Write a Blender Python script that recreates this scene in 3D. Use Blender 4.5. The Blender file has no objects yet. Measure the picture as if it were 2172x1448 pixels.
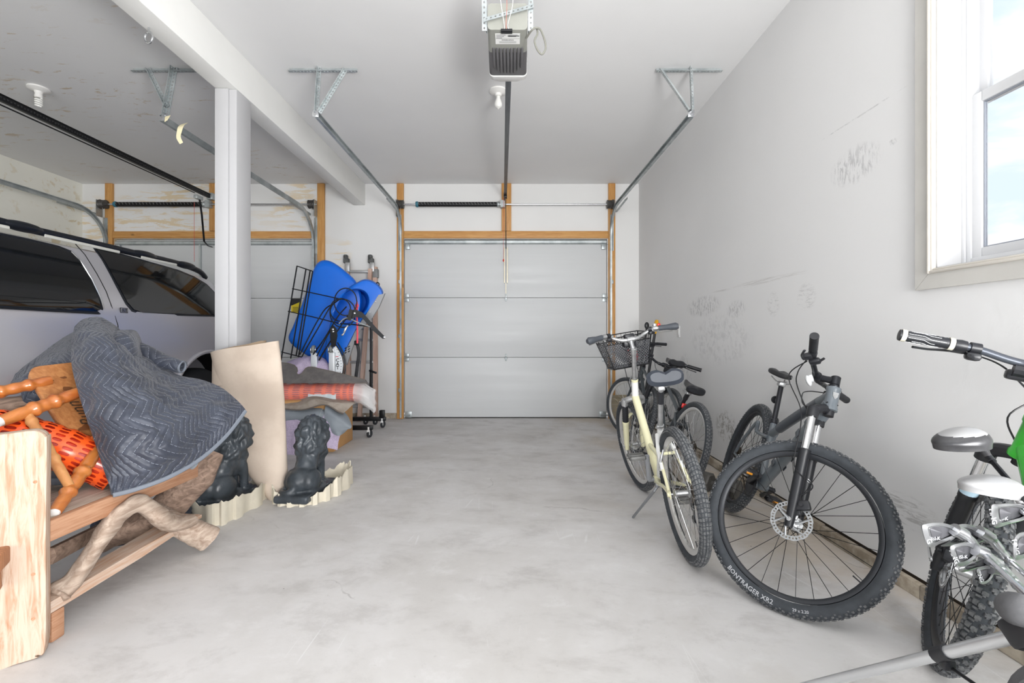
import bpy, bmesh, math, random
from mathutils import Vector as V, Matrix as Mx, noise as mnoise
C = bpy.context.scene.collection
PI = math.pi
rnd = random.Random(7)
# ---------------------------------------------------------------- camera, world, light, exposure
F, CX, CY, H = 965.0, 1085.0, 717.0, 1.12          # focal length and principal point in 2172 px frame, eye height
B = 6.357; XR = 1.779; XL = -5.995; ZC = 3.274     # back wall, right wall, left wall, ceiling
sc = bpy.context.scene
cd = bpy.data.cameras.new('camera'); cam = bpy.data.objects.new('camera', cd); C.objects.link(cam)
cam.location = (0, 0, H); cam.rotation_euler = (PI/2, 0, 0)
cd.sensor_width = 36; cd.lens = F/2172*36; cd.shift_x = (1086-CX)/2172; cd.shift_y = -(724-CY)/2172
cd.clip_start = .05; cd.clip_end = 200
sc.camera = cam
sc.view_settings.view_transform = 'Standard'; sc.view_settings.look = 'None'
sc.view_settings.gamma = 1; sc.view_settings.use_curve_mapping = False
sc.view_settings.exposure = 0.14

def setin(n, k, v):
    s = n.inputs[k]
    if hasattr(v, 'is_linked') or isinstance(v, bpy.types.NodeSocket): n.id_data.links.new(v, s)
    else: s.default_value = v
class NT:
    def __init__(s, tree): s.t = tree
    def n(s, typ, ins=None, **kw):
        x = s.t.nodes.new('ShaderNode'+typ)
        for k, v in kw.items(): setattr(x, k, v)
        for k, v in (ins or {}).items(): setin(x, k, v)
        return x
    def math(s, op, a, b=0.0, c=None, clamp=False):
        x = s.n('Math', {0: a, 1: b}, operation=op, use_clamp=clamp)
        if c is not None: setin(x, 2, c)
        return x.outputs[0]
    def ramp(s, fac, lo, hi, a=0.0, b=1.0):
        x = s.n('MapRange', {0: fac, 1: lo, 2: hi, 3: a, 4: b}, clamp=True); x.interpolation_type = 'SMOOTHSTEP'; return x.outputs[0]
    def mix(s, fac, a, b, blend='MIX'):
        x = s.n('Mix', data_type='RGBA', blend_type=blend); setin(x, 0, fac)
        for k, v in ((6, a), (7, b)):
            setin(x, k, v if isinstance(v, bpy.types.NodeSocket) else (v[0], v[1], v[2], 1))
        return x.outputs[2]
    def noise(s, vec, scale, detail=3, rough=.55, dist=0.0):
        return s.n('TexNoise', {'Vector': vec, 'Scale': scale, 'Detail': detail, 'Roughness': rough, 'Distortion': dist}).outputs[0]
    def mapv(s, vec, scale=(1,1,1), loc=(0,0,0), rot=(0,0,0)):
        return s.n('Mapping', {'Vector': vec, 'Scale': scale, 'Location': loc, 'Rotation': rot}).outputs[0]
    def xyz(s, vec): return s.n('SeparateXYZ', {0: vec}).outputs

w = bpy.data.worlds.new('sky'); sc.world = w; w.use_nodes = True
T = NT(w.node_tree); bg = w.node_tree.nodes['Background']
co = T.n('TexCoord').outputs['Generated']
X_, Y_, Z_ = T.xyz(co)
cl = T.ramp(T.noise(T.mapv(co, (1.6, 1.6, 4.2), (.3, .1, .55)), 2.6, 6, .55, .3), .42, .60)
sky = T.mix(cl, (.72, .84, 1.0), (1.0, 1.0, 1.0))
gnd = T.ramp(Z_, -.02, .01)
col = T.mix(gnd, (.42, .41, .40), sky)
w.node_tree.links.new(col, bg.inputs[0]); bg.inputs[1].default_value = 1.05

def area(name, loc, rot, sx, sy, power, color=(1,1,1), portal=False, spread=PI):
    l = bpy.data.lights.new(name, 'AREA'); l.shape = 'RECTANGLE'; l.size = sx; l.size_y = sy; l.energy = power; l.color = color
    l.spread = spread; l.cycles.is_portal = portal
    o = bpy.data.objects.new(name, l); C.objects.link(o); o.location = loc; o.rotation_euler = rot; return o
area('window_portal', (XR+.05, 1.36, 2.1), (0, PI/2, 0), 1.5, .95, 1, portal=True)
# added fill lights, not part of the place: two large ones out on the drive in front of the open bays, one by the right wall behind the camera aimed up across the room
area('softbox', (-.3, -9.0, 1.6), (PI/2, 0, 0), 4.0, 2.6, 430, (1.0, .995, .99))
area('softbox', (-4.2, -9.0, 1.6), (PI/2, 0, 0), 3.4, 2.6, 205, (1.0, .995, .985))
sb = area('softbox', (1.45, -1.0, 1.25), (0, 0, 0), 1.9, 1.6, 300, (1.0, .995, .99)); sb.rotation_euler = (2.2418, 0, 0.8761)

# ---------------------------------------------------------------- helpers
def P(px, py, y):                                   # the point that lies y metres in front of the eye
    return V(((px-CX)/F*y, y, H-(py-CY)/F*y))
def G(px, py):                                      # the same on the floor
    return P(px, py, H*F/(py-CY))
def PX(px, py, x):                                  # the same on a plane of constant x
    return P(px, py, x*F/(px-CX))
def BW(px, py, dy=0.0):                             # the same on the back wall
    p = P(px, py, B); p.y -= dy; return p
def lerp(a, b, t): return a+(b-a)*t
def frame(z, up=V((0,0,1))):
    z = V(z).normalized()
    if abs(z.dot(up)) > .98: up = V((0,1,0)) if abs(z.y) < .9 else V((1,0,0))
    x = up.cross(z).normalized(); y = z.cross(x)
    return Mx((x, y, z)).transposed()
def catmull(pts, n=6, closed=False):
    pts = [V(p) for p in pts]; out = []; m = len(pts)
    rng = range(m if closed else m-1)
    for i in rng:
        if closed: a, b, c, d = pts[(i-1)%m], pts[i], pts[(i+1)%m], pts[(i+2)%m]
        else: a, b, c, d = pts[max(i-1,0)], pts[i], pts[i+1], pts[min(i+2,m-1)]
        for k in range(n):
            t = k/n
            out.append(.5*((2*b)+(c-a)*t+(2*a-5*b+4*c-d)*t*t+(3*b-a-3*c+d)*t**3))
    if not closed: out.append(pts[-1])
    return out
class MB:
    def __init__(s): s.v = []; s.f = []; s.sm = []; s.mi = []; s.uv = {}
    def add(s, vs, fs, smooth=False, mat=0, uvs=None):
        o = len(s.v); s.v += [V(p) for p in vs]
        for k, f in enumerate(fs):
            if uvs: s.uv[len(s.f)] = [uvs[i] for i in f]
            s.f.append([i+o for i in f]); s.sm.append(smooth); s.mi.append(mat)
        return s
    def box(s, c, sz, rot=None, mat=0):
        c = V(c); a, b, d = (q/2 for q in sz); vs = [V((x*a, y*b, z*d)) for x in (-1,1) for y in (-1,1) for z in (-1,1)]
        if rot is not None: vs = [rot@p for p in vs]
        return s.add([p+c for p in vs], [(0,1,3,2),(4,6,7,5),(0,4,5,1),(2,3,7,6),(0,2,6,4),(1,5,7,3)], False, mat)
    def bx(s, lo, hi, mat=0):
        lo, hi = V(lo), V(hi); return s.box((lo+hi)/2, [abs(q) for q in (hi-lo)], None, mat)
    def rbox(s, c, sz, b=.005, rot=None, seg=2, mat=0, smooth=True, taper=None):
        bm = bmesh.new(); bmesh.ops.create_cube(bm, size=1)
        for p in bm.verts:
            k = 1.0
            if taper and p.co.z > 0: p.co.x *= taper[0]; p.co.y *= taper[1]
            p.co = V((p.co.x*sz[0], p.co.y*sz[1], p.co.z*sz[2]))
        bmesh.ops.bevel(bm, geom=list(bm.edges), offset=min(b, min(sz)*.49), segments=seg, affect='EDGES', profile=.5)
        bm.verts.index_update(); c = V(c)
        s.add([(rot@p.co if rot is not None else p.co)+c for p in bm.verts], [[q.index for q in f.verts] for f in bm.faces], smooth, mat)
        bm.free(); return s
    def tube(s, path, r, n=10, cap=True, closed=False, smooth=True, mat=0, sq=None, up=None):
        path = [V(p) for p in path]; m = len(path)
        R = r if isinstance(r, (list, tuple)) else [r]*m
        if len(R) != m: R = [lerp(R[0], R[-1], i/(m-1)) if len(R) == 2 else R[min(int(i*len(R)/m), len(R)-1)] for i in range(m)]
        tang = []
        for i in range(m):
            a = path[(i-1)%m] if (closed or i) else path[i]; b = path[(i+1)%m] if (closed or i < m-1) else path[i]
            t = (b-a); tang.append(t.normalized() if t.length > 1e-9 else V((0,0,1)))
        fr = frame(tang[0], up or V((0,0,1))); x = fr.col[0].copy(); vs = []
        for i in range(m):
            x = (x-tang[i]*x.dot(tang[i])).normalized(); y = tang[i].cross(x)
            qx, qy = (sq if sq else (1, 1))
            for k in range(n):
                a = 2*PI*k/n; vs.append(path[i]+(x*math.cos(a)*qx+y*math.sin(a)*qy)*R[i])
        fs = []
        for i in range(m if closed else m-1):
            j = (i+1) % m
            for k in range(n): k2 = (k+1) % n; fs.append((i*n+k, i*n+k2, j*n+k2, j*n+k))
        o = len(s.v); s.add(vs, fs, smooth, mat)
        if cap and not closed:
            s.f += [[o+k for k in range(n)][::-1], [o+(m-1)*n+k for k in range(n)]]; s.sm += [False]*2; s.mi += [mat]*2
        return s
    def seg(s, a, b, r, n=8, **k): return s.tube([a, b], r, n, **k)
    def lathe(s, prof, o=(0,0,0), ax=(0,0,1), n=24, smooth=True, mat=0):
        fr = frame(ax); o = V(o); vs = []
        for r, z in prof:
            for k in range(n): a = 2*PI*k/n; vs.append(o+fr@V((max(r,1e-4)*math.cos(a), max(r,1e-4)*math.sin(a), z)))
        m = len(prof); fs = [(i*n+k, i*n+(k+1)%n, (i+1)*n+(k+1)%n, (i+1)*n+k) for i in range(m-1) for k in range(n)]
        fs += [[k for k in range(n)][::-1], [(m-1)*n+k for k in range(n)]]
        return s.add(vs, fs, smooth, mat)
    def ell(s, c, rad, rot=None, nu=16, nv=10, mat=0, fn=None):
        c = V(c); vs = []; 
        for j in range(nv+1):
            t = PI*j/nv
            for i in range(nu):
                a = 2*PI*i/nu; p = V((math.sin(t)*math.cos(a), math.sin(t)*math.sin(a), math.cos(t)))
                if j in (0, nv): p = V((1e-4*math.cos(a), 1e-4*math.sin(a), math.cos(t)))
                q = V((p.x*rad[0], p.y*rad[1], p.z*rad[2]))
                if fn: q = fn(p, q)
                vs.append(c+(rot@q if rot is not None else q))
        return s.add(vs, [(j*nu+i, (j+1)*nu+i, (j+1)*nu+(i+1)%nu, j*nu+(i+1)%nu) for j in range(nv) for i in range(nu)], True, mat)
    def prism(s, poly, o, ex, ey, ez, smooth=False, mat=0):     # polygon in (ex, ey), pushed along the vector ez
        o, ex, ey, ez = V(o), V(ex), V(ey), V(ez); n = len(poly)
        vs = [o+ex*p[0]+ey*p[1] for p in poly]+[o+ex*p[0]+ey*p[1]+ez for p in poly]
        fs = [list(range(n))[::-1], list(range(n, 2*n))]+[(i, (i+1)%n, n+(i+1)%n, n+i) for i in range(n)]
        return s.add(vs, fs, smooth, mat)
    def grid(s, fn, nu, nv, smooth=True, mat=0, uv=False, closeu=False):
        vs = [fn(i/nu, j/nv) for j in range(nv+1) for i in range(nu+1)]
        uvs = [(i/nu, j/nv) for j in range(nv+1) for i in range(nu+1)] if uv else None
        w_ = nu+1
        return s.add(vs, [(j*w_+i, j*w_+i+1, (j+1)*w_+i+1, (j+1)*w_+i) for j in range(nv) for i in range(nu)], smooth, mat, uvs)
    def loft(s, rings, cap=True, smooth=True, mat=0, closed=True):
        n = len(rings[0]); vs = [p for r in rings for p in r]; fs = []
        for i in range(len(rings)-1):
            for k in range(n if closed else n-1): fs.append((i*n+k, i*n+(k+1)%n, (i+1)*n+(k+1)%n, (i+1)*n+k))
        if cap: fs += [list(range(n))[::-1], list(range((len(rings)-1)*n, len(rings)*n))]
        return s.add(vs, fs, smooth, mat)
    def torus(s, c, ax, R, r, n=32, k=8, mat=0, a0=0, a1=2*PI):
        fr = frame(ax); c = V(c); full = abs(a1-a0-2*PI) < 1e-6
        m = n if full else n+1
        return s.tube([c+fr@V((R*math.cos(a0+(a1-a0)*i/n), R*math.sin(a0+(a1-a0)*i/n), 0)) for i in range(m)], r, k, closed=full, mat=mat)
    def thick(s, t, both=False):                     # give an open sheet a thickness (offset along vertex normals)
        me = bpy.data.meshes.new('t'); me.from_pydata(s.v, [], s.f); bm = bmesh.new(); bm.from_mesh(me)
        bm.normal_update(); n0 = [v.normal.copy() for v in bm.verts]; cnt = {}
        for f in s.f:
            for a, b in zip(f, f[1:]+f[:1]): cnt[(min(a,b), max(a,b))] = cnt.get((min(a,b), max(a,b)), 0)+1
        edge = [(a, b) for f in s.f for a, b in zip(f, f[1:]+f[:1]) if cnt[(min(a,b), max(a,b))] == 1]
        n = len(s.v); nf = len(s.f); s.v += [p-n0[i]*t for i, p in enumerate(s.v)]
        for i in range(nf):
            s.f.append([q+n for q in s.f[i]][::-1]); s.sm.append(s.sm[i]); s.mi.append(s.mi[i])
            if i in s.uv: s.uv[len(s.f)-1] = s.uv[i][::-1]
        for a, b in edge: s.f.append([b, a, a+n, b+n]); s.sm.append(False); s.mi.append(0)
        bm.free(); bpy.data.meshes.remove(me); return s
    def build(s, name, mat, parent=None, M=None, sharp=35):
        me = bpy.data.meshes.new(name); me.from_pydata([(M@p if M is not None else p) for p in s.v], [], s.f)
        me.polygons.foreach_set('use_smooth', s.sm); me.polygons.foreach_set('material_index', s.mi)
        if s.uv:
            ul = me.uv_layers.new(name='UVMap')
            for i, p in enumerate(me.polygons):
                if i in s.uv:
                    for li, u in zip(p.loop_indices, s.uv[i]): ul.data[li].uv = u
        bm = bmesh.new(); bm.from_mesh(me); bmesh.ops.recalc_face_normals(bm, faces=bm.faces); bm.to_mesh(me); bm.free()
        if sharp: me.set_sharp_from_angle(angle=math.radians(sharp))
        for m in (mat if isinstance(mat, (list, tuple)) else [mat]): me.materials.append(m)
        return link(name, me, parent)
def link(name, me, parent=None):
    o = bpy.data.objects.new(name, me); C.objects.link(o)
    if parent is not None:
        o.parent = parent; o.matrix_parent_inverse = Mx.Translation(-parent.location)
    return o
def tag(o, label=None, cat=None, group=None, kind=None):
    for k, v in (('label', label), ('category', cat), ('group', group), ('kind', kind)):
        if v: o[k] = v
    return o
def thing(name, label, cat, loc=(0,0,0), group=None):
    o = bpy.data.objects.new(name, None); C.objects.link(o); o.location = loc; o.empty_display_size = .1
    return tag(o, label, cat, group)
def text_mb(txt, size, M, mat=0, mb=None, fn=None, bold=0.0, shear=0.0):    # flat print: the letters lie in the xy plane of M
    cu = bpy.data.curves.new('t', 'FONT'); cu.body = txt; cu.size = size; cu.align_x = 'CENTER'; cu.align_y = 'CENTER'
    cu.offset = bold*size; cu.shear = shear; cu.resolution_u = 2
    ob = bpy.data.objects.new('t', cu); C.objects.link(ob)
    me = bpy.data.meshes.new_from_object(ob.evaluated_get(bpy.context.evaluated_depsgraph_get()))
    mb = mb or MB(); mb.add([(fn(v.co) if fn else M@v.co) for v in me.vertices], [list(p.vertices) for p in me.polygons], False, mat)
    bpy.data.objects.remove(ob); bpy.data.meshes.remove(me); bpy.data.curves.remove(cu)
    return mb
def sc_hex(r, g, b):                                # display colour 0-255 -> linear
    return tuple(((c/255+.055)/1.055)**2.4 if c > 10 else c/255/12.92 for c in (r, g, b))
_m = {}
def mat(name, rgb, rough=.5, metal=0.0, var=0.0, vs=8.0, bump=0.0, bs=60.0, coat=0.0, rgb2=None, spec=.5, stretch=(1,1,1), lo=.35, hi=.65, emit=None, trans=0.0, alpha=1.0, ior=1.45, rvar=0.0):
    if name in _m: return _m[name]
    m = bpy.data.materials.new(name); m.use_nodes = True; t = NT(m.node_tree); p = m.node_tree.nodes['Principled BSDF']
    c = sc_hex(*rgb); p.inputs['Base Color'].default_value = (*c, 1); p.inputs['Roughness'].default_value = rough; p.inputs['Metallic'].default_value = metal
    p.inputs['Specular IOR Level'].default_value = spec; p.inputs['Coat Weight'].default_value = coat; p.inputs['Coat Roughness'].default_value = .08
    p.inputs['Transmission Weight'].default_value = trans; p.inputs['Alpha'].default_value = alpha; p.inputs['IOR'].default_value = ior
    co = t.n('TexCoord').outputs['Object']
    if var or rgb2:
        c2 = sc_hex(*rgb2) if rgb2 else tuple(q*(1-var) for q in c)
        nz = t.noise(t.mapv(co, stretch), vs, 5, .6)
        setin(p, 'Base Color', t.mix(t.ramp(nz, lo, hi), c, c2))
        if rvar: setin(p, 'Roughness', t.ramp(nz, .3, .7, rough-rvar, rough+rvar))
    if bump:
        b = t.n('Bump', {'Strength': bump, 'Distance': .002, 'Height': t.noise(t.mapv(co, stretch), bs, 4, .6)}); setin(p, 'Normal', b.outputs[0])
    if emit: p.inputs['Emission Color'].default_value = (*sc_hex(*emit[0]), 1); p.inputs['Emission Strength'].default_value = emit[1]
    _m[name] = m; return m
def wood(name, rgb, rgb2, axis=0, scale=6.0, rough=.55, bump=.15, contrast=(.3, .7), coat=0.0, knots=False, fine=14.0):
    if name in _m: return _m[name]
    m = bpy.data.materials.new(name); m.use_nodes = True; t = NT(m.node_tree); p = m.node_tree.nodes['Principled BSDF']
    co = t.n('TexCoord').outputs['Object']; s = [fine]*3; s[axis] = .9
    g = t.noise(t.mapv(co, s), scale, 6, .62, .8); big = t.noise(co, 1.7, 3)
    f = t.math('ADD', t.math('MULTIPLY', g, .75), t.math('MULTIPLY', big, .25))
    c = t.mix(t.ramp(f, *contrast), sc_hex(*rgb), sc_hex(*rgb2))
    if knots:
        k = t.n('TexVoronoi', {'Vector': t.mapv(co, [3.0 if i != axis else 1.6 for i in range(3)]), 'Scale': 1.6}).outputs[0]
        c = t.mix(t.ramp(k, .05, .11, .75, 0), c, tuple(q*.35 for q in sc_hex(*rgb2)))
    setin(p, 'Base Color', c); p.inputs['Roughness'].default_value = rough; p.inputs['Coat Weight'].default_value = coat
    setin(p, 'Normal', t.n('Bump', {'Strength': bump, 'Distance': .003, 'Height': g}).outputs[0])
    _m[name] = m; return m
M_white = mat('white_paint', (226, 226, 226), .6, var=.03, vs=3)
M_galv = mat('galvanised_steel', (188, 194, 195), .40, .55, vs=7, rgb2=(158, 165, 167))
M_steel = mat('bright_steel', (205, 207, 210), .25, 1.0)
M_chrome = mat('chrome', (225, 226, 228), .12, 1.0)
M_black = mat('black_plastic', (34, 35, 38), .45, var=.2, vs=20)
M_blackm = mat('black_metal', (26, 27, 30), .35, .3)
M_rubber = mat('tyre_rubber', (60, 62, 66), .75, var=.25, vs=30, bump=.1)
M_dark = mat('dark_void', (16, 16, 18), .8)
# ---------------------------------------------------------------- the setting
def principled(name):
    m = bpy.data.materials.new(name); m.use_nodes = True; t = NT(m.node_tree); p = m.node_tree.nodes['Principled BSDF']
    return m, t, p, t.n('TexCoord').outputs['Object']
# concrete floor
m_floor, t, p, co = principled('concrete_floor')
x, y, z = t.xyz(co)
n1 = t.noise(co, .9, 6, .62, .4); n2 = t.noise(t.mapv(co, (1, 1.7, 1), rot=(0, 0, .5)), 2.6, 9, .72, .25); n3 = t.noise(co, 42, 4, .7)
base = t.mix(t.ramp(n1, .34, .66), sc_hex(210, 208, 207), sc_hex(194, 191, 188))
base = t.mix(t.ramp(n2, .48, .70, 0, .45), base, sc_hex(164, 160, 157))
base = t.mix(t.ramp(n2, .28, .46, .45, 0), base, sc_hex(224, 223, 223))
base = t.mix(t.ramp(n3, .62, .76, 0, .28), base, sc_hex(140, 134, 128))
tan = t.math('MULTIPLY', t.ramp(n1, .42, .62), t.ramp(t.math('ADD', x, t.math('MULTIPLY', y, .10)), .7, 1.9, 0, .6))
base = t.mix(tan, base, sc_hex(196, 180, 158))
back = t.math('MULTIPLY', t.ramp(y, 3.6, 6.4, 0, .05), t.ramp(n2, .3, .6, .5, 1))
base = t.mix(back, base, sc_hex(164, 156, 146))
vor = t.n('TexVoronoi', {'Vector': t.n('Mix', {0: .30, 4: co, 5: t.n('TexNoise', {'Vector': co, 'Scale': 2.2, 'Detail': 7}).outputs[1]}, data_type='VECTOR').outputs[1], 'Scale': .8}, feature='DISTANCE_TO_EDGE').outputs[0]
crack = t.math('MULTIPLY', t.ramp(vor, .0, .0035, 1, 0), t.ramp(t.noise(co, 1.9, 2), .56, .62))
base = t.mix(t.math('MULTIPLY', crack, .38), base, sc_hex(120, 114, 110))
vo2 = t.n('TexVoronoi', {'Vector': t.mapv(co, (7, .5, 1), rot=(0, 0, -.5)), 'Scale': 1.1}, feature='DISTANCE_TO_EDGE').outputs[0]
scr = t.math('MULTIPLY', t.ramp(vo2, 0, .012, 1, 0), t.ramp(t.noise(co, 2.2, 2), .58, .66))
base = t.mix(t.math('MULTIPLY', scr, .5), base, sc_hex(228, 228, 228))
speck = t.ramp(t.n('TexVoronoi', {'Vector': co, 'Scale': 7.0}).outputs[0], .02, .035, .8, 0)
base = t.mix(t.math('MULTIPLY', speck, t.ramp(t.noise(co, 5, 1), .60, .62)), base, sc_hex(70, 64, 60))
setin(p, 'Base Color', base); setin(p, 'Roughness', t.ramp(n2, .3, .7, .42, .7)); p.inputs['Specular IOR Level'].default_value = .35
setin(p, 'Normal', t.n('Bump', {'Strength': .12, 'Distance': .004, 'Height': t.math('ADD', n3, t.math('MULTIPLY', crack, -2))}).outputs[0])
tag(MB().bx((XL-.2, -3.2, -.12), (XR+.2, B+.2, 0)).build('floor', m_floor), kind='structure')

def drywall(name, rgb, marks=(), stain=None, plane='yz', bump=.10):
    m, t, p, co = principled(name); x, y, z = t.xyz(co)
    g = t.noise(t.mapv(co, (1, 1, 1)), 9, 5, .6, 1.5)
    c = t.mix(t.ramp(t.noise(co, .8, 3), .35, .65), sc_hex(*rgb), tuple(q*.965 for q in sc_hex(*rgb)))
    a, b = {'yz': (y, z), 'xy': (x, y), 'xz': (x, z)}[plane]
    if stain:                                        # patches where the paint has come off down to tan paper
        sv, (lo, hi), colr, cond, st = stain
        q = t.noise(t.mapv(co, sv), 2.2, 7, .68, .5)
        q = t.math('MULTIPLY', t.ramp(q, lo, hi), t.ramp(t.noise(co, .9, 2), .42, .60))
        c = t.mix(t.math('MULTIPLY', t.math('MULTIPLY', q, t.ramp(x, -2.3, -2.2, 1, 0)), st), c, sc_hex(*colr))
    for (ma, mb_, ra, rb, s, colr, sx) in marks:     # scuffs, each with a place of its own
        d = t.math('ADD', t.math('POWER', t.math('DIVIDE', t.math('SUBTRACT', a, ma), ra), 2.0), t.math('POWER', t.math('DIVIDE', t.math('SUBTRACT', b, mb_), rb), 2.0))
        q = t.noise(t.mapv(co, sx), 20, 5, .75, .6)
        c = t.mix(t.math('MULTIPLY', t.math('MULTIPLY', t.ramp(d, .25, 1, 1, 0), t.ramp(q, .46, .62)), s*.8), c, sc_hex(*colr))
    setin(p, 'Base Color', c); p.inputs['Roughness'].default_value = .62; p.inputs['Specular IOR Level'].default_value = .3
    setin(p, 'Normal', t.n('Bump', {'Strength': bump, 'Distance': .006, 'Height': g}).outputs[0])
    return m
def mk(px, py, rpx, rpy, s, col=(130, 130, 132), sx=(1, 1, 1)):
    q = PX(px, py, XR); k = q.y/F; return (q.y, q.z, rpx*q.y/F*1.6, rpy*k, s, col, sx)
m_wr = drywall('right_wall_paint', (231, 231, 231), [mk(1812, 350, 50, 45, .6, (150, 150, 152), (1, 3, .8)), mk(1892, 302, 10, 8, .7), mk(1710, 630, 22, 34, .5, (160, 160, 160), (1, 1, 4)),
    mk(1640, 645, 16, 30, .5, (160, 160, 160), (1, 1, 3)), mk(1560, 655, 30, 22, .6, (140, 140, 140), (1, 3, 1)), mk(1490, 650, 60, 25, .7, (140, 140, 140), (1, 3, 1)),
    mk(1540, 905, 34, 40, .8, (128, 122, 112)), mk(1915, 1080, 60, 40, .6, (140, 138, 136), (1, .5, 3)), mk(1600, 600, 140, 6, .5, (165, 160, 155), (1, .1, 4)), (2.33, 2.255, .34, .005, .8, (176, 176, 176), (1, .5, 1)), mk(1520, 720, 100, 60, .25), mk(1450, 800, 30, 60, .4)], bump=.14)
m_cl = drywall('ceiling_paint', (231, 231, 231), stain=((2.2, 7.0, 1), (.58, .63), (200, 182, 156), None, .8), plane='xy')
m_wb = drywall('back_wall_paint', (222, 222, 221), stain=((1.0, 1, 6.0), (.50, .56), (214, 194, 158), None, .85), plane='xz')
m_wl = drywall('left_wall_paint', (236, 235, 226), stain=((1, 3.0, 3.0), (.54, .62), (206, 188, 150), None, .7), plane='yz')
tag(MB().bx((XL-.2, -1.2, ZC), (XR+.2, B+.2, ZC+.15)).build('ceiling', m_cl), kind='structure')
# back wall with two door openings, wall bottoms stop above the concrete stem
D1 = (BW(857, 0).x, BW(1288, 0).x, BW(0, 507).z); D2 = (BW(243, 0).x, BW(675, 0).x, BW(0, 507).z)
zb = .075
wb = MB()
wb.bx((XL-.2, B, zb), (D2[0], B+.16, ZC)); wb.bx((D2[1], B, zb), (D1[0], B+.16, ZC)); wb.bx((D1[1], B, zb), (XR+.2, B+.16, ZC))
wb.bx((D2[0], B, D2[2]), (D2[1], B+.16, ZC)); wb.bx((D1[0], B, D1[2]), (D1[1], B+.16, ZC))
tag(wb.build('wall_back', m_wb), kind='structure')
m_stem = mat('stem_concrete', (188, 178, 162), .85, rgb2=(142, 130, 114), vs=9, bump=.5, bs=30)
bb = MB(); bb.bx((XL, B-.012, 0), (D2[0]-.1, B+.16, zb)); bb.bx((D2[1]+.1, B-.012, 0), (D1[0]-.1, B+.16, zb)); bb.bx((D1[1]+.1, B-.012, 0), (XR, B+.16, zb))
tag(bb.build('baseboard_back', m_stem), kind='structure')
bb = MB()
for i in range(12): y0 = -1.2+i*.63; bb.rbox((XR-.012+rnd.uniform(-.003, .003), y0+.315, .033+rnd.uniform(-.004, .002)), (.036, .632, .066), .010)
tag(bb.build('baseboard_right', m_stem), kind='structure')
tag(MB().bx((XR+.012, -1.2, 0), (XR+.13, B, zb)).build('sill_plate', mat('dark_sill', (70, 60, 50), .9)), kind='structure')  # added dark backing, keeps outside light out of the seam under the wall
tag(MB().bx((XL, -1.2, 0), (XL+.02, B, zb)).build('baseboard_left', m_stem), kind='structure')
# right wall with the window hole
WY0, WY1, WZ0, WZ1 = .92, 1.902, 1.413, 2.86
wr = MB(); T_ = .14
wr.bx((XR, -1.2, zb), (XR+T_, WY0, ZC)); wr.bx((XR, WY1, zb), (XR+T_, B, ZC)); wr.bx((XR, WY0, zb), (XR+T_, WY1, WZ0)); wr.bx((XR, WY0, WZ1), (XR+T_, WY1, ZC))
tag(wr.build('wall_right', m_wr), kind='structure')
tag(MB().bx((XL-.15, -1.2, zb), (XL, B, ZC)).build('wall_left', m_wl), kind='structure')
# front wall behind the viewer: two open bays
fw = MB(); fw.bx((XL-.15, -1.35, 0), (-5.5, -1.2, ZC)); fw.bx((-2.4, -1.35, 0), (-1.8, -1.2, ZC)); fw.bx((1.5, -1.35, 0), (XR+.14, -1.2, ZC)); fw.bx((XL-.15, -1.35, 2.9), (XR+.14, -1.2, ZC))
tag(fw.build('wall_front', m_wb), kind='structure')
tag(MB().bx((-30, -40, -.16), (30, -3.2, -.02)).build('ground', mat('driveway', (170, 168, 164), .8, var=.15)), kind='structure')
# beam and post between the bays
m_trim = mat('beam_paint', (240, 240, 237), .5, var=.03, vs=2, bump=.12, bs=14)
m_post = mat('post_paint', (186, 186, 188), .55, var=.03, vs=2, bump=.15, bs=12)
BX0, BX1, BZ = -2.20, -2.045, BW(0, 435.5).z
PY0, PY1 = -BX1*F/(CX-502), -BX1*F/(CX-533)
tag(MB().rbox(((BX0+BX1)/2, (B-1.2)/2, (BZ+ZC)/2), (BX1-BX0, B+1.2, ZC-BZ), .006).build('beam', m_trim), kind='structure')
po = tag(MB().rbox(((BX0+BX1)/2, (PY0+PY1)/2, BZ/2), (BX1-BX0, PY1-PY0, BZ), .010).build('column', m_post), kind='structure')
MB().rbox((BX0+.05, PY0-.006, BZ/2), (.10, .016, BZ-.004), .004).build('cover_board', m_post, po)
# window
m_vinyl = mat('window_vinyl', (216, 217, 219), .4); m_case = mat('casing_paint', (205, 203, 198), .5, var=.06, vs=5, bump=.1, bs=20)
m_glass = mat('window_glass', (255, 255, 255), .0, trans=1.0, ior=1.02, spec=.2)
wn = tag(bpy.data.objects.new('window_1', None), kind='structure'); C.objects.link(wn); wn.location = (XR, 1.4, WZ0)
WX = 1.778+.116
j = MB(); j.bx((XR-.002, WY1-.004, WZ0-.02), (XR+T_, WY1+.016, WZ1+.02)); j.bx((XR-.002, WY0-.016, WZ0-.02), (XR+T_, WY0+.004, WZ1+.02))
j.bx((XR-.002, WY0, WZ0-.016), (XR+T_, WY1, WZ0+.004)); j.bx((XR-.002, WY0, WZ1-.004), (XR+T_, WY1, WZ1+.016)); j.build('jamb', mat('jamb_paint', (206, 206, 207), .5), wn)
def ring(mb, x0, x1, y0, y1, z0, z1, wd, b=.004):
    mb.rbox(((x0+x1)/2, y0+wd/2, (z0+z1)/2), (x1-x0, wd, z1-z0), b); mb.rbox(((x0+x1)/2, y1-wd/2, (z0+z1)/2), (x1-x0, wd, z1-z0), b)
    mb.rbox(((x0+x1)/2, (y0+y1)/2, z0+wd/2), (x1-x0, y1-y0-2*wd, wd), b); mb.rbox(((x0+x1)/2, (y0+y1)/2, z1-wd/2), (x1-x0, y1-y0-2*wd, wd), b)
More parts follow.
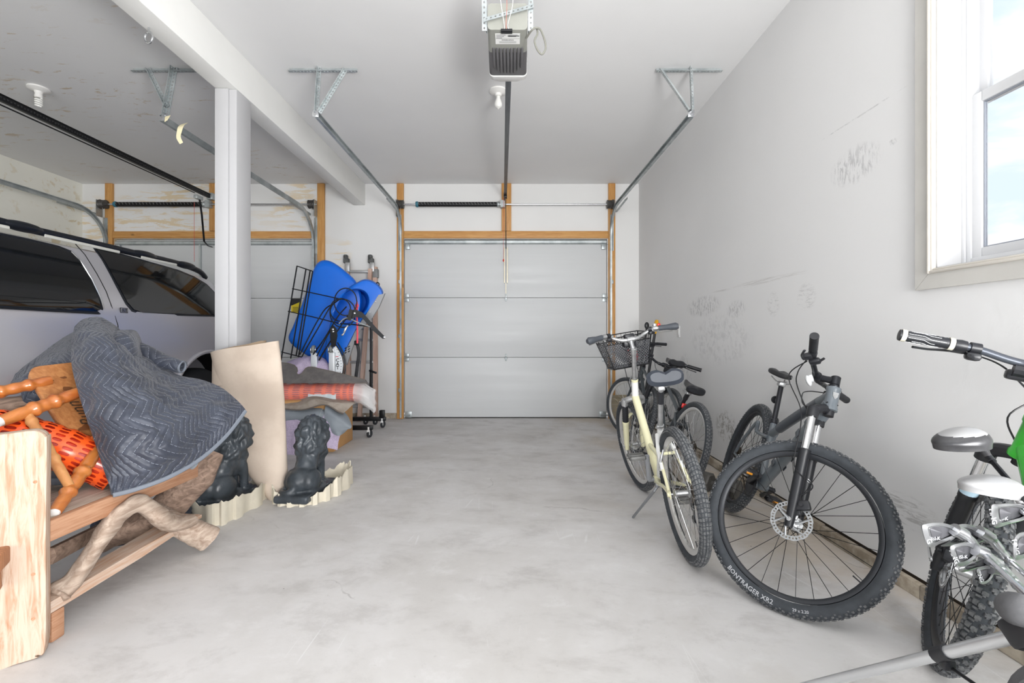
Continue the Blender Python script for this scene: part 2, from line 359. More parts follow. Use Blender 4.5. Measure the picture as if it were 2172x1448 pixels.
def miter(mb, x0, x1, y0, y1, z0, z1, wd):           # four mitred boards
    for (a, b_, c_, d_) in (((y0,z0),(y1,z0),(y1-wd,z0+wd),(y0+wd,z0+wd)), ((y1,z0),(y1,z1),(y1-wd,z1-wd),(y1-wd,z0+wd)), ((y1,z1),(y0,z1),(y0+wd,z1-wd),(y1-wd,z1-wd)), ((y0,z1),(y0,z0),(y0+wd,z0+wd),(y0+wd,z1-wd))):
        ctr = (sum(q[0] for q in (a,b_,c_,d_))/4, sum(q[1] for q in (a,b_,c_,d_))/4)
        yield [(ctr[0]+(q[0]-ctr[0])*.9985, ctr[1]+(q[1]-ctr[1])*.9985) for q in (a, b_, c_, d_)]
for q in miter(None, 0, 0, WY0-.085, WY1+.085, WZ0-.085, WZ1+.085, .066):
    MB().prism(q, (XR-.017, 0, 0), (0,1,0), (0,0,1), (.016, 0, 0)).build('casing_board', m_case, wn)
mo = MB(); ring(mo, XR-.026, XR-.002, WY0-.022, WY1+.022, WZ0-.022, WZ1+.022, .012); ring(mo, XR-.020, XR-.002, WY0-.011, WY1+.011, WZ0-.011, WZ1+.011, .010)
mo.build('moulding', mat('moulding_paint', (224, 219, 210), .45), wn)
fr = MB(); ring(fr, WX-.01, WX+.05, WY0, WY1, WZ0, WZ1, .035); ring(fr, WX-.018, WX-.01, WY0, WY1, WZ0, WZ1, .018); fr.build('window_frame', m_vinyl, wn)
zm = 2.095
s1 = MB(); ring(s1, WX-.004, WX+.024, WY0+.03, WY1-.030, WZ0+.03, zm+.02, .042); ls = s1.build('sash', m_vinyl, wn)
s2 = MB(); ring(s2, WX+.026, WX+.05, WY0+.03, WY1-.030, zm-.02, WZ1-.03, .038); us = s2.build('sash', m_vinyl, wn)
g = MB(); ring(g, WX+.004, WX+.016, WY0+.072, WY1-.072, WZ0+.072, zm-.022, .005, .001); g.build('gasket', mat('grey_gasket', (150, 155, 165), .5), ls)
MB().bx((WX+.009, WY0+.068, WZ0+.068), (WX+.013, WY1-.068, zm-.018)).build('pane', m_glass, ls)
MB().bx((WX+.036, WY0+.064, zm+.014), (WX+.040, WY1-.064, WZ1-.064)).build('pane', m_glass, us)

# garage doors: three sections each
m_door = mat('door_paint', (202, 204, 205), .5, var=.03, vs=2, bump=.25, bs=10, stretch=(.25, 1, 5), rvar=.1)
m_dark_rub = mat('seal_rubber', (50, 50, 48), .8)
def hinge(mb, c, w=.035, h=.10):
    mb.rbox(c+V((0, -.006, -h*.27)), (w*.55, .006, h*.46), .002); mb.rbox(c+V((0, -.006, h*.27)), (w*.55, .006, h*.46), .002); mb.rbox(c+V((0, -.012, -.008)), (w, .016, .022), .003)
    mb.seg(c+V((-w*.7, -.018, 0)), c+V((w*.7, -.018, 0)), .006, 8)
    for dz in (-.04, -.022, .022, .04): mb.ell(c+V((0, -.011, dz)), (.006, .004, .006), None, 8, 5)
def garage_door(num, d, seams, top_strut, hx):
    x0, x1, zt = d; root = tag(bpy.data.objects.new('door_%d' % num, None), kind='structure'); C.objects.link(root); root.location = ((x0+x1)/2, B+.05, 0)
    MB().bx((x0, B+.075, 0), (x1, B+.10, zt)).build('door_skin', mat('door_skin_grey', (120, 122, 124), .6), root)  # added backing sheet, stops daylight showing through the joints between sections
    zs = [0.012]+[BW(0, s).z for s in seams[::-1]]+[zt-.004]
    for a, b_ in zip(zs, zs[1:]):
        MB().rbox(((x0+x1)/2, B+.045, (a+b_)/2), (x1-x0-.012, .045, b_-a-.004), .004).build('door_panel', m_door, root)
    MB().bx((x0+.006, B+.03, .0), (x1-.006, B+.066, .012)).build('bottom_seal', m_dark_rub, root)
    st = MB(); z = BW(0, top_strut).z; prof = [(0, .030), (-.012, .030), (-.022, .016), (-.034, .016), (-.034, -.016), (-.022, -.016), (-.012, -.030), (0, -.030)]
    st.prism([(q[1], q[0]) for q in prof], (x0+.012, B+.022, z), (0, 0, 1), (0, 1, 0), (x1-x0-.024, 0, 0)); st.build('top_strut', M_galv, root)
    for s in seams:
        h = MB(); hinge(h, V((hx, B+.022, BW(0, s).z))); h.build('hinge', M_galv, root)
        for xx, sg in ((x0, 1), (x1, -1)):
            h = MB(); c = V((xx+sg*.035, B+.022, BW(0, s).z)); h.rbox(c+V((0, -.008, .03)), (.06, .012, .055), .003); h.rbox(c+V((0, -.008, -.03)), (.06, .012, .055), .003); h.seg(c+V((-sg*.05, -.025, 0)), c+V((sg*.03, -.025, 0)), .008); h.build('roller_hinge', M_galv, root)
    for xx, sg in ((x0, 1), (x1, -1)):
        h = MB(); c = V((xx+sg*.05, B+.022, zt-.10)); h.rbox(c+V((-sg*.012, -.014, .028)), (.10, .03, .006), .002); h.rbox(c+V((0, -.018, -.01)), (.06, .035, .065), .004); h.build('top_bracket', M_galv, root)
        h = MB(); c = V((xx+sg*.06, B+.022, .055)); h.rbox(c+V((0, -.006, 0)), (.09, .010, .08), .003); h.seg(c+V((-sg*.07, -.02, -.01)), c+V((sg*.03, -.02, -.01)), .010); h.rbox(c+V((0, -.02, -.035)), (.09, .03, .008), .002); h.build('bottom_bracket', M_galv, root)
    return root
door1 = garage_door(1, D1, (631, 758), 513, BW(1073, 0).x)
door2 = garage_door(2, D2, (632, 758), 515, BW(450, 0).x)
ar = MB(); a, b_ = BW(1070, 0).x, BW(1076, 0).x; zt_, zb_ = BW(0, 525).z, BW(0, 600).z
for xx in (a, b_): ar.bx((xx-.006, B-.02, zb_), (xx+.006, B+.02, zt_))
ar.bx((BW(1073,0).x-.004, B, BW(0, 622).z), (BW(1073,0).x+.004, B+.02, zb_)); ar.build('opener_stile', mat('tan_metal', (188, 180, 160), .4, .5), door1)
ys = MB(); c = BW(627, 648); c.y = B+.0205; ys.bx((c.x-.07, c.y-.002, c.z-.10), (c.x+.07, c.y+.002, c.z+.10)); yl = ys.build('warning_sticker', mat('yellow_sticker', (226, 204, 40), .5), door2)
ys = MB(); ys.prism([(-.07,.0), (.07,.06), (.07,.10), (-.07,.10)], (c.x, c.y-.0035, c.z), (1,0,0), (0,0,1), (0,.001,0))
for k in range(4): ys.bx((c.x-.05, c.y-.0035, c.z-.085+k*.02), (c.x+.05-.02*(k%2), c.y-.0025, c.z-.078+k*.02))
ys.build('print', M_black, yl)
st = MB(); st.bx((BW(424,0).x-.012, B-.006, BW(0, 600).z), (BW(424,0).x+.012, B+.02, BW(0, 518).z)); st.build('opener_stile', M_galv, door2)

# timber around the doors
m_pine = wood('pine_vertical', (206, 158, 96), (180, 126, 66), 2, 5, .55, .1, knots=True); m_pineh = wood('pine_horizontal', (206, 158, 96), (180, 126, 66), 0, 5, .55, .1, knots=True)
tn = [0]
def trim(px0, py0, px1, py1, d=.035, m=None, y0=0.0):
    tn[0] += 1; a, b_ = BW(px0, py1), BW(px1, py0); zl = max(a.z, .0)
    return tag(MB().rbox(((a.x+b_.x)/2, B-d/2-y0-.001, (zl+b_.z)/2), (b_.x-a.x, d, b_.z-zl), .003).build('trim_%d' % tn[0], m or m_pine), kind='structure')
ztop = 390.3
trim(843, ztop, 857, 887); trim(1289.5, ztop, 1304, 887); trim(1064, ztop, 1084.5, 490.5); trim(857.6, 491, 1289, 506, m=m_pineh)
trim(675, ztop, 690, 887); trim(227, ztop, 242.5, 887); trim(447, ztop, 462, 490.5); trim(243, 491.5, 674.5, 506, m=m_pineh)
for d in (D1, D2): pass
# outlet plate on the right wall
c = PX(1440, 703, XR); oo = MB(); oo.rbox((XR-.004, c.y, c.z), (.006, .075, .12), .003); o = tag(oo.build('outlet_plate', M_white), 'white wall outlet plate on the right wall above the bikes', 'outlet')
MB().rbox((XR-.008, c.y, c.z), (.004, .034, .068), .002).build('rocker', mat('off_white', (214, 214, 212), .4), o)
# ---------------------------------------------------------------- overhead hardware
def perf(mb, a, b, ex, w=.032, pitch=.027, t=.002, hr=.30):     # perforated flat strip from a to b, width along ex, real holes
    a, b = V(a), V(b); d = b-a; n = max(2, round(d.length/pitch)); d /= n; ex = V(ex).normalized()*w/2; nz = d.cross(ex).normalized()*t
    for i in range(n):
        c = a+d*(i+.5); out = []; inn = []
        for k in range(8):
            an = PI/4*k; ca, sa = math.cos(an), math.sin(an); m_ = max(abs(ca), abs(sa))
            out.append(c+d*.5*(ca/m_)+ex*(sa/m_)); inn.append(c+d.normalized()*ca*w*hr*.8+ex*sa*hr*1.6*.8)
        vs = [q+nz for q in out+inn]+[q-nz for q in out+inn]
        fs = []
        for k in range(8):
            j = (k+1) % 8; fs += [(k, j, 8+j, 8+k), (16+j, 16+k, 24+k, 24+j), (8+k, 8+j, 24+j, 24+k)]
            if k in (1, 2, 5, 6): fs.append((k, 16+k, 16+j, j))
        mb.add(vs, fs)
def perf_angle(mb, a, b, e1, e2, w=.03):
    e1, e2 = V(e1).normalized(), V(e2).normalized()
    perf(mb, V(a)+e1*w/2, V(b)+e1*w/2, e1, w); perf(mb, V(a)+e2*w/2, V(b)+e2*w/2, e2, w)
CPROF = [(-.026, .012), (-.026, -.013), (.026, -.013), (.026, .012), (.018, .012), (.018, .008), (.0235, .008), (.0235, -.0105), (-.0235, -.0105), (-.0235, .008), (-.018, .008), (-.018, .012)]
def c_channel(mb, path, side):                       # path of (point, outward normal)
    rings = []
    for p, nrm in path: rings.append([p+nrm*u+V((side*-1, 0, 0))*v for u, v in CPROF])
    mb.loft(rings, smooth=False)
YH = 2.154*F/(CY-145)                                # where the rear hangers meet the ceiling
def door_track(name, lab, xv, xh, zh, side, hz=0.0, R=.36):
    yv = B-.05; path = []
    for i in range(2): path.append((V((xv, yv, lerp(.02, zh-R, i))), V((0, -1, 0))))
    for i in range(1, 9):
        a = PI/2*i/8; f_ = i/8*.1; path.append((V((lerp(xv, xh, f_), yv-R+R*math.cos(a), zh-R+R*math.sin(a))), V((0, -math.cos(a), -math.sin(a)))))
    path.append((V((xh, YH, zh+hz)), V((0, 0, -1))))
    root = thing(name, lab, 'door track', (xv, yv, 0), 'tracks of the garage doors')
    mb = MB(); c_channel(mb, path, side); mb.build('rail', M_galv, root)
    mb = MB(); mb.bx((xv-.022+side*.02, B-.038, zh-.55), (xv+.022+side*.02, B-.036, zh-.05)); mb.bx((xv+side*.024, B-.075, zh-.55), (xv+side*.027, B-.036, zh-.05)); mb.build('flag_bracket', M_galv, root)
    mb = MB(); perf_angle(mb, (xh+side*.022, B-.06, zh-.02), (xh+side*.022, B-.62, zh-.012), (0, 0, 1), (-side, 0, 0), .026); mb.build('brace', M_galv, root)
    for z in (.4, 1.15, 1.9):
        mb = MB(); mb.rbox((xv+side*.02, B-.050, z), (.03, .028, .05), .003); mb.build('wall_bracket', M_galv, root)
    return root
xr_h = P(1467, 240, YH); xl_h = P(672, 240, YH); x2_h = P(341, 247, YH)
tr1 = door_track('door_track', 'steel garage door track curving down beside the white wall right of the middle door', BW(1294, 0).x, xr_h.x, 2.885, 1, .02)
tr2 = door_track('door_track', 'steel garage door track just right of the white beam, ending at a ceiling hanger', BW(852.5, 0).x, xl_h.x, 2.885, -1, .02)
tr3 = door_track('door_track', 'steel door track with hanging masking tape, behind the white post', BW(669, 0).x, x2_h.x, 2.84, 1, .04, R=.44)
tr4 = door_track('door_track', 'steel door track against the stained left wall, above the car roof rail', BW(233, 0).x, BW(233, 0).x-.10, 2.84, -1, .04, R=.44)
def hanger(lab, bar, strut, diag, ye=YH):
    root = thing('track_hanger', lab, 'hanger', (P(strut[0], 145, ye).x, ye, ZC), 'perforated steel track hangers')
    zb_ = ZC-.001
    mb = MB(); perf_angle(mb, (P(bar[0],0,ye).x, ye, zb_-.03), (P(bar[1],0,ye).x, ye, zb_-.03), (0,0,1), (0,-1,0), .029); mb.build('ceiling_angle', M_galv, root)
    mb = MB(); perf_angle(mb, P(strut[0], strut[1], ye-.012), P(strut[2], strut[3], ye-.012), (1,0,0), (0,-1,0), strut[4]); mb.build('strut', M_galv, root)
    mb = MB(); perf_angle(mb, P(diag[0], diag[1], ye-.02), P(diag[2], diag[3], ye-.02), (1,0,.6 if diag[0]<diag[2] else -.6), (0,-1,0), .026); mb.build('diagonal', M_galv, root)
    e = P(strut[2], strut[3], ye-.02); mb = MB(); mb.rbox(e, (.05, .004, .06), .001)
    for dz in (-.015, .015): mb.lathe([(0, 0), (.008, 0), (.008, .006), (0, .006)], e+V((0, -.002, dz)), (0, -1, 0), 8)
    mb.build('clip', M_steel, root)
hanger('perforated steel hanger on the ceiling right of the opener', (1392, 1530), (1462, 142, 1466, 240, .026), (1398, 148, 1460, 238))
hanger('perforated steel hanger on the ceiling between beam and opener', (614, 758), (675, 142, 669, 240, .026), (731, 147, 676, 238))
hanger('perforated steel hanger left of the beam, in the darker bay', (283, 452), (368, 142, 349, 248, .036), (313, 147, 353, 228))
# scraps of tape on the tracks
M_tape = mat('masking_tape', (226, 216, 180), .7, bump=.2)
def tape(lab, pts, w, y, grp=None):
    mb = MB(); ps = [P(a, b_, y+dy) for a, b_, dy in pts]
    mb.grid(lambda u, v: catmull(ps, 5)[min(int(round(v*(len(ps)-1)*5)), (len(ps)-1)*5)]+V(((u-.5)*w*(1-.55*v), 0, (u-.5)*.012)), 2, (len(ps)-1)*5); mb.thick(.0012)
    return mb.build('tape_strip', M_tape, tr3)
tape('strip of masking tape dangling from the track in the darker bay', [(392, 262, .03), (384, 268, -.03), (380, 282, -.035), (379, 292, -.03), (385, 304, -.02)], .052, 3.40)
tape('small patch of masking tape stuck at the end of the track left of the post', [(356, 246, -.03), (354, 252, -.04), (352, 257, -.04)], .045, YH-.02)
# torsion springs
def torsion(x0, x1, s0, s1, xc, lab, grp):
    z = BW(0, 437).z; y = B-.085; root = thing('torsion_spring', lab, 'spring', (xc, y, z), grp)
    MB().seg((x0-.07, y, z), (x1+.07, y, z), .0125, 12).build('shaft', M_steel, root)
    p = []; n = 46
    mb = MB(); prof = []
    for i in range(n*2+1): prof.append((.030+(.0035 if i % 2 else 0), i/(n*2)*(s1-s0)))
    mb.lathe(prof, (s0, y, z), (1, 0, 0), 16, smooth=False); mb.build('spring', M_blackm, root)
    mb = MB()
    for i in range(26):
        a = s0+(s1-s0)*(i+.3)/26; mb.seg((a, y-.031, z+.018), (a+.02, y-.0345, z-.012), .0018, 5)
    mb.build('paint_stripe', mat('stripe_paint', (150, 152, 150), .6), root)['kind'] = 'stuff'
    for xx in (s0, s1):
        mb = MB(); mb.lathe([(.0, -.02), (.036, -.02), (.040, -.008), (.040, .004), (.034, .016), (.0, .016)], (xx, y, z), (1, 0, 0), 16); mb.build('winding_cone', M_galv if xx == s1 else mat('teal_paint', (52, 110, 128), .5), root)
    for xx, sg in ((x0, 1), (x1, -1)):
        mb = MB(); mb.lathe([(0, -.045), (.062, -.045), (.066, -.035), (.058, -.028)]+[(.054+.004*(k % 2), -.022+.006*k) for k in range(10)]+[(.060, .040), (0, .042)], (xx, y, z), (sg, 0, 0), 20, smooth=False); mb.build('drum', mat('cast_iron', (92, 90, 88), .5, .6, var=.3, vs=30), root)
        mb = MB(); mb.bx((xx-sg*.052, B-.14, z-.17), (xx-sg*.056, B-.036, z+.055)); mb.build('end_plate', M_galv, root)
        MB().seg((xx, B-.10, z-.05), (xx, B-.03, .12), .002, 5).build('lift_cable', M_galv, root)
    mb = MB(); mb.bx((xc-.04, B-.12, z-.045), (xc+.02, B-.034, z+.05)); mb.build('centre_bracket', M_galv, root)
torsion(BW(853, 0).x, BW(1291, 0).x, BW(888, 0).x, BW(1058, 0).x, BW(1068, 0).x, 'torsion spring on a steel shaft above the middle garage door', 'torsion springs over the garage doors')
torsion(BW(231, 0).x, BW(667, 0).x, BW(257, 0).x, BW(443, 0).x, BW(452, 0).x, 'torsion spring on a steel shaft above the door behind the car', 'torsion springs over the garage doors')
# opener of the middle bay
yn, yf, zb2 = 2.59, 3.12, 2.875
xm = P(1076.5, 0, yn).x
op = thing('garage_door_opener', 'grey ceiling-hung garage door opener with white lens and label', 'opener', (xm, (yn+yf)/2, zb2))
M_og = mat('opener_olive', (150, 151, 144), .5, var=.05); M_od = mat('opener_dark', (102, 101, 103), .5, var=.08)
def osec(y, wx, z0, z1, r=.02):
    pts = []
    for cx_, cz_, a0 in ((wx/2-r, z0+r, -PI/2), (wx/2-r, z1-r, 0), (-wx/2+r, z1-r, PI/2), (-wx/2+r, z0+r, PI)):
        for k in range(4): a = a0+PI/2*k/3; pts.append(V((xm+cx_+r*math.cos(a), y, cz_+r*math.sin(a))))
    return pts
wn_, wf_ = .226, .252
MB().loft([osec(yn, wn_, zb2, zb2+.15), osec(yn+.20, wn_+.01, zb2-.004, zb2+.15)]).build('rear_housing', M_og, op)
fh = MB().loft([osec(yn+.2005, wn_+.01, zb2-.004, zb2+.15), osec(yf-.09, wf_-.004, zb2-.002, zb2+.15), osec(yf-.055, wf_-.02, zb2+.01, zb2+.14)]).build('front_housing', M_od, op)
MB().loft([osec(yf-.075, wf_+.002, zb2-.006, zb2+.154, .03), osec(yf-.03, wf_-.005, zb2-.004, zb2+.15, .03), osec(yf+.01, wf_-.05, zb2+.01, zb2+.13, .04)]).build('lens', mat('lens_white', (226, 226, 224), .35), op)
for k in range(9):
    xx = xm+(k-4)*.0215; mb = MB(); y0, y1 = yn+.155-.004*abs(k-4)*.2, yf-.115+(0 if abs(k-4) < 3 else -.03*(abs(k-4)-2))
    mb.tube([(xx, y0, zb2-.004), (xx, y0+.012, zb2-.007), (xx, y1-.012, zb2-.006), (xx, y1, zb2-.002)], [.006, .0085, .0085, .006], 8); mb.build('rib', M_od if k % 2 else M_od, fh)
lb = MB().bx((xm-.072, yn+.03, zb2-.003), (xm+.072, yn+.122, zb2-.0015)).build('label', mat('label_white', (232, 232, 230), .5), op)
tm = Mx.Translation((xm, yn+.085, zb2-.0035))@Mx.Rotation(PI, 4, 'X'); tb = text_mb('WARNING', .015, tm, bold=.01)
for k in range(3):
    for q in range(2-(k == 2)): tb.bx((xm-.066+q*.07, yn+.040+k*.012, zb2-.0036), (xm-.066+q*.07+.055-.01*k, yn+.0425+k*.012, zb2-.0032))
for k in range(2): tb.bx((xm-.05, yn+.099+k*.009, zb2-.0036), (xm+.05, yn+.1005+k*.009, zb2-.0032))
tb.bx((xm-.07, yn+.072, zb2-.0036), (xm+.07, yn+.0728, zb2-.0032)); tb.bx((xm+.0, yn+.046, zb2-.0036), (xm+.068, yn+.051, zb2-.0032)); tb.build('print', M_black, lb)
mb = MB(); mb.rbox((xm-.005, yn+.008, zb2-.003), (.065, .03, .012), .002); mb.build('terminal_block', M_black, op)
for k in range(3):
    mb = MB(); a = V((xm-.02+k*.02, yn+.01, zb2-.006)); mb.tube(catmull([a, a+V((.002-.01*k, -.03, .02)), a+V((-.015+.012*k, -.08, .10)), a+V((-.03+.018*k, -.12, .22)), a+V((-.06+.01*k, -.20, ZC-zb2-.0)) ], 5), .0016, 5); mb.build('bell_wire', M_white if k != 1 else mat('red_wire', (190, 120, 110), .5), op)
for sg, px in ((-1, 1032), (1, 1121)):
    xx = P(px, 0, yn).x; mb = MB(); perf_angle(mb, (xx, yn+.01, zb2+.0), (xx, yn+.01-(.06), ZC), (sg*1., 0, 0), (0, 1, 0), .026); mb.build('hanging_strap', M_galv, op)
mb = MB(); perf(mb, P(1027, 42, yn-.02), P(1132, 12, yn-.02), (0, 0, 1), .022); mb.build('cross_strap', M_galv, op)
a = P(1121, 68, yn+.02)
mb = MB(); mb.tube(catmull([P(1117, 80, yn+.06), P(1128, 64, yn), P(1138, 59, yn), P(1147, 64, yn), P(1156, 88, yn), P(1157, 104, yn), P(1149, 115, yn), P(1139, 104, yn), P(1134, 86, yn), P(1140, 72, yn), P(1138, 60, yn+.02), P(1129, 62, yn+.06)], 6), .0055, 8); mb.build('power_cord', mat('grey_cord', (128, 128, 120), .5), op)
e = BW(1072, 424); e.y = B-.11; a = V((xm+.002, yf-.02, zb2+.03)); d = (e-a)
mb = MB(); ex = V((1,0,0)); up_ = d.normalized().cross(ex)*-1
TP = [(-.020, 0), (.020, 0), (.020, .008), (.006, .008), (.006, .034), (.016, .034), (.016, .040), (-.016, .040), (-.016, .034), (-.006, .034), (-.006, .008), (-.020, .008)]
mb.prism(TP, a, ex, up_, d); mb.build('rail', mat('rail_steel', (104, 108, 112), .4, .7, var=.25, vs=14, stretch=(6, .3, 6)), op)
mb = MB(); mb.rbox(e+V((-.012, -.05, .0)), (.016, .10, .09), .004); mb.build('header_bracket', M_black, op)
mb = MB(); q = lerp(a, e, .965); mb.rbox(q+V((0, 0, -.02)), (.045, .09, .03), .005); mb.build('trolley', M_blackm, op)
mb = MB(); p1 = q+V((.004, .0, -.03)); p2 = BW(1073.5, 528); p2.y = B-.03; mb.seg(p1, p2, .005, 6); mb.build('door_arm', M_blackm, op)
mb = MB(); p1 = q+V((-.022, 0, -.03)); p2 = BW(1068.5, 556); p2.y = B-.08; mb.seg(p1, V((p2.x, p1.y, p2.z)), .0022, 5); mb.build('release_cord', mat('red_cord', (200, 70, 62), .6), op)
mb = MB(); mb.ell(V((p2.x, p1.y, p2.z-.012)), (.011, .011, .02), None, 8, 6); mb.build('release_knob', mat('red_cord', (0,0,0)), op)
# opener rail of the left bay
x2 = BW(455, 0).x; z2 = BW(0, 425).z
o2 = thing('garage_door_opener', 'black opener rail with a chain running above the parked car', 'opener', (x2, 4.5, z2))
mb = MB(); mb.prism([(-.014, 0), (.014, 0), (.014, .05), (.022, .05), (.022, .055), (-.022, .055), (-.022, .05), (-.014, .05)], (x2, 2.3, z2), (1,0,0), (0,0,1), (0, B-.1-2.3, 0))
mb.build('rail', M_blackm, o2)
mb = MB()
for k in range(150): y = 2.3+k*(B-.15-2.3)/150; mb.box((x2+.0165, y, z2+.024+.004*(k % 2)), (.005, .014, .012))
mb.build('chain', mat('chain_steel', (70, 70, 72), .4, .6), o2)
mb = MB(); mb.seg((x2+.0, 2.3, z2-.035), (x2, B-.4, z2-.02), .006, 6); mb.build('lower_chain', M_blackm, o2)
mb = MB(); mb.rbox(P(421, 419, 5.9)+V((0, 0, 0)), (.05, .12, .05), .008); mb.build('trolley', M_galv, o2)
mb = MB(); mb.tube([P(423, 421, 5.9), P(428, 455, 5.98), P(433, 512, 6.14), P(441, 521, 6.25), P(450, 524, 6.34)], .012, 6, smooth=False, sq=(1, .5)); mb.build('door_arm', M_blackm, o2)
mb = MB(); mb.seg(P(412, 428, 5.9), P(412, 555, 5.9), .0025, 5); mb.build('release_cord', mat('red_cord', (0,0,0)), o2)
mb = MB(); mb.rbox((x2, B-.06, z2+.03), (.08, .10, .09), .005); mb.build('header_bracket', M_galv, o2)
# light fittings
M_por = mat('porcelain', (232, 231, 228), .3)
def lampholder(lab, px, py, spiral):
    y = (ZC-H)*F/(CY-py); p = P(px, py, y); p.z = ZC; root = thing('ceiling_lampholder', lab, 'light', p)
    MB().lathe([(0, 0), (.075, 0), (.078, -.012), (.06, -.022), (.03, -.03), (.026, -.05), (0, -.05)], p, (0, 0, 1), 24).build('base', M_por, root)
    M_bulb = mat('bulb_white', (238, 238, 234), .25)
    if spiral:
        mb = MB(); mb.lathe([(0, -.045), (.024, -.045), (.028, -.07), (.026, -.085), (0, -.085)], p, (0, 0, 1), 16); mb.build('ballast', M_por, root)
        mb = MB(); mb.tube([p+V((.021*math.cos(a)*(1-.02*a/6), .021*math.sin(a), -.088-.072*a/(8*PI))) for a in [8*PI*i/96 for i in range(97)]], .0075, 7); mb.build('spiral_tube', M_bulb, root)
    else:
        mb = MB(); mb.lathe([(0, -.045), (.016, -.05), (.017, -.07), (.026, -.09), (.033, -.115), (.033, -.13), (.024, -.148), (.008, -.156), (.004, -.162), (0, -.163)], p, (0, 0, 1), 18); mb.build('bulb', M_bulb, root)
lampholder('white lampholder with a spiral bulb on the ceiling above the car', 82, 187, True)
lampholder('white lampholder with a small plain bulb beside the opener rail', 1057, 192, False)
# screw eye under the beam
p = V((-2.165, (BZ-H)*F/(CY-58), BZ)); root = thing('screw_eye', 'bright steel screw eye under the white beam', 'hook', p)
mb = MB(); mb.tube(catmull([p, p+V((.0, 0, -.02)), p+V((.012, 0, -.03))], 4), .0045, 8); mb.torus(p+V((.0, 0, -.062)), (.25, 1, .1), .030, .0055, 28, 8, a0=PI*.42, a1=PI*2.32); mb.build('eye', M_steel, root)
# ---------------------------------------------------------------- bicycles: x forward, y to the rider's left, z up, origin at the rear contact
M_tyre = mat('tyre_side', (62, 66, 71), .7, var=.2, vs=25)
M_knob = mat('tyre_tread', (74, 76, 79), .8, rgb2=(112, 113, 114), vs=60)
M_blk = mat('bike_black', (36, 37, 41), .4, var=.15, vs=12)
M_anod = mat('black_anodised', (44, 45, 49), .3, .5)
M_cable = mat('cable_black', (30, 30, 33), .4)
M_spoke = mat('spoke_steel', (190, 190, 190), .25, .9); M_spokeb = mat('spoke_black', (30, 30, 32), .4, .5)
M_chain = mat('chain_grease', (84, 76, 66), .5, .7)
M_alu = mat('worn_aluminium', (190, 191, 192), .32, .8, var=.2, vs=30)
M_red = mat('red_plastic', (214, 36, 34), .25); M_amber = mat('amber_plastic', (228, 150, 30), .3); M_clear = mat('clear_reflector', (226, 228, 230), .2)
M_print = mat('white_print', (186, 188, 191), .6)
M_rotor = mat('rotor_steel', (168, 170, 172), .4, .6)
def perf_ring(mb, fn, r0, r1, n, th=.0009, wave=0.0):
    for i in range(n):
        a0, a1 = 2*PI*i/n, 2*PI*(i+1)/n; am, rm = (a0+a1)/2, (r0+r1)/2; pts = []
        da, dr = (a1-a0)/2, (r1-r0)/2
        for k in range(8):
            q = PI/4*k; c_, s_ = math.cos(q), math.sin(q); m_ = max(abs(c_), abs(s_)); pts.append((am+da*c_/m_, rm+dr*s_/m_+(wave*math.cos(am*n/3) if s_ > .5 else 0)))
        inn = [(am+da*.55*math.cos(PI/4*k), rm+dr*.5*math.sin(PI/4*k)) for k in range(8)]
        for sg in (1, -1):
            mb.add([fn(a, r, sg*th) for a, r in pts+inn], [(k, (k+1) % 8, 8+(k+1) % 8, 8+k) for k in range(8)])
        mb.add([fn(a, r, s_*th) for s_ in (1, -1) for a, r in inn], [(k, (k+1) % 8, 8+(k+1) % 8, 8+k) for k in range(8)])
        for kk in ((1, 2), (2, 3), (5, 6), (6, 7)): mb.add([fn(*pts[q], s_*th) for s_ in (1, -1) for q in kk], [(0, 1, 3, 2)])
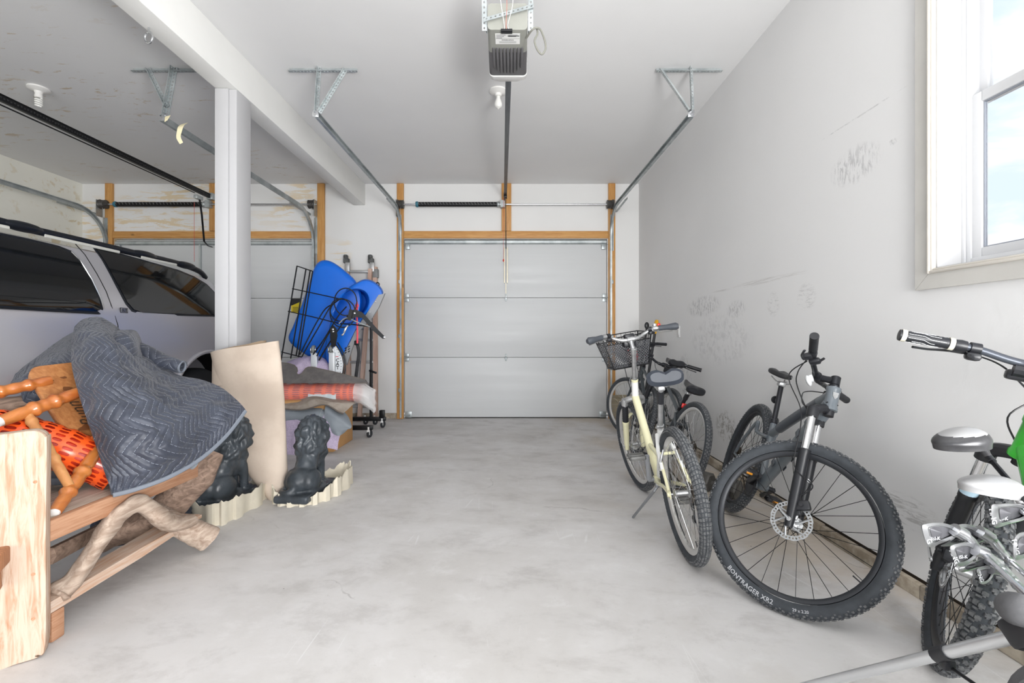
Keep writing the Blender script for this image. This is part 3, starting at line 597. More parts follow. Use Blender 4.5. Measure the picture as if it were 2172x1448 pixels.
def wheel(root, name, Mw, W, R, t, tread, rim_m, spk_m, nsp=32, rotor=None, hub_m=None, text=None, cass=False, rimw=.013, rimd=.022, hubw=.05, phase=0.0, valve=True, deco=None):
    MM = W@Mw; N = 72
    def pt(a, r, y): return V((r*math.cos(a), y, r*math.sin(a)))
    rr = R-2*t+.004                                     # outer edge of the rim
    mb = MB(); ax = (0, 1, 0)
    def ringmesh(m, prof, n, smooth=True):
        vs = [pt(2*PI*i/n, r, y) for i in range(n) for r, y in prof]; k = len(prof)
        m.add(vs, [(i*k+j, ((i+1) % n)*k+j, ((i+1) % n)*k+(j+1) % k, i*k+(j+1) % k) for i in range(n) for j in range(k)], smooth)
    ringmesh(mb, [(rr, -rimw), (rr-.004, -rimw-.0008), (rr-rimd*.7, -rimw*.8), (rr-rimd, -rimw*.4), (rr-rimd, rimw*.4), (rr-rimd*.7, rimw*.8), (rr-.004, rimw+.0008), (rr, rimw), (rr-.006, 0)], N)
    part = mb.build(name, rim_m, root, MM)
    mb = MB(); prof = []
    for j in range(15):
        b = -2.45+4.9*j/14; prof.append((R-t+t*math.cos(b), t*math.sin(b)*(1.0 if abs(b) < 1.8 else .9)))
    ringmesh(mb, prof, N); mb.build('tyre', M_tyre, part, MM)
    kb = MB()
    def knob(a, b, la, lb, h):
        da = la/2/R; db = lb/2/t; vs = []
        for rad, sh in ((t-.001, 1.0), (t+h, .86)):
            for sa in (-1, 1):
                for sb in (-1, 1):
                    bb_ = b+sb*db*sh; vs.append(pt(a+sa*da*sh, R-t+rad*math.cos(bb_), rad*math.sin(bb_)))
        kb.add(vs, [(4, 6, 7, 5), (0, 4, 5, 1), (2, 3, 7, 6), (0, 2, 6, 4), (1, 5, 7, 3)])
    if tread == 'block':
        n = 104
        for i in range(n):
            a = 2*PI*i/n
            for b in (-.92, -.46, 0, .46, .92): knob(a+(.5*2*PI/n if abs(b) > .9 or b == 0 else 0)*0+abs(b)*.02, b, .0165, .0098, .0022)
            for b in (-1.36, 1.36): knob(a+.03, b, .013, .008, .002)
    elif tread == 'knob':
        n = 92
        for i in range(n):
            a = 2*PI*i/n; o = PI/n
            if i % 2:
                for b in (-.16, .16): knob(a, b, .011, .006, .0032)
                for b in (-.50, .50): knob(a+o, b, .009, .007, .0032)
            else: knob(a, 0, .010, .009, .0032); knob(a+o*.6, .42, .009, .007, .0032); knob(a+o*.6, -.42, .009, .007, .0032)
            for b in (-.84, .84): knob(a, b, .010, .007, .0035)
            if i % 2:
                for b in (-1.08, 1.08): knob(a+o, b, .008, .005, .0022)
    elif tread == 'lug':
        n = 58
        for i in range(n):
            a = 2*PI*i/n; o = PI/n
            for sg in (-1, 1):
                knob(a+(o if sg > 0 else 0), sg*.26, .011, .014, .006); knob(a+.006+(o if sg > 0 else 0), sg*.30, .018, .007, .005); knob(a+o*.8, sg*.72, .016, .012, .0055); knob(a+o*1.7, sg*.62, .007, .013, .005)
                knob(a, sg*1.12, .018, .010, .007); knob(a+o, sg*1.15, .009, .009, .006)
    else:
        n = 84
        for i in range(n):
            a = 2*PI*i/n
            for sg in (-1, 1): knob(a+(.5*2*PI/n if sg > 0 else 0), sg*.28, .019, .009, .0012); knob(a+.01, sg*.75, .018, .010, .0012)
    if kb.f: kb.build('tread', M_knob, part, MM, sharp=0)
    sp = MB(); hr = .021 if not rotor else .026
    for i in range(nsp):
        sd = 1 if i % 2 else -1; a = 2*PI*(i+.5)/nsp+phase; cr = 1 if (i//2) % 2 else -1
        sp.tube([pt(a, rr-rimd+.001, 0), pt(a+cr*.95, hr, sd*hubw*.52)], .00125, 4, cap=False)
    sp.build('spokes', spk_m, part, MM)
    mb = MB(); w_ = hubw/2
    mb.lathe([(0, -w_-.026), (.006, -w_-.026), (.007, -w_-.008), (hr*.6, -w_-.006), (hr+.004, -w_), (hr+.004, -w_+.004), (hr*.62, -w_+.010), (hr*.62, w_-.010), (hr+.004, w_-.004), (hr+.004, w_), (hr*.6, w_+.006), (.007, w_+.008), (.006, w_+.026), (0, w_+.026)], (0, 0, 0), ax, 18)
    mb.build('hub', hub_m or M_alu, part, MM)
    if valve: mb = MB(); a = -PI/2-.75+phase; mb.seg(pt(a, rr-rimd, 0), pt(a, rr-rimd-.03, 0), .003, 6); mb.build('valve', M_blk, part, MM)
    if rotor:
        mb = MB(); yy = w_+.012; fn = lambda a, r, y: pt(a, r, yy+y)
        perf_ring(mb, fn, rotor-.018, rotor, 36, wave=.0012)
        for k in range(6):
            a = 2*PI*k/6; mb.tube([pt(a+.75, .018, yy), pt(a+.45, .03, yy), pt(a+.1, rotor-.030, yy), pt(a, rotor-.013, yy)], [.006, .005, .004, .005], 6, sq=(.25, 1) if False else None)
        mb.build('brake_rotor', M_rotor, part, MM)
    if cass:
        mb = MB()
        for k in range(6):
            r = .05-.0055*k; y = -w_-.004-.0045*k; pr = []; nt = 24
            mb.prism([((r+(.003 if i % 2 else -.001))*math.cos(PI*i/nt), (r+(.003 if i % 2 else -.001))*math.sin(PI*i/nt)) for i in range(2*nt)], (0, y, 0), (1,0,0), (0,0,1), (0, -.002, 0))
        mb.build('cassette', M_chain, part, MM)
    if text:
        for (s, size, ac, side, dirn, r_) in text:
            def fn(co, ac=ac, side=side, dirn=dirn, r_=r_):
                rad = r_-dirn*co.y*1.0; a = ac+dirn*side*-1*co.x/r_
                yy = (t*math.sqrt(max(0, 1-((rad-(R-t))/t)**2)) if rad > rr else rimw)+.0012
                return pt(a, rad, side*yy)
            text_mb(s, size, None, fn=fn, bold=.012).build('lettering', M_print if rad_dark(r_, rr) else M_blk, part, MM)
    return part
def rad_dark(r_, rr): return r_ > rr
def saddle_mesh(L, Wd, hgt=.05, dip=.012, tail_up=.012):
    rings = []; n = 20; k = 14
    for i in range(k+1):
        s = i/k; x = L*(.5-s)                            # nose (+x) to tail
        hw = Wd/2*(.20+.80*(max(0, (s-.30)/.70)**1.15)*(1 if s < .9 else 1-(s-.9)*2.2)) if s > .30 else Wd/2*(.20-.06*(1-s/.30)**2*2)
        if i == 0: hw *= .55
        if i == k: hw *= .86
        top = tail_up*max(0, (s-.5)*2)**1.5-.004*(1-s)*math.sin(PI*s); h = hgt*(.62+.38*s)*(1 if 0 < i < k else .6)
        ring = []
        for j in range(n):
            a = 2*PI*j/n; c_, s_ = math.cos(a), math.sin(a)
            y = hw*math.copysign(abs(c_)**.75, c_); z = top+(h*.45*abs(s_)**.8 if s_ > 0 else -h*.55*abs(s_)**.6)
            if s_ > .3: z -= dip*math.exp(-(y/(Wd*.10))**2)*min(1, s*1.4)
            ring.append(V((x, y, z)))
        rings.append(ring)
    return MB().loft(rings)
def pedal(mb, c, W_=.095, L=.10):
    for sx in (-1, 1): mb.rbox(c+V((sx*(L/2-.008), 0, 0)), (.016, W_, .022), .004)
    for sy in (-1, 1): mb.rbox(c+V((0, sy*(W_/2-.007), 0)), (L, .014, .022), .004)
    mb.rbox(c, (.03, W_, .026), .006); mb.seg(c+V((0, -W_*.5, 0)), c+V((0, W_*.62, 0)), .008)
def bike(name, label, W, cfg, group='bicycles along the right wall'):
    g = cfg; R, t, wb = g['R'], g['t'], g['wb']; al = math.radians(g.get('head', 70)); off = g.get('off', .045); Lf = g.get('Lf', .40)
    root = thing(name, label, 'bicycle', W@V((0, 0, 0)), group)
    u = V((-math.cos(al), 0, math.sin(al))); n = V((math.sin(al), 0, math.cos(al))); yv = V((0, 1, 0))
    FA = V((wb, 0, R)); A0 = FA-n*off; S = Mx.Translation(A0)@Mx.Rotation(g['steer'], 4, u)@Mx.Translation(-A0); WS = W@S
    fm, bl = g['frame_m'], g.get('bar_m', M_anod)
    # wheels
    kw = dict(nsp=g.get('nsp', 32))
    wheel(root, 'rear_wheel', Mx.Translation((0, 0, R)), W, R, t, g['tread'], g['rim_m'], g['spk_m'], cass=g.get('cass', True), rotor=g.get('rotor'), hub_m=g.get('hub_m'), hubw=.075, text=g.get('rear_text'), rimd=g.get('rimd', .022), rimw=g.get('rimw', .013), phase=.1, **kw)
    wheel(root, 'front_wheel', Mx.Translation(FA), WS, R, t, g['tread'], g['rim_m'], g['spk_m'], rotor=g.get('rotor'), hub_m=g.get('hub_m'), hubw=.06, text=g.get('front_text'), rimd=g.get('rimd', .022), rimw=g.get('rimw', .013), phase=g.get('phase', 0), **kw)
    # frame
    Hb = A0+u*(Lf+.025); Ht = Hb+u*g.get('hl', .12); BB = V((g.get('cs', .43), 0, g.get('bbh', .29)))
    ST = V((BB.x-g.get('stx', .14), 0, g.get('stz', .60))); RA = V((0, 0, R))
    frame_ = MB(); hr = g.get('hr', .022)
    frame_.lathe([(hr*.9, 0), (hr*1.12, .003), (hr*1.12, .016), (hr, .022), (hr, (Ht-Hb).length-.02), (hr*1.1, (Ht-Hb).length-.014), (hr*1.1, (Ht-Hb).length-.002), (hr*.9, (Ht-Hb).length)], Hb, u, 20)
    for pts, r, sq in g['tubes'](Hb, Ht, BB, ST, RA, u): frame_.tube(pts, r, 12, sq=sq)
    frame_.seg(BB-yv*.036, BB+yv*.036, .022, 16)
    for sy in (-1, 1):
        ra = RA+yv*sy*.062
        frame_.tube(catmull([BB+yv*sy*.022, BB+V((-.10, sy*.036, .006)), RA+V((.16, sy*.052, -.012)), ra], 5), [.013]*5+[.011]*5+[.0085]*6, 8)
        if g.get('curved_stay'):
            top = g['stay_top'](ST, BB, Hb); frame_.tube(catmull([top+yv*sy*.018, top+V((-.10, sy*.05, .0)), V((.20, sy*.062, R+.26)), V((.06, sy*.066, R+.10)), ra], 6), [.011]*12+[.0095]*13, 8)
        else:
            top = lerp(BB, ST, g.get('stay_at', .86)); frame_.tube([top+yv*sy*.018, lerp(top, RA, .3)+yv*sy*.045, ra], [.011, .0095, .008], 8)
        frame_.rbox(ra, (.035, .006, .04), .002)
        frame_.seg(ra-yv*.004, ra+yv*.008*sy+yv*.004, .012, 10)
    br = lerp(BB, ST, .86 if not g.get('curved_stay') else .8); 
    frame_.tube([V((R*.75, -.045, R+.17)), V((R*.75, .045, R+.17))] if False else [lerp(lerp(BB, ST, .86), RA, .35)+yv*-.045, lerp(lerp(BB, ST, .86), RA, .35)+yv*.045], .009, 8) if not g.get('curved_stay') else None
    fo = frame_.build('frame', fm, root, W)
    for m_, fnn in g.get('decals', []): fnn(Hb, Ht, BB, ST, u).build('frame_decal', m_, fo, W)
    # seat post, clamp, saddle
    sa = (ST-BB).normalized(); SP = ST+sa*g['post']
    mb = MB(); mb.seg(ST-sa*.03, SP, .0145, 14); po_ = mb.build('seat_post', g.get('post_m', M_anod), root, W)
    mb = MB(); mb.lathe([(.018, -.012), (.021, -.010), (.021, .012), (.018, .014)], ST, sa, 16)
    q = ST+V((-.02, .014, 0)); mb.tube(catmull([q, q+V((-.02, .02, .004)), q+V((-.05, .026, .016)), q+V((-.075, .022, .022))], 4), [.005, .004, .005], 6); mb.build('seat_clamp', g.get('clamp_m', M_anod), po_, W)
    if g.get('post_mid'): mb = MB(); mb.seg(lerp(ST, SP, .62), lerp(ST, SP, .92), .0185, 14); mb.build('post_sleeve', M_blk, po_, W)
    mb = MB(); mb.rbox(SP, (.05, .04, .03), .008)
    for sy in (-1, 1): mb.tube(catmull([SP+V((.11, sy*.008, .022)), SP+V((.05, sy*.022, .012)), SP+V((-.04, sy*.022, .010)), SP+V((-.10, sy*.04, .03))], 5), .0035, 6)
    sr = mb.build('saddle_rails', g.get('rail_m', M_alu), po_, W)
    L, Wd = g.get('saddle', (.27, .15)); mb = saddle_mesh(L, Wd, g.get('sad_h', .055), g.get('dip', .010)); Ms = Mx.Translation(SP+V((-.01, 0, .055)))@Mx.Rotation(math.radians(g.get('sad_tilt', 0)), 4, 'Y')
    sd = mb.build('saddle', g.get('sad_m', M_blk), root, W@Ms)
    if g.get('taillight'):
        c = lerp(ST, SP, g['taillight']); mb = MB(); mb.rbox(c+V((-.035, 0, .0)), (.03, .016, .02), .004); tl = mb.build('light_bracket', M_blk, po_, W)
        if g.get('tail_round'): mb = MB(); mb.lathe([(0, 0), (.022, .0), (.024, .008), (.018, .018), (0, .02)], c+V((-.045, 0, 0)), (-1, 0, 0), 18); mb.build('tail_light', [M_blk], po_, W); mb = MB(); mb.lathe([(0, .02), (.012, .018), (.0, .024)], c+V((-.045, 0, 0)), (-1, 0, 0), 14); mb.build('tail_lens', M_red, po_, W)
        else: mb = MB(); mb.rbox(c+V((-.055, 0, .0)), (.022, .05, .042), .007); mb.rbox(c+V((-.062, 0, 0)), (.022, .03, .03), .006); mb.build('reflector', M_red, po_, W)
    # crank, chain, pedals
    ca = g.get('crank_a', .4); cl_ = .17; chx = -.050
    mb = MB(); nt = 36; r = g.get('ring_r', .082)
    mb.prism([((r+(.003 if i % 2 else -.002))*math.cos(PI*i/nt), (r+(.003 if i % 2 else -.002))*math.sin(PI*i/nt)) for i in range(2*nt)], BB+V((0, chx-.002, 0)), (1,0,0), (0,0,1), (0, .004, 0))
    mb.torus(BB+V((0, chx, 0)), (0,1,0), r*.78, .004, 30, 6)
    cr_ = mb.build('chainring', g.get('ring_m', M_anod), root, W)
    ends = {}
    for sy, aa in ((-1, ca), (1, ca+PI)):
        e0 = BB+yv*sy*.062; e1 = e0+V((math.cos(aa)*cl_, sy*.012, math.sin(aa)*cl_)); mb = MB()
        mb.tube([e0, lerp(e0, e1, .5), e1], [.018, .014, .015], 10, sq=(1, .8)); mb.seg(BB+yv*sy*.03, e0+yv*sy*.01, .014, 12); mb.build('crank_arm', g.get('crank_m', M_anod), cr_, W)
        mb = MB(); pc = e1+yv*sy*.062; pedal(mb, pc); pd = mb.build('pedal', g.get('pedal_m', M_blk), cr_, W)
        mb = MB()
        for sx in (-1, 1): mb.rbox(pc+V((sx*.0495, 0, 0)), (.006, .03, .011), .002)
        if g.get('amber'): mb.build('pedal_reflector', M_amber, pd if False else cr_, W)
    mb = MB(); rc = .034; cc = BB+V((0, chx, 0)); rcx = V((0, chx, R)); loop = []
    d = (rcx-cc); ang = math.atan2(d.z, d.x)
    for i in range(13): a = ang-PI/2+0*i-PI*(i/12)+PI; loop.append(cc+V((math.cos(a+PI)*r*-1, 0, math.sin(a+PI)*r*-1)))
    loop = []
    for i in range(13): a = ang+PI/2+PI*i/12+PI; loop.append(cc+V((math.cos(a)*r, 0, math.sin(a)*r)))
    for i in range(13): a = ang-PI/2+PI*i/12; loop.append(rcx+V((math.cos(a)*rc, 0, math.sin(a)*rc)))
    pts = loop+[loop[0]]; L_ = 0
    for a, b_ in zip(pts, pts[1:]):
        k = max(1, int((b_-a).length/.0127))
        for i in range(k): mb.box(lerp(a, b_, (i+.5)/k), (.0105, .006 if (L_+i) % 2 else .0035, .008), frame((b_-a), V((0,1,0)))@Mx(((0,0,1),(0,1,0),(1,0,0))).transposed())
        L_ += k
    mb.build('chain', M_chain, root, W)
    mb = MB(); q = RA+V((.0, -.062, -.04)); mb.rbox(q, (.03, .02, .05), .006); mb.rbox(q+V((.02, .008, -.07)), (.02, .006, .10), .004)
    for dz in (-.04, -.105): mb.lathe([(.004, -.004), (.020, -.004), (.020, .004), (.004, .004)], q+V((.02, .012, dz)), (0, 1, 0), 14)
    mb.build('derailleur', M_anod, root, W)
    # fork
    yo = g.get('fork_w', .062); Cb = A0+u*Lf; mb = MB(); fk = g.get('fork', 'susp'); lowm = g.get('lower_m', M_blk)
    if fk == 'susp':
        mb.tube(catmull([FA+u*(Lf-.02)+yv*yo-n*0, Cb+yv*yo*.8-n*.0+n*off*.7+u*.012, Cb+n*off*.2+u*.03, Cb-yv*yo*.8+n*off*.7+u*.012, FA+u*(Lf-.02)-yv*yo], 5), .021, 10, sq=(1, 1))
        for sy in (-1, 1): mb.lathe([(.016, 0), (.024, .0), (.025, .04), (.020, .05), (0, .05)], FA+u*(Lf-.035)+yv*sy*yo, u, 16)
        mb.seg(Cb, Hb+u*.005, .02, 14); fkp = mb.build('fork', g.get('crown_m', M_blk), root, WS)
        s0 = g.get('stan', .20)
        for sy in (-1, 1):
            b_ = FA+yv*sy*yo
            mb = MB(); mb.seg(b_+u*(Lf-s0-.02), b_+u*(Lf-.02), .0155, 16); mb.build('stanchion', g.get('stan_m', M_chrome), fkp, WS)
            if g.get('boot'): mb = MB(); mb.lathe([(.021+(.002 if i % 2 else 0), i*.0085) for i in range(int((s0-.03)/.0085))], b_+u*(Lf-s0+.0), u, 16); mb.build('boot', M_blk, fkp, WS)
            mb = MB(); mb.lathe([(.0, -.03), (.015, -.03), (.018, .0), (.018, .03), (.021, .09), (.0225, Lf-s0-.02), (.0245, Lf-s0-.015), (.0245, Lf-s0), (.017, Lf-s0+.004)], b_, u, 18); mb.build('lower_leg', lowm, fkp, WS)
        mb = MB(); q = FA+u*(Lf-s0-.03); mb.tube(catmull([q+yv*yo, q+yv*yo*.85-n*.0+u*.05, q+u*.085+n*.012, q-yv*yo*.85+u*.05, q-yv*yo], 5), .011, 8); mb.build('arch', lowm, fkp, WS)
    else:
        mb.seg(Cb-u*.01, Hb+u*.005, .018, 12); mb.tube([Cb-yv*yo*1.0-u*.01, Cb+yv*yo*1.0-u*.01], .017, 10)
        for sy in (-1, 1): mb.tube([Cb+yv*sy*yo-u*.01, lerp(Cb, FA, .5)+yv*sy*yo, FA+yv*sy*yo], [.016, .014, .010], 10)
        fkp = mb.build('fork', lowm, root, WS)
    mb = MB()
    for sy in (-1, 1): mb.seg(FA+yv*sy*(yo-.02), FA+yv*sy*(yo+.022), .009, 10)
    mb.tube([FA+yv*(yo+.02), FA+yv*(yo+.03)+V((.02, 0, .03)), FA+yv*(yo+.028)+V((.03, 0, .06))], [.006, .005, .004], 6); mb.build('axle_lever', M_alu, fkp, WS)
    if g.get('rotor'):
        c = FA+V((-.055, yo-.008, .055)); mb = MB(); mb.rbox(c, (.06, .032, .04), .008); mb.rbox(c+V((.025, -.005, -.022)), (.03, .02, .03), .006); mb.seg(c+V((0, .018, 0)), c+V((0, .028, 0)), .008); mb.seg(c+V((.03, .006, .02)), FA+u*.10+yv*yo, .008, 8); mb.build('brake_caliper', M_blk, fkp, WS)
    if g.get('vbrake'):
        mb = MB(); q = FA+u*(R-2*t+.02)+n*.0
        for sy in (-1, 1): mb.tube([q+V((.03, sy*.05, -.03)), q+V((.035, sy*.045, .03)), q+V((.03, sy*.03, .075))], [.008, .007, .006], 8); mb.rbox(q+V((.0, sy*.018, -.02)), (.05, .012, .012), .003)
        mb.build('rim_brake', M_alu, fkp, WS)
        mb = MB(); q = lerp(lerp(BB, ST, .86), RA, .42)
        for sy in (-1, 1): mb.tube([q+V((-.02, sy*.06, -.06)), q+V((-.03, sy*.05, -.0)), q+V((-.02, sy*.03, .05))], [.008, .007, .006], 8)
        mb.build('rear_rim_brake', g.get('vb_m', M_alu), fo, W)
    # stem and bar
    St = Ht+u*g.get('quill', .03); fw = V((1, 0, 0)); f_ = (n*math.cos(g.get('srise', .1))+u*math.sin(g.get('srise', .1)))
    Bc = St+f_*g.get('reach', .08); mb = MB()
    mb.lathe([(.019, 0), (.021, .003), (.021, .010), (.016, .012)], Ht, u, 16)
    mb.seg(Ht, St-u*.0, g.get('qr', .016), 14); mb.lathe([(.018, -.022), (.020, -.020), (.020, .018), (.015, .022), (0, .022)], St, u, 16)
    mb.tube([St, lerp(St, Bc, .5), Bc], [.0175, .0155, .018], 12); mb.tube([Bc-yv*.024, Bc+yv*.024], .021, 14); hb = mb.build('stem', g.get('stem_m', bl), root, WS)
    hw, rise, sweep = g['bar']; prof = [(0, 0, 0), (.05, 0, 0), (.10, rise*.25, -.005), (.16, rise*.85, -.012), (.21, rise, -sweep*.4), (hw, rise*.95, -sweep)]
    if g.get('cruiser'): prof = [(0, 0, 0), (.055, .002, .004), (.115, rise*.55, .014), (.165, rise, -.0), (.205, rise, -sweep*.35), (hw, rise*.85, -sweep)]
    bp = lambda s_, i: Bc+yv*(s_*prof[i][0])+V((0, 0, prof[i][1]))+fw*prof[i][2]
    pts = catmull([bp(-1, i) for i in range(5, 0, -1)]+[bp(0, 0)]+[bp(1, i) for i in range(1, 6)], 6)
    mb = MB(); mb.tube(pts, [.0115 if abs((p-Bc).dot(yv)) > .06 else .0145 for p in pts], 12); ba = mb.build('handlebar', g.get('barm2', bl), root, WS)
    for sy in (-1, 1):
        e1 = bp(sy, 5); e0 = bp(sy, 4); d = (e1-e0).normalized(); gl = g.get('grip', .125); g0 = e1-d*gl; mb = MB()
        if g.get('ergo'):
            mb.tube([g0, g0+d*.02, g0+d*.05, e1-d*.04, e1-d*.012, e1+d*.004], [.017, .017, .0165, .021, .023, .014], 14, sq=(1, 1.1))
        else:
            prf = [(.014, 0)]+[(.0165+(.0011 if i % 2 else 0), gl*(i+1)/22) for i in range(20)]+[(.018, gl-.003), (.0175, gl+.003), (0, gl+.004)]; mb.lathe(prf, g0, d, 16)
        gr = mb.build('grip', g.get('grip_m', M_blk), ba, WS)
        if g.get('grip_rings'):
            for c_ in (g0, e1-d*.008): mb = MB(); mb.lathe([(.012, -.006), (.0195, -.006), (.0195, .006), (.012, .006)], c_, d, 16); mb.build('grip_ring', mat('cream_rubber', (196, 192, 178), .6), ba, WS)
            mb = MB()
            for k in range(9):
                aa = 2*PI*k/9; q = frame(d)
                path = [g0+d*(gl*s_)+q@V((math.cos(aa+o_)*.0176, math.sin(aa+o_)*.0176, 0)) for s_, o_ in ((.12+.1*(k%3), 0), (.40, .0), (.55, .45), (.86-.1*(k%2), .45))]; mb.tube(path, .0006, 4)
            mb.build('grip_grooves', M_clear, ba, WS)
        c = g0-d*.022; mb = MB(); mb.lathe([(.0, -.014), (.0165, -.014), (.0185, 0), (.0165, .014), (0, .014)], c, d, 14)
        mb.rbox(c+V((.022, 0, -.012)), (.034, .040, .022), .006); lv = g.get('lever', 1.0)
        q = c+V((.036, 0, -.016)); mb.tube(catmull([q-d*.012, q+d*.03+V((.010, 0, -.004)), q+d*.08*lv+V((.012, 0, -.010)), q+d*.125*lv+V((.004, 0, -.012))], 4), [.0075, .006, .0055, .0055, .006], 8, sq=(1, .7))
        mb.build('brake_lever', g.get('lever_m', M_blk), ba, WS)
        c2 = c-d*.035; mb = MB(); mb.lathe([(.0, -.012), (.0165, -.012), (.0165, .012), (0, .012)], c2, d, 14); mb.rbox(c2+V((-.004, 0, -.026)), (.045, .036, .024), .009); mb.tube([c2+V((-.02, 0, -.03)), c2+V((-.04, 0, -.026))+d*.012], [.006, .005], 6); mb.build('shifter', g.get('shift_m', M_blk), ba, WS)
        # cables
        q0 = c+V((.026, 0, -.016))-d*.02; hx = WS.inverted()@(W@(lerp(Hb, Ht, .35)+V((.02, sy*-.022, 0))))
        mb = MB(); mb.tube(catmull([q0, q0-d*.08+V((.035, 0, -.012)), Bc+V((.085, sy*.05, -.045)), Bc+V((.07, -sy*.045, -.15)), hx] if g.get('long_cable', True) else [q0, q0-d*.07+V((.02, 0, -.01)), Bc+V((.03, sy*.02, -.05)), hx], 7), .0026, 6); mb.build('cable', M_cable, ba, WS)
    if g.get('fork_cable'):
        c = FA+V((-.055, yo+.012, .09)); mb = MB(); mb.tube(catmull([bp(1, 4)+V((.03, -.02, -.02)), Bc+V((.10, .12, -.02)), Bc+V((.09, .07, -.16)), FA+u*(Lf-.10)+n*.03+yv*(yo+.015), FA+u*(Lf*.45)+yv*(yo+.024)+n*.02, FA+u*.16+yv*(yo+.02)-n*.06, c], 7), .0026, 6); mb.build('hose', M_cable, fkp, WS)
    return dict(root=root, Hb=Hb, Ht=Ht, BB=BB, ST=ST, RA=RA, FA=FA, Bc=Bc, St=St, W=W, WS=WS, u=u, n=n, frame=fo, bar=ba, fork=fkp, SP=SP, bp=bp, A0=A0, Cb=Cb)
def place(x, y, theta, lean, pitch=0.0):
    return Mx.Translation((x, y, 0))@Mx.Rotation(PI/2-math.radians(theta), 4, 'Z')@Mx.Rotation(math.radians(lean), 4, 'X')@Mx.Rotation(math.radians(pitch), 4, 'Y')
def touch(W, g, dz=0.0):                             # pitch so that both tyres stand on the floor
    R, t, wb = g['R'], g['t'], g['wb']; al = math.radians(g.get('head', 70)); off = g.get('off', .045)
    u = V((-math.cos(al), 0, math.sin(al))); n = V((math.sin(al), 0, math.cos(al))); FA = V((wb, 0, R)); A0 = FA-n*off
    S = Mx.Translation(A0)@Mx.Rotation(g['steer'], 4, u)@Mx.Translation(-A0)
    def low(M, c): return min((M@(c+V(((R-t)*math.cos(a), 0, (R-t)*math.sin(a))))).z for a in [2*PI*i/360 for i in range(360)])-t
    zr = low(W, V((0, 0, R))); W = Mx.Translation((0, 0, -zr))@W
    for k in range(6):
        zf = low(W@S, FA); W = W@Mx.Rotation(math.atan2(zf, wb), 4, 'Y'); zr = low(W, V((0, 0, R))); W = Mx.Translation((0, 0, -zr))@W
    return W
# --- the cream comfort bike
M_cream = mat('cream_paint', (232, 228, 190), .28, coat=.4, var=.05, vs=9); M_wfr = mat('white_gloss', (232, 232, 230), .25, coat=.4)
def tubes_white(Hb, Ht, BB, ST, RA, u):
    h = lerp(Hb, Ht, .12); return [(catmull([h, lerp(h, BB, .35)+V((-.005, 0, -.012)), lerp(h, BB, .75)+V((-.0, 0, -.02)), BB], 6), .027, None), ([BB, ST], .017, None),
        (catmull([lerp(h, BB, .62)+V((0, 0, .0)), lerp(BB, ST, .42)], 3), .013, None)]
cfgW = dict(R=.335, t=.027, wb=1.084, head=70, off=.045, Lf=.375, hl=.155, bbh=.275, cs=.44, stx=.155, stz=.62, post=.255, steer=math.radians(9), frame_m=M_cream, rim_m=mat('rim_silver', (212, 211, 208), .35, .55), spk_m=M_spoke, tread='block',
    tubes=tubes_white, saddle=(.25, .225), sad_h=.095, dip=.020, sad_m=mat("vinyl_blue_grey", (52, 57, 66), .5, var=.15, vs=9), bar=(.315, .045, .075), cruiser=True, ergo=True, grip_m=mat('grip_grey', (66, 70, 76), .55), bar_m=M_alu, barm2=M_alu,
    quill=.21, reach=.085, srise=.95, lower_m=M_cream, crown_m=M_alu, boot=True, stan=.17, crank_m=mat('grey_crank', (150, 152, 156), .4, .4), crank_a=1.9-PI, pedal_m=mat('pedal_grey', (112, 112, 110), .5, .2), vbrake=True, post_m=M_alu, post_mid=True, lever_m=M_alu, shift_m=M_blk, rimd=.026, hub_m=M_alu, sad_tilt=5, ring_r=.075, clamp_m=M_alu,
    rear_text=[('X-51', .030, PI*1.20, 1, 1, .262)])
W1 = touch(place(.903, 2.306, 3.2, -6.5), cfgW)
b1 = bike('comfort_bicycle', 'cream and white bicycle with front basket, standing on its kickstand', W1, cfgW)
W, WS, n, u = b1['W'], b1['WS'], b1['n'], b1['u']; yv = V((0, 1, 0))
mb = MB(); mb.tube([b1['BB'], b1['ST']], .0185, 14); mb.tube([b1['ST']-(b1['ST']-b1['BB'])*.02, b1['ST']], .021, 14)
for sy in (-1, 1): q = lerp(b1['BB'], b1['ST'], .86); mb.tube([q+yv*sy*.018, lerp(q, b1['RA'], .3)+yv*sy*.045, lerp(q, b1['RA'], .62)+yv*sy*.056], [.0125, .0112, .0100], 8)
h_ = (b1['Ht']-b1['Hb']); mb.build('seat_tube_panel', M_wfr, b1['frame'], W); mb = MB(); mb.lathe([(.0235, .0), (.0255, .005), (.0240, .02), (.0235, h_.length-.004)], b1['Hb'], u, 20); mb.build('head_tube_panel', M_wfr, b1['frame'], W)
mb = MB(); q = lerp(b1['BB'], b1['ST'], .62); mb.box(q+V((-.018, 0, 0)), (.004, .014, .05)); mb.build('red_badge', M_red, b1['frame'], W)
# kickstand to the left
foot = W.inverted()@V((.755, 2.83, .006)); a = b1['BB']+V((-.07, .03, -.012)); mb = MB(); mb.rbox(a, (.03, .035, .025), .006); mb.tube([a, a+V((-.01, .03, -.03)), foot], [.010, .008, .0075], 8); mb.build('kickstand', mat('grey_alloy', (140, 142, 145), .4, .6), b1['root'], W)
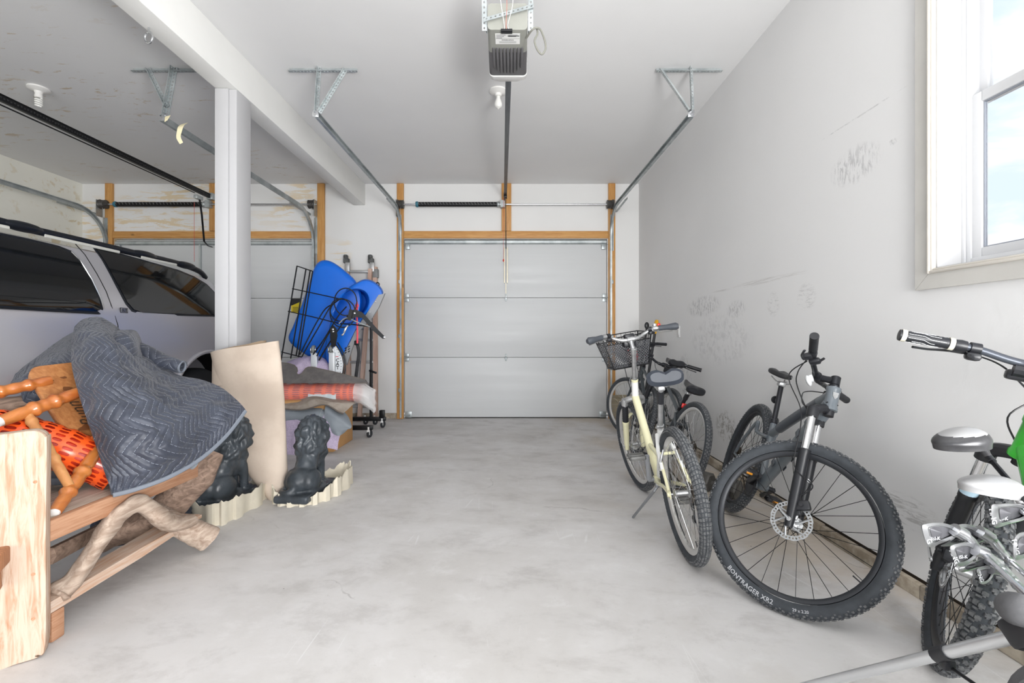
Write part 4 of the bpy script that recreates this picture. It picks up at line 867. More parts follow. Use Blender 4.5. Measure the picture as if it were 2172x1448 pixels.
# basket in front of the bar: wire rim and black mesh walls
Bc = b1['Bc']; o = Bc+V((.05, 0, -.005)); M_mesh = bpy.data.materials.new('basket_mesh'); M_mesh.use_nodes = True; t_ = NT(M_mesh.node_tree); p_ = M_mesh.node_tree.nodes['Principled BSDF']
uvn = t_.n('UVMap').outputs[0]; ux, uy, uz = t_.xyz(uvn)
ga = t_.math('ABSOLUTE', t_.math('SUBTRACT', t_.math('FRACT', t_.math('MULTIPLY', t_.math('ADD', ux, uy), 46.0)), .5)); gb = t_.math('ABSOLUTE', t_.math('SUBTRACT', t_.math('FRACT', t_.math('MULTIPLY', t_.math('SUBTRACT', ux, uy), 46.0)), .5))
setin(p_, 'Alpha', t_.math('MAXIMUM', t_.math('GREATER_THAN', ga, .30), t_.math('GREATER_THAN', gb, .30))); p_.inputs['Base Color'].default_value = (.03, .032, .038, 1); p_.inputs['Roughness'].default_value = .5
top = [(0, -.175), (0, .175), (.24, .17), (.24, -.17)]; bot = [(.02, -.125), (.02, .125), (.19, .115), (.19, -.115)]; zt_, zb_ = .03, -.185
T_ = [o+V((x, y, zt_+x*.08)) for x, y in top]; B_ = [o+V((x, y, zb_)) for x, y in bot]
bk = MB()
for P_ in (T_, B_): bk.tube(catmull(sum([[lerp(P_[i], P_[(i+1) % 4], .08), lerp(P_[i], P_[(i+1) % 4], .92)] for i in range(4)], []), 5, closed=True), .0042 if P_ is T_ else .006, 8, closed=True)
bask = bk.build('basket', M_blackm, b1['root'], WS)
bk = MB()
for i in range(4):
    a, b_, c, d = T_[i], T_[(i+1) % 4], B_[(i+1) % 4], B_[i]; lw = (b_-a).length
    bk.add([lerp(a, d, .20), lerp(b_, c, .20), c, d], [(0, 1, 2, 3)], uvs=[(0, 0), (lw, 0), (lw*.9, .2), (lw*.1, .2)])
bk.add(B_, [(0, 1, 2, 3)], uvs=[(0, 0), (.25, 0), (.25, .2), (0, .2)]); bk.build('mesh_wall', M_mesh, bask, WS)
bk = MB()
P_ = [lerp(T_[i], B_[i], .20) for i in range(4)]; bk.tube(P_, .003, 6, closed=True)
for i in range(4):
    for k in range(9): bk.tube([lerp(T_[i], T_[(i+1) % 4], (k+.5)/9), lerp(P_[i], P_[(i+1) % 4], (k+.5)/9)], .0016, 5)
    bk.tube([T_[i], B_[i]], .004, 6)
bk.build('basket_wires', M_blackm, bask, WS)
bk = MB(); bk.rbox(Bc+V((.035, 0, -.02)), (.05, .09, .06), .012); bk.rbox(Bc+V((.02, 0, .025)), (.05, .07, .03), .01); bk.build('basket_mount', M_blk, bask, WS)
bk = MB(); bk.rbox(b1['bp'](-1, 3)+V((.0, -.02, .022)), (.035, .03, .03), .012); bk.build('bell', M_chrome, b1['bar'], WS)
bk = MB(); bk.rbox(b1['bp'](-1, 3)+V((-.015, -.045, .022)), (.014, .02, .02), .005); bk.build('red_indicator', M_red, b1['bar'], WS)
# things lying in the basket
it = thing('striped_cloth', 'red and white striped cloth bundle lying in the bicycle basket', 'cloth', WS@(o+V((.12, -.05, -.17))))
MB().ell(o+V((.13, -.06, -.125)), (.05, .04, .055), None, 16, 10, fn=lambda p, q: q*(1+.12*math.sin(9*p.x+7*p.z))).build('cloth', mat('red_stripe', (196, 52, 60), .8, rgb2=(224, 216, 216), vs=5, stretch=(9, .5, .5), lo=.48, hi=.52), it, WS)

# --- the grey mountain bike, bar turned right round
M_slate = mat('slate_paint', (102, 109, 115), .3, coat=.3, var=.05, vs=6); M_slated = mat('dark_slate_paint', (66, 72, 80), .32, coat=.3)
def tubes_mtb(Hb, Ht, BB, ST, RA, u):
    j = lerp(BB, ST, .80); h1 = lerp(Hb, Ht, .70); h2 = lerp(Hb, Ht, .32)
    return [(catmull([h1, lerp(h1, j, .5)+V((0, 0, .008)), j], 5), [.024]*6+[.020]*5, (1, 1.1)), (catmull([h2, lerp(h2, BB, .25)+V((-.0, 0, -.008)), BB], 5), [.030]*6+[.027]*5, (1, 1.15)), ([BB, ST], .0175, None)]
def dec_tt(Hb, Ht, BB, ST, u):
    j = lerp(BB, ST, .80); h1 = lerp(Hb, Ht, .70); m = MB(); c = catmull([h1, lerp(h1, j, .5)+V((0, 0, .008)), j], 5)
    m.tube(c[2:9], .0248, 14, sq=(1, 1.1), cap=False); return m
def dec_dt(Hb, Ht, BB, ST, u):
    h2 = lerp(Hb, Ht, .32); c = catmull([h2, lerp(h2, BB, .25)+V((0, 0, -.008)), BB], 5); d = (c[-1]-c[0]).normalized(); nn = d.cross(V((0,1,0))); m = MB()
    for k in range(5):
        a = lerp(c[0], c[-1], .22+.12*k); 
        for sy in (-1, 1): m.rbox(a+V((0, sy*.029, .0)), (.035, .004, .04), .002, Mx.Rotation(-math.atan2(d.z, d.x), 3, 'Y'))
    return m
def dec_sticker(Hb, Ht, BB, ST, u): m = MB(); a = lerp(BB, ST, .55); m.tube([lerp(BB, ST, .50), lerp(BB, ST, .66)], .0179, 14); return m
cfgG = dict(amber=True, R=.362, t=.029, wb=1.12, head=69, off=.046, Lf=.50, hl=.115, hr=.027, bbh=.31, cs=.435, stx=.165, stz=.66, post=.25, steer=math.radians(-126), frame_m=M_slate, rim_m=mat('rim_black', (52, 54, 58), .4, .3), spk_m=M_spokeb, tread='knob', nsp=28, rotor=.08,
    tubes=tubes_mtb, curved_stay=True, stay_top=lambda ST, BB, Hb: lerp(BB, ST, .74), saddle=(.27, .145), sad_h=.045, bar=(.36, .02, .06), quill=.035, reach=.07, stan=.19, stan_m=M_chrome, crank_a=.5, taillight=.55, tail_round=True, rimd=.020, rimw=.015, fork_cable=True, lever=.75, phase=.05,
    decals=[(M_slated, dec_tt), (M_slated, dec_dt), (mat('white_sticker', (214, 214, 210), .4, rgb2=(90, 90, 90), vs=14, lo=.6, hi=.62), dec_sticker)], long_cable=True,
    front_text=[('BONTRAGER XR2', .026, PI*1.72, 1, 1, .337), ('29 x 2.20', .015, PI*1.53, 1, 1, .337)])
W2 = touch(place(1.412, 3.00, 194.4, -18.5), cfgG)
b2 = bike('mountain_bicycle', 'grey mountain bicycle with black fork, leaning on the white wall with its handlebar twisted round', W2, cfgG)
WS = b2['WS']; Bc = b2['Bc']
mb = MB(); mb.ell(Bc+V((.035, .05, -.03)), (.012, .038, .024), None, 16, 8); mb.rbox(Bc+V((.022, .05, -.02)), (.016, .02, .03), .004); mb.build('front_reflector', M_clear, b2['bar'], WS)
mb = MB(); q = b2['FA']+b2['n']*.0+V((-.09, -.0, .17)); mb.rbox(q, (.010, .03, .012), .003); mb.build('wheel_reflector', M_clear, b2['fork'], WS)
mb = MB(); q = lerp(b2['Hb'], b2['Ht'], .6)+b2['n']*.027; mb.prism([(-.012, .016), (.012, .016), (.010, -.004), (0, -.018), (-.010, -.004)], q, (0, 1, 0), b2['u'], b2['n']*.002); mb.build('head_badge', M_alu, b2['frame'], b2['W'])

# --- the green mountain bike at the frame edge
M_green = mat('green_paint', (62, 180, 58), .3, coat=.4)
cfgE = dict(R=.335, t=.029, wb=1.08, head=69, off=.045, Lf=.47, hl=.13, hr=.032, bbh=.30, cs=.43, stx=.15, stz=.62, post=.22, steer=math.radians(-15), frame_m=M_green, rim_m=mat('rim_black2', (48, 49, 52), .4, .2), spk_m=M_spokeb, tread='lug', nsp=32, rotor=.08, rimd=.03, rimw=.016,
    tubes=tubes_mtb, saddle=(.27, .15), bar=(.35, .02, .05), quill=.12, reach=.07, stan=.17, stan_m=M_chrome, crank_a=.6, grip_m=M_blk, grip_rings=True, bar_m=mat('bar_slate', (76, 80, 88), .35, .4), fork_w=.064, lever=.85,
    front_text=[('FLT', .036, PI*1.02, 1, 1, .307), ('27.5 x 2.1', .016, PI*1.17, 1, 1, .307)])
W3 = touch(place(1.045, .585, 24, 8), cfgE)
b3 = bike('mountain_bicycle', 'green mountain bicycle behind the golf clubs, leaning on the wall under the window', W3, cfgE)
WS = b3['WS']; Bc = b3['Bc']
mb = MB(); mb.rbox(Bc+V((.02, .055, -.035)), (.04, .07, .03), .008); mb.seg(Bc+V((.0, .03, -.02)), Bc+V((.0, .08, -.02)), .02, 10); mb.build('light_mount', M_blk, b3['bar'], WS)
mb = MB(); q = b3['FA']+b3['u']*.30+V((0, .064, 0)); mb.lathe([(.0232, 0), (.0232, .018)], q, b3['u'], 16); mb.build('fork_stripe', mat('pale_blue_print', (180, 205, 220), .5), b3['fork'], WS)

# --- two dark bikes behind
M_gun = mat('gunmetal_paint', (78, 84, 88), .35, .2, var=.1)
def tubes_dark(Hb, Ht, BB, ST, RA, u):
    return [([lerp(Hb, Ht, .8), lerp(BB, ST, .92)], .016, None), ([lerp(Hb, Ht, .25), BB], .018, None), ([BB, ST], .0155, None)]
cfgA = dict(R=.335, t=.024, wb=1.05, head=71, Lf=.38, hl=.12, bbh=.28, cs=.43, stx=.14, stz=.57, post=.16, steer=math.radians(-4), frame_m=M_gun, rim_m=mat('rim_silver', (0,0,0)), spk_m=M_spoke, tread='slick', tubes=tubes_dark, saddle=(.27, .175), sad_h=.07, bar=(.31, .05, .07), quill=.05, reach=.09, lower_m=M_gun, boot=True, stan=.15, vbrake=True, taillight=.25, post_mid=True, vb_m=M_blk, sad_tilt=-14, crank_a=1.0)
W4 = touch(place(1.205, 3.36, -1, 15.5), cfgA)
b4 = bike('hybrid_bicycle', 'dark grey bicycle with a red reflector below its black saddle, behind the cream bicycle', W4, cfgA)
cfgB = dict(cfgA); cfgB.update(steer=math.radians(28), post=.32, quill=.19, taillight=None, crank_a=.3, saddle=(.27, .19), sad_tilt=-8, bar=(.30, .04, .05), fork='rigid', lower_m=M_gun)
W5 = touch(place(1.36, 4.20, -4, 11.5), cfgB)
b5 = bike('hybrid_bicycle', 'dark bicycle farthest back, its front wheel turned towards the garage door', W5, cfgB)
# ---------------------------------------------------------------- the parked car
def bake(mb, name, mods):                            # apply modifiers to a scratch object, hand back the finished mesh
    o = mb.build('t', []); m0 = o.data
    for typ, kw in mods:
        m = o.modifiers.new('m', typ)
        for k, v in kw.items(): setattr(m, k, v)
    dg = bpy.context.evaluated_depsgraph_get(); me = bpy.data.meshes.new_from_object(o.evaluated_get(dg)); me.name = name
    bpy.data.objects.remove(o); bpy.data.meshes.remove(m0); return me
CXC, YR, YF, BELT = -4.25, 5.72, .86, 1.345          # car centre line, rear and front ends, belt line
def ctop(y):
    if y > 4.6: return 1.875-.16*((y-4.6)/1.1)**2.2
    if y > 2.55: return 1.875-.01*((y-3.6))**2*.5
    if y > 1.75: return lerp(1.17, 1.868, (y-1.75)/.8)
    return 1.17-.12*((1.75-y)/.9)**2
def chw(y):                                          # half width of the body at belt height
    w = .935
    if y > 5.15: w -= .30*((y-5.15)/.57)**2.4
    if y < 1.5: w -= .20*((1.5-y)/.64)**2.2
    return w
def cside(y, z):                                     # half width at height z
    w = chw(y)
    if z < BELT: return w+.018-.055*((z-.92)/.45)**2*(1 if z < .92 else .7)
    return w-.018*.6-.225*((z-BELT)/.53)**1.12
def cpt(y, z, off=0.0, sg=1): return V((CXC+sg*(cside(y, z)+off), y, z))
def cring(y):
    tp = ctop(y); b = min(BELT, tp-.02); half = []
    for z in (.40, .46, .56, .68, .80, .92, 1.04, 1.14, 1.24, BELT): half.append((cside(y, min(z, b)) - (.03 if z < .45 else 0), min(z, b) if z <= b else b-.0005*(BELT-z)))
    span = tp-b
    for q in (.12, .3, .5, .7, .86): z = b+span*q; half.append((cside(y, BELT+(z-b)*(.53/max(span, .53)) if span > .2 else b), z))
    e = half[-1][0]
    for q, dz in ((.97, .945), (.90, .985), (.75, 1.0), (.5, 1.015), (.2, 1.025)): half.append((e*q, b+span*dz))
    return [V((CXC+x, y, z)) for x, z in half]+[V((CXC-x, y, z)) for x, z in half[::-1]]
ys = [YF, YF+.06, YF+.2, 1.3, 1.6, 1.74, 1.78, 1.95, 2.15, 2.35, 2.52, 2.6, 2.9, 3.2, 3.5, 3.8, 4.1, 4.4, 4.7, 4.95, 5.15, 5.3, 5.42, 5.52, 5.60, 5.66, 5.70, YR]
M_car = mat('silver_beige_paint', (196, 195, 200), .28, .35, coat=.8); M_glassd = mat('tinted_glass', (14, 16, 19), .04, 0, spec=.8); M_trimd = mat('black_trim', (24, 28, 36), .35)
car = thing('car', 'silver estate car with dark tinted windows and roof rails, parked behind the post', 'car', (CXC, 3.3, 0))
RW = (4.96, .40); FW = (1.85, .40)
mb = MB(); mb.loft([cring(y) for y in ys]); body = mb.build('t', M_car)
cut = MB()
for (y, z) in (RW, FW):
    for sg in (-1, 1): cut.lathe([(0, 0), (.535, 0), (.535, .42), (0, .42)], (CXC+sg*1.05, y, z+.03), (-sg, 0, 0), 40)
co_ = cut.build('t2', M_trimd); bo = body.modifiers.new('b', 'BOOLEAN'); bo.object = co_; bo.operation = 'DIFFERENCE'; bo.solver = 'EXACT'
me = bpy.data.meshes.new_from_object(body.evaluated_get(bpy.context.evaluated_depsgraph_get())); me.name = 'body'
me.polygons.foreach_set('use_smooth', [True]*len(me.polygons)); me.set_sharp_from_angle(angle=math.radians(32))
for o_ in (body, co_): m_ = o_.data; bpy.data.objects.remove(o_); bpy.data.meshes.remove(m_)
cb = link('body', me, car)
def yz(px, py, x0=-3.36):                            # pixel -> (y, z) on the right flank, settled onto the body surface
    x = x0
    for k in range(12): p = PX(px, py, x); x = CXC+cside(p.y, min(max(p.z, .4), 1.87))
    return p.y, p.z
def patch(poly, off, n=14, m=14, th=.006, sg=1):     # a panel that follows the flank; poly = outline in (y, z)
    mb = MB(); cy = sum(p[0] for p in poly)/len(poly); cz = sum(p[1] for p in poly)/len(poly); N = len(poly); vs = []
    K = 6
    for k in range(K+1):
        s = k/K
        for p in poly: y, z = lerp(cy, p[0], s), lerp(cz, p[1], s); vs.append(cpt(y, z, off, sg))
    fs = [((k)*N+i, k*N+(i+1) % N, (k+1)*N+(i+1) % N, (k+1)*N+i) for k in range(K) for i in range(N)]
    vs2 = [cpt(p[0], p[1], -.004, sg) for p in poly]; o = len(vs); vs += vs2
    fs += [(K*N+i, K*N+(i+1) % N, o+(i+1) % N, o+i) for i in range(N)]
    mb.add(vs, fs, True); return mb
def outl(pts, n=5): return [tuple(p[:2]) for p in catmull([V((a, b, 0)) for a, b in [yz(*q) for q in pts]], n, closed=True)]
def grow(poly, d):
    cy = sum(p[0] for p in poly)/len(poly); cz = sum(p[1] for p in poly)/len(poly)
    return [(y+d*(1 if y > cy else -1)*min(1, abs(y-cy)/.1), z+d*(1 if z > cz else -1)*min(1, abs(z-cz)/.05)) for y, z in poly]
yl = -1.0
g1 = [yz(213, 655), yz(205, 628), yz(188, 590), yz(165, 553), yz(148, 536), yz(120, 525), yz(60, 511), yz(0, 499)]
g1 = [(y, z) for y, z in g1]+[(2.55, g1[-1][1]+.005), (2.52, BELT-.02), (2.9, BELT-.015), (3.3, BELT-.012), (3.64, BELT-.01)]
g2p = [yz(202, 521), yz(222, 556), yz(246, 600), yz(268, 640), yz(282, 656), yz(300, 662), yz(340, 664), yz(400, 666), yz(462, 668)]
g2 = g2p+[(5.36, 1.40), (5.36, 1.50), (5.30, 1.62), (5.18, 1.72), (5.02, 1.785), (4.8, 1.825), (4.4, 1.855), (4.1, 1.875)]
def dens(poly, k=4): return [(lerp(a[0], b[0], i/k), lerp(a[1], b[1], i/k)) for a, b in zip(poly, poly[1:]+poly[:1]) for i in range(k)]
fwin = [(2.50, BELT-.02), (2.44, 1.80), (2.40, 1.81), (2.02, 1.50), (1.90, 1.37)]
for sg in (1, -1):
    for nm, poly in (('door_window', g1), ('quarter_window', g2), ('door_window', fwin)):
        pl = dens(poly); fr = patch(grow(pl, .020), .004, sg=sg).build('window_seal', M_trimd, car)
        patch(pl, .010, sg=sg).build(nm, M_glassd, fr)
    # shut lines
    seam = [yz(158, 508), yz(180, 540), yz(205, 580), yz(225, 618), yz(236, 648), yz(244, 672), yz(250, 690), yz(252, 720), yz(252, 760)]
    mb = MB(); mb.tube([cpt(y, z, .0005, sg) for y, z in seam], .0035, 6); mb.build('shut_line', M_dark, cb)
    mb = MB(); sl = [yz(px_, py_) for px_, py_ in ((148, 533), (168, 553), (192, 592), (210, 630), (218, 655))]; mb.tube([cpt(y, z, .012, sg) for y, z in sl], .004, 6); mb.build('bright_edge', M_chrome, car)
    mb = MB(); mb.tube([cpt(y, BELT-.028, .012, sg) for y in (2.5, 2.9, 3.3, 3.66)], [.012, .012, .012, .010], 8, sq=(1, .6)); mb.build('belt_strip', M_trimd, car)
    # roof rail with feet and light infill strips
    rx = lambda y: CXC+sg*(cside(y, 1.80)-.055)
    mb = MB(); rail = [V((rx(y), y, ctop(y)+.052-(.03 if y in (2.2, 5.34) else 0))) for y in (2.2, 2.4, 2.9, 3.4, 3.9, 4.4, 4.9, 5.2, 5.34)]; mb.tube(catmull(rail, 4), [.03], 10, sq=(.8, 1)); rr = mb.build('roof_rail', M_trimd, car)
    for y in (2.5, 3.32, 4.42, 4.98):
        mb = MB(); mb.ell((rx(y), y, ctop(y)+.058), (.045, .16, .038), None, 14, 8); mb.build('rail_foot', M_trimd, rr)
    for y0, y1 in ((2.6, 3.2), (3.45, 4.1), (4.35, 4.8)):
        mb = MB(); mb.tube([V((rx(y)+sg*.034, y, ctop(y)+.022)) for y in (y0, (y0+y1)/2, y1)], .013, 8, sq=(.6, 1)); mb.build('infill_strip', mat('pale_strip', (222, 222, 214), .4), rr)
    # arch lip, liner, wheel
    for nm, (y, z) in (('rear', RW), ('front', FW)):
        mb = MB(); a0, a1 = -.12, PI+.12; pts = []
        for i in range(25):
            a = a0+(a1-a0)*i/24; yy, zz = y+.545*math.cos(a), z+.03+.545*math.sin(a); pts.append(cpt(yy, max(zz, .41), .006, sg))
        mb.tube(pts, .022, 8, sq=(1, 1)); mb.build('arch_lip', M_car, car)
        mb = MB(); x0 = CXC+sg*.90; mb.grid(lambda u, v: V((x0-sg*.34*v, y+.528*math.cos(PI*u*1.1-.05*PI), z+.03+.528*math.sin(PI*u*1.1-.05*PI))), 24, 3); mb.thick(.004); mb.build('arch_liner', M_dark, car)
        mb = MB(); ax_ = (sg, 0, 0); o_ = V((CXC+sg*.66, y, z))
        mb.lathe([(.20, 0), (.27, -.005), (.355, .005), (.385, .03), (.395, .06), (.398, .115), (.395, .17), (.385, .20), (.355, .225), (.27, .235), (.20, .23)], o_, ax_, 44)
        wt = mb.build('wheel', mat('car_tyre', (38, 39, 41), .8, bump=.2), car)
        mb = MB(); mb.lathe([(0, .20), (.05, .21), (.06, .20), (.19, .19), (.225, .225), (.245, .232), (.25, .2), (.25, .05), (0, .05)], o_, ax_, 36)
        for k in range(6): a = 2*PI*k/6; d_ = V((0, math.cos(a), math.sin(a))); mb.tube([o_+V((sg*.205, 0, 0))+d_*.04, o_+V((sg*.215, 0, 0))+d_*.22], [.035, .028], 8)
        mb.build('wheel_rim', M_alu, wt)
    mb = MB(); mb.rbox(cpt(5.50, 1.12, -.01, sg), (.07, .16, .40), .03); mb.build('tail_lamp', M_red, car)
    for y in (2.70, 3.62):
        mb = MB(); mb.rbox(cpt(y, 1.10, .02, sg), (.03, .17, .03), .012); mb.build('door_handle', M_car, car)
    mb = MB(); mb.ell(cpt(2.05, 1.32, .14, sg), (.10, .06, .085), None, 14, 9); mb.build('side_mirror', M_trimd, car)
    mb = MB(); mb.rbox(V((CXC+sg*.70, YF+.05, .90)), (.32, .14, .16), .04); mb.build('head_lamp', M_clear, car)
mb = MB(); mb.rbox((CXC, YR-.02, .58), (1.70, .22, .28), .07); mb.build('rear_bumper', M_car, car)
mb = MB(); mb.rbox((CXC, YF+.02, .58), (1.72, .26, .30), .08); mb.build('front_bumper', M_car, car)
mb = MB(); mb.rbox((CXC, YF+.02, .90), (.86, .10, .20), .03); mb.build('grille', M_trimd, car)
mb = MB(); mb.add([V((CXC+sx*w_, YR-.012-(.06 if z > 1.5 else 0), z)) for z, w_ in ((1.34, .60), (1.62, .52)) for sx in (-1, 1)], [(0, 1, 3, 2)]); mb.thick(.02); mb.build('rear_window', M_glassd, car)
mb = MB(); mb.add([V((CXC+sx*w_, y, ctop(y)+.022)) for y, w_ in ((1.80, .76), (2.50, .62)) for sx in (-1, 1)], [(0, 1, 3, 2)]); mb.thick(.02); mb.build('windscreen', M_glassd, car)
by, bz = yz(262, 658); c = cpt(by, bz, .004); mb = MB(); mb.rbox(c, (.006, .078, .045), .012); bd = mb.build('trim_badge', M_trimd, car)
mb = MB(); mb.rbox(c+V((.001, 0, 0)), (.006, .072, .039), .010); mb.build('badge_rim', mat('badge_grey', (150, 150, 152), .3, .6), bd)
R_ = Mx.Translation(c+V((.0055, 0, 0)))@Mx(((0, 0, 1, 0), (1, 0, 0, 0), (0, 1, 0, 0), (0, 0, 0, 1))); text_mb('SLT', .034, R_, bold=.02).build('badge_lettering', M_black, bd)
# ---------------------------------------------------------------- the rustic bench and what lies on it
M_weather = wood('weathered_plank', (192, 178, 164), (150, 130, 114), 1, 5, .8, .35); M_slab = wood('slab_wood', (200, 180, 162), (170, 122, 88), 2, 7, .85, .5, (.40, .72), fine=9)
M_cut = wood('fresh_cut_edge', (192, 150, 120), (162, 112, 80), 1, 6, .7, .25); M_drift = wood('driftwood', (200, 182, 166), (136, 114, 98), 1, 5, .85, .5, fine=7); M_driftd = wood('dark_driftwood', (176, 150, 132), (104, 84, 72), 1, 5, .85, .6, fine=7)
bench = thing('rustic_bench', 'weathered plank and driftwood bench with a tall slab end, stool and blanket on it', 'bench', (-1.9, 2.0, 0))
a_ = math.radians(33); so = V((-1.633, 1.600, 0)); su = V((-math.cos(a_), -math.sin(a_), 0)); sn = V((-math.sin(a_), math.cos(a_), 0))   # slab: u runs left, sn away from the viewer
pl = [(.004, .045), (.03, .012), (.08, .0), (.62, .0), (.62, .77), (.45, .795), (.25, .80), (.12, .795), (.05, .800), (.02, .795), (.004, .775), (0, .74), (.003, .4)]
pts = [V((p[0], p[1], 0)) for p in pl]; c_ = catmull(pts, 4, closed=True)
mb = MB(); r0 = [so+su*p.x+V((0, 0, p.y)) for p in c_]; ctr = sum(r0, V())/len(r0)
def inset(r, k, d): return [lerp(p, ctr, k)+sn*d for p in r]
mb.loft([inset(r0, .008, 0), inset(r0, 0, .006), inset(r0, 0, .044), inset(r0, .006, .05)]); slab = mb.build('end_slab', M_slab, bench)
mb = MB(); mb.loft([inset(r0, .012, .0505), inset(r0, .012, .058)]); mb.build('back_board', M_cut, bench)
pg = so+su*.118+V((0, 0, .385)); mb = MB(); mb.rbox(pg-sn*.035, (.055, .09, .06), .008, Mx((su, sn, V((0,0,1)))).transposed()); mb.rbox(pg-sn*.06+V((0, 0, -.055))+su*.004, (.05, .035, .085), .008, Mx((su, sn, V((0,0,1)))).transposed()@Mx.Rotation(.2, 3, 'X')); mb.build('tenon_peg', wood('peg_wood', (176, 122, 84), (130, 84, 56), 2, 6, .6, .2), bench)
for u_, z_ in ((.03, .62), (.035, .30), (.035, .145)):
    mb = MB(); mb.lathe([(0, 0), (.006, 0), (.006, .003), (0, .004)], so+su*u_+V((0, 0, z_))+sn*.003, -sn, 10); mb.build('dowel', M_cut, bench)
mb = MB(); mb.rbox((-1.96, 2.03, .428), (.55, .82, .05), .008); mb.build('seat_plank', M_weather, bench)
mb = MB(); mb.rbox((-1.690, 2.035, .418), (.032, .80, .078), .007); mb.build('front_rail', M_cut, bench)
mb = MB(); mb.rbox((-2.235, 2.03, .41), (.03, .80, .07), .007); mb.build('rear_rail', M_weather, bench)
st = P(107, 1294, 1.66); en = P(428, 1097, 2.47); d_ = (en-st)
mb = MB(); ex = V((-1, 0, 0)); mb.loft([[st+V((0, 0, -.012)), st+V((0, 0, .03)), st+V((-.085, -.01, .035)), st+V((-.085, 0, -.01))], [lerp(st, en, .5)+V((.004, 0, -.012)), lerp(st, en, .5)+V((.004, 0, .032)), lerp(st, en, .5)+V((-.095, 0, .034)), lerp(st, en, .5)+V((-.095, 0, -.01))], [en+V((0, 0, .0)), en+V((0, 0, .016)), en+V((-.11, -.03, .035)), en+V((-.11, -.03, .0))]], smooth=False); mb.build('front_stretcher', wood('stretcher_wood', (208, 192, 178), (190, 150, 122), 1, 5, .8, .3), bench)
mb = MB(); mb.rbox((st+V((-.03, .035, 0))).to_tuple()[:2]+(.055,), (.05, .05, .11), .006); mb.build('foot_block', M_cut, bench)
a, b_ = P(105, 1180, 1.75), P(275, 1092, 2.55); mb = MB(); mb.tube([a, b_], .035, 6, smooth=False, sq=(.6, 1)); mb.build('rear_stretcher', M_driftd, bench)
def log(name, pts, rs, m, seed=0, n=16, k=10, bump=.22):
    path = catmull(pts, k); N = len(path); rr = []
    for i in range(N):
        t = i/(N-1)*(len(rs)-1); j = min(int(t), len(rs)-2); rr.append(lerp(rs[j], rs[j+1], t-j))
    mb = MB(); mb.tube(path, rr, n)
    for i, p in enumerate(mb.v):
        ax = path[min(i//n, N-1)]; d = p-ax; s = mnoise.noise(V((p.x*9+seed, p.y*5, p.z*9)))+.5*mnoise.noise(p*22+V((seed, 0, 0))); g = .12*math.cos((i % n)*2*PI/n*3+seed+i//n*.08)
        mb.v[i] = ax+d*(1+bump*s+g)
    return mb.build(name, m, bench, sharp=60)
log('driftwood_leg', [P(452, 958, 2.62), P(425, 1000, 2.56), P(385, 1045, 2.50), P(320, 1100, 2.42), P(205, 1148, 2.30)], [.055, .075, .085, .075, .06], M_driftd, 1)
log('driftwood_foot', [P(300, 1068, 2.20), P(350, 1095, 2.26), P(395, 1118, 2.32), P(442, 1142, 2.40)], [.03, .05, .058, .062], M_drift, 4)
log('driftwood_branch', [P(116, 1268, 1.70), P(128, 1256, 1.72), P(160, 1225, 1.76), P(205, 1155, 1.84), P(248, 1095, 1.92), P(285, 1070, 2.0), P(315, 1078, 2.06), P(345, 1102, 2.13), P(375, 1112, 2.22), P(408, 1104, 2.32)], [.030, .042, .030, .034, .034, .038, .036, .036, .038, .030], M_drift, 9, bump=.3)
log('driftwood_arm', [P(-60, 878, 2.15), P(-10, 868, 2.2), P(40, 858, 2.28), P(84, 850, 2.36)], [.042, .045, .040, .036], M_driftd, 14)
log('driftwood_upright', [P(-40, 900, 2.2), P(-30, 1000, 2.2), P(-25, 1090, 2.2)], [.05, .05, .06], M_driftd, 21)

# upturned stool with bamboo-turned legs
M_bam = wood('honey_turned_wood', (204, 128, 62), (156, 80, 32), 1, 3, .3, .05, coat=.6, fine=5); M_bamp = wood('pale_turned_wood', (214, 160, 104), (186, 120, 66), 2, 3, .45, .08, fine=5); M_seatw = wood('stool_seat_wood', (192, 134, 82), (158, 98, 54), 0, 4, .5, .06, coat=.2)
stool = thing('wooden_stool', 'upturned wooden stool with turned legs lying on the bench under the blanket', 'stool', P(150, 1000, 2.0))
A_, B_, C_, D_ = P(50, 778, 2.07), P(255, 755, 2.42), P(330, 980, 2.20), P(172, 968, 1.95)
def seatpt(u, v): return lerp(lerp(A_, B_, u), lerp(D_, C_, u), v)
nrm = (B_-A_).cross(D_-A_).normalized(); nrm = nrm if nrm.y < 0 else -nrm
ring = []
for cu, cv, a0 in ((.14, .14, PI), (.86, .14, 1.5*PI), (.86, .86, 0), (.14, .86, .5*PI)):
    for k in range(6): a = a0+PI/2*k/5; ring.append((cu+.14*math.cos(a), cv+.14*math.sin(a)))
mb = MB(); mb.loft([[seatpt(.5+(u-.5)*s_, .5+(v-.5)*s_)-nrm*d for u, v in ring] for s_, d in ((.98, 0), (1, .006), (1, .026), (.97, .034))]); seat = mb.build('seat', M_seatw, stool)
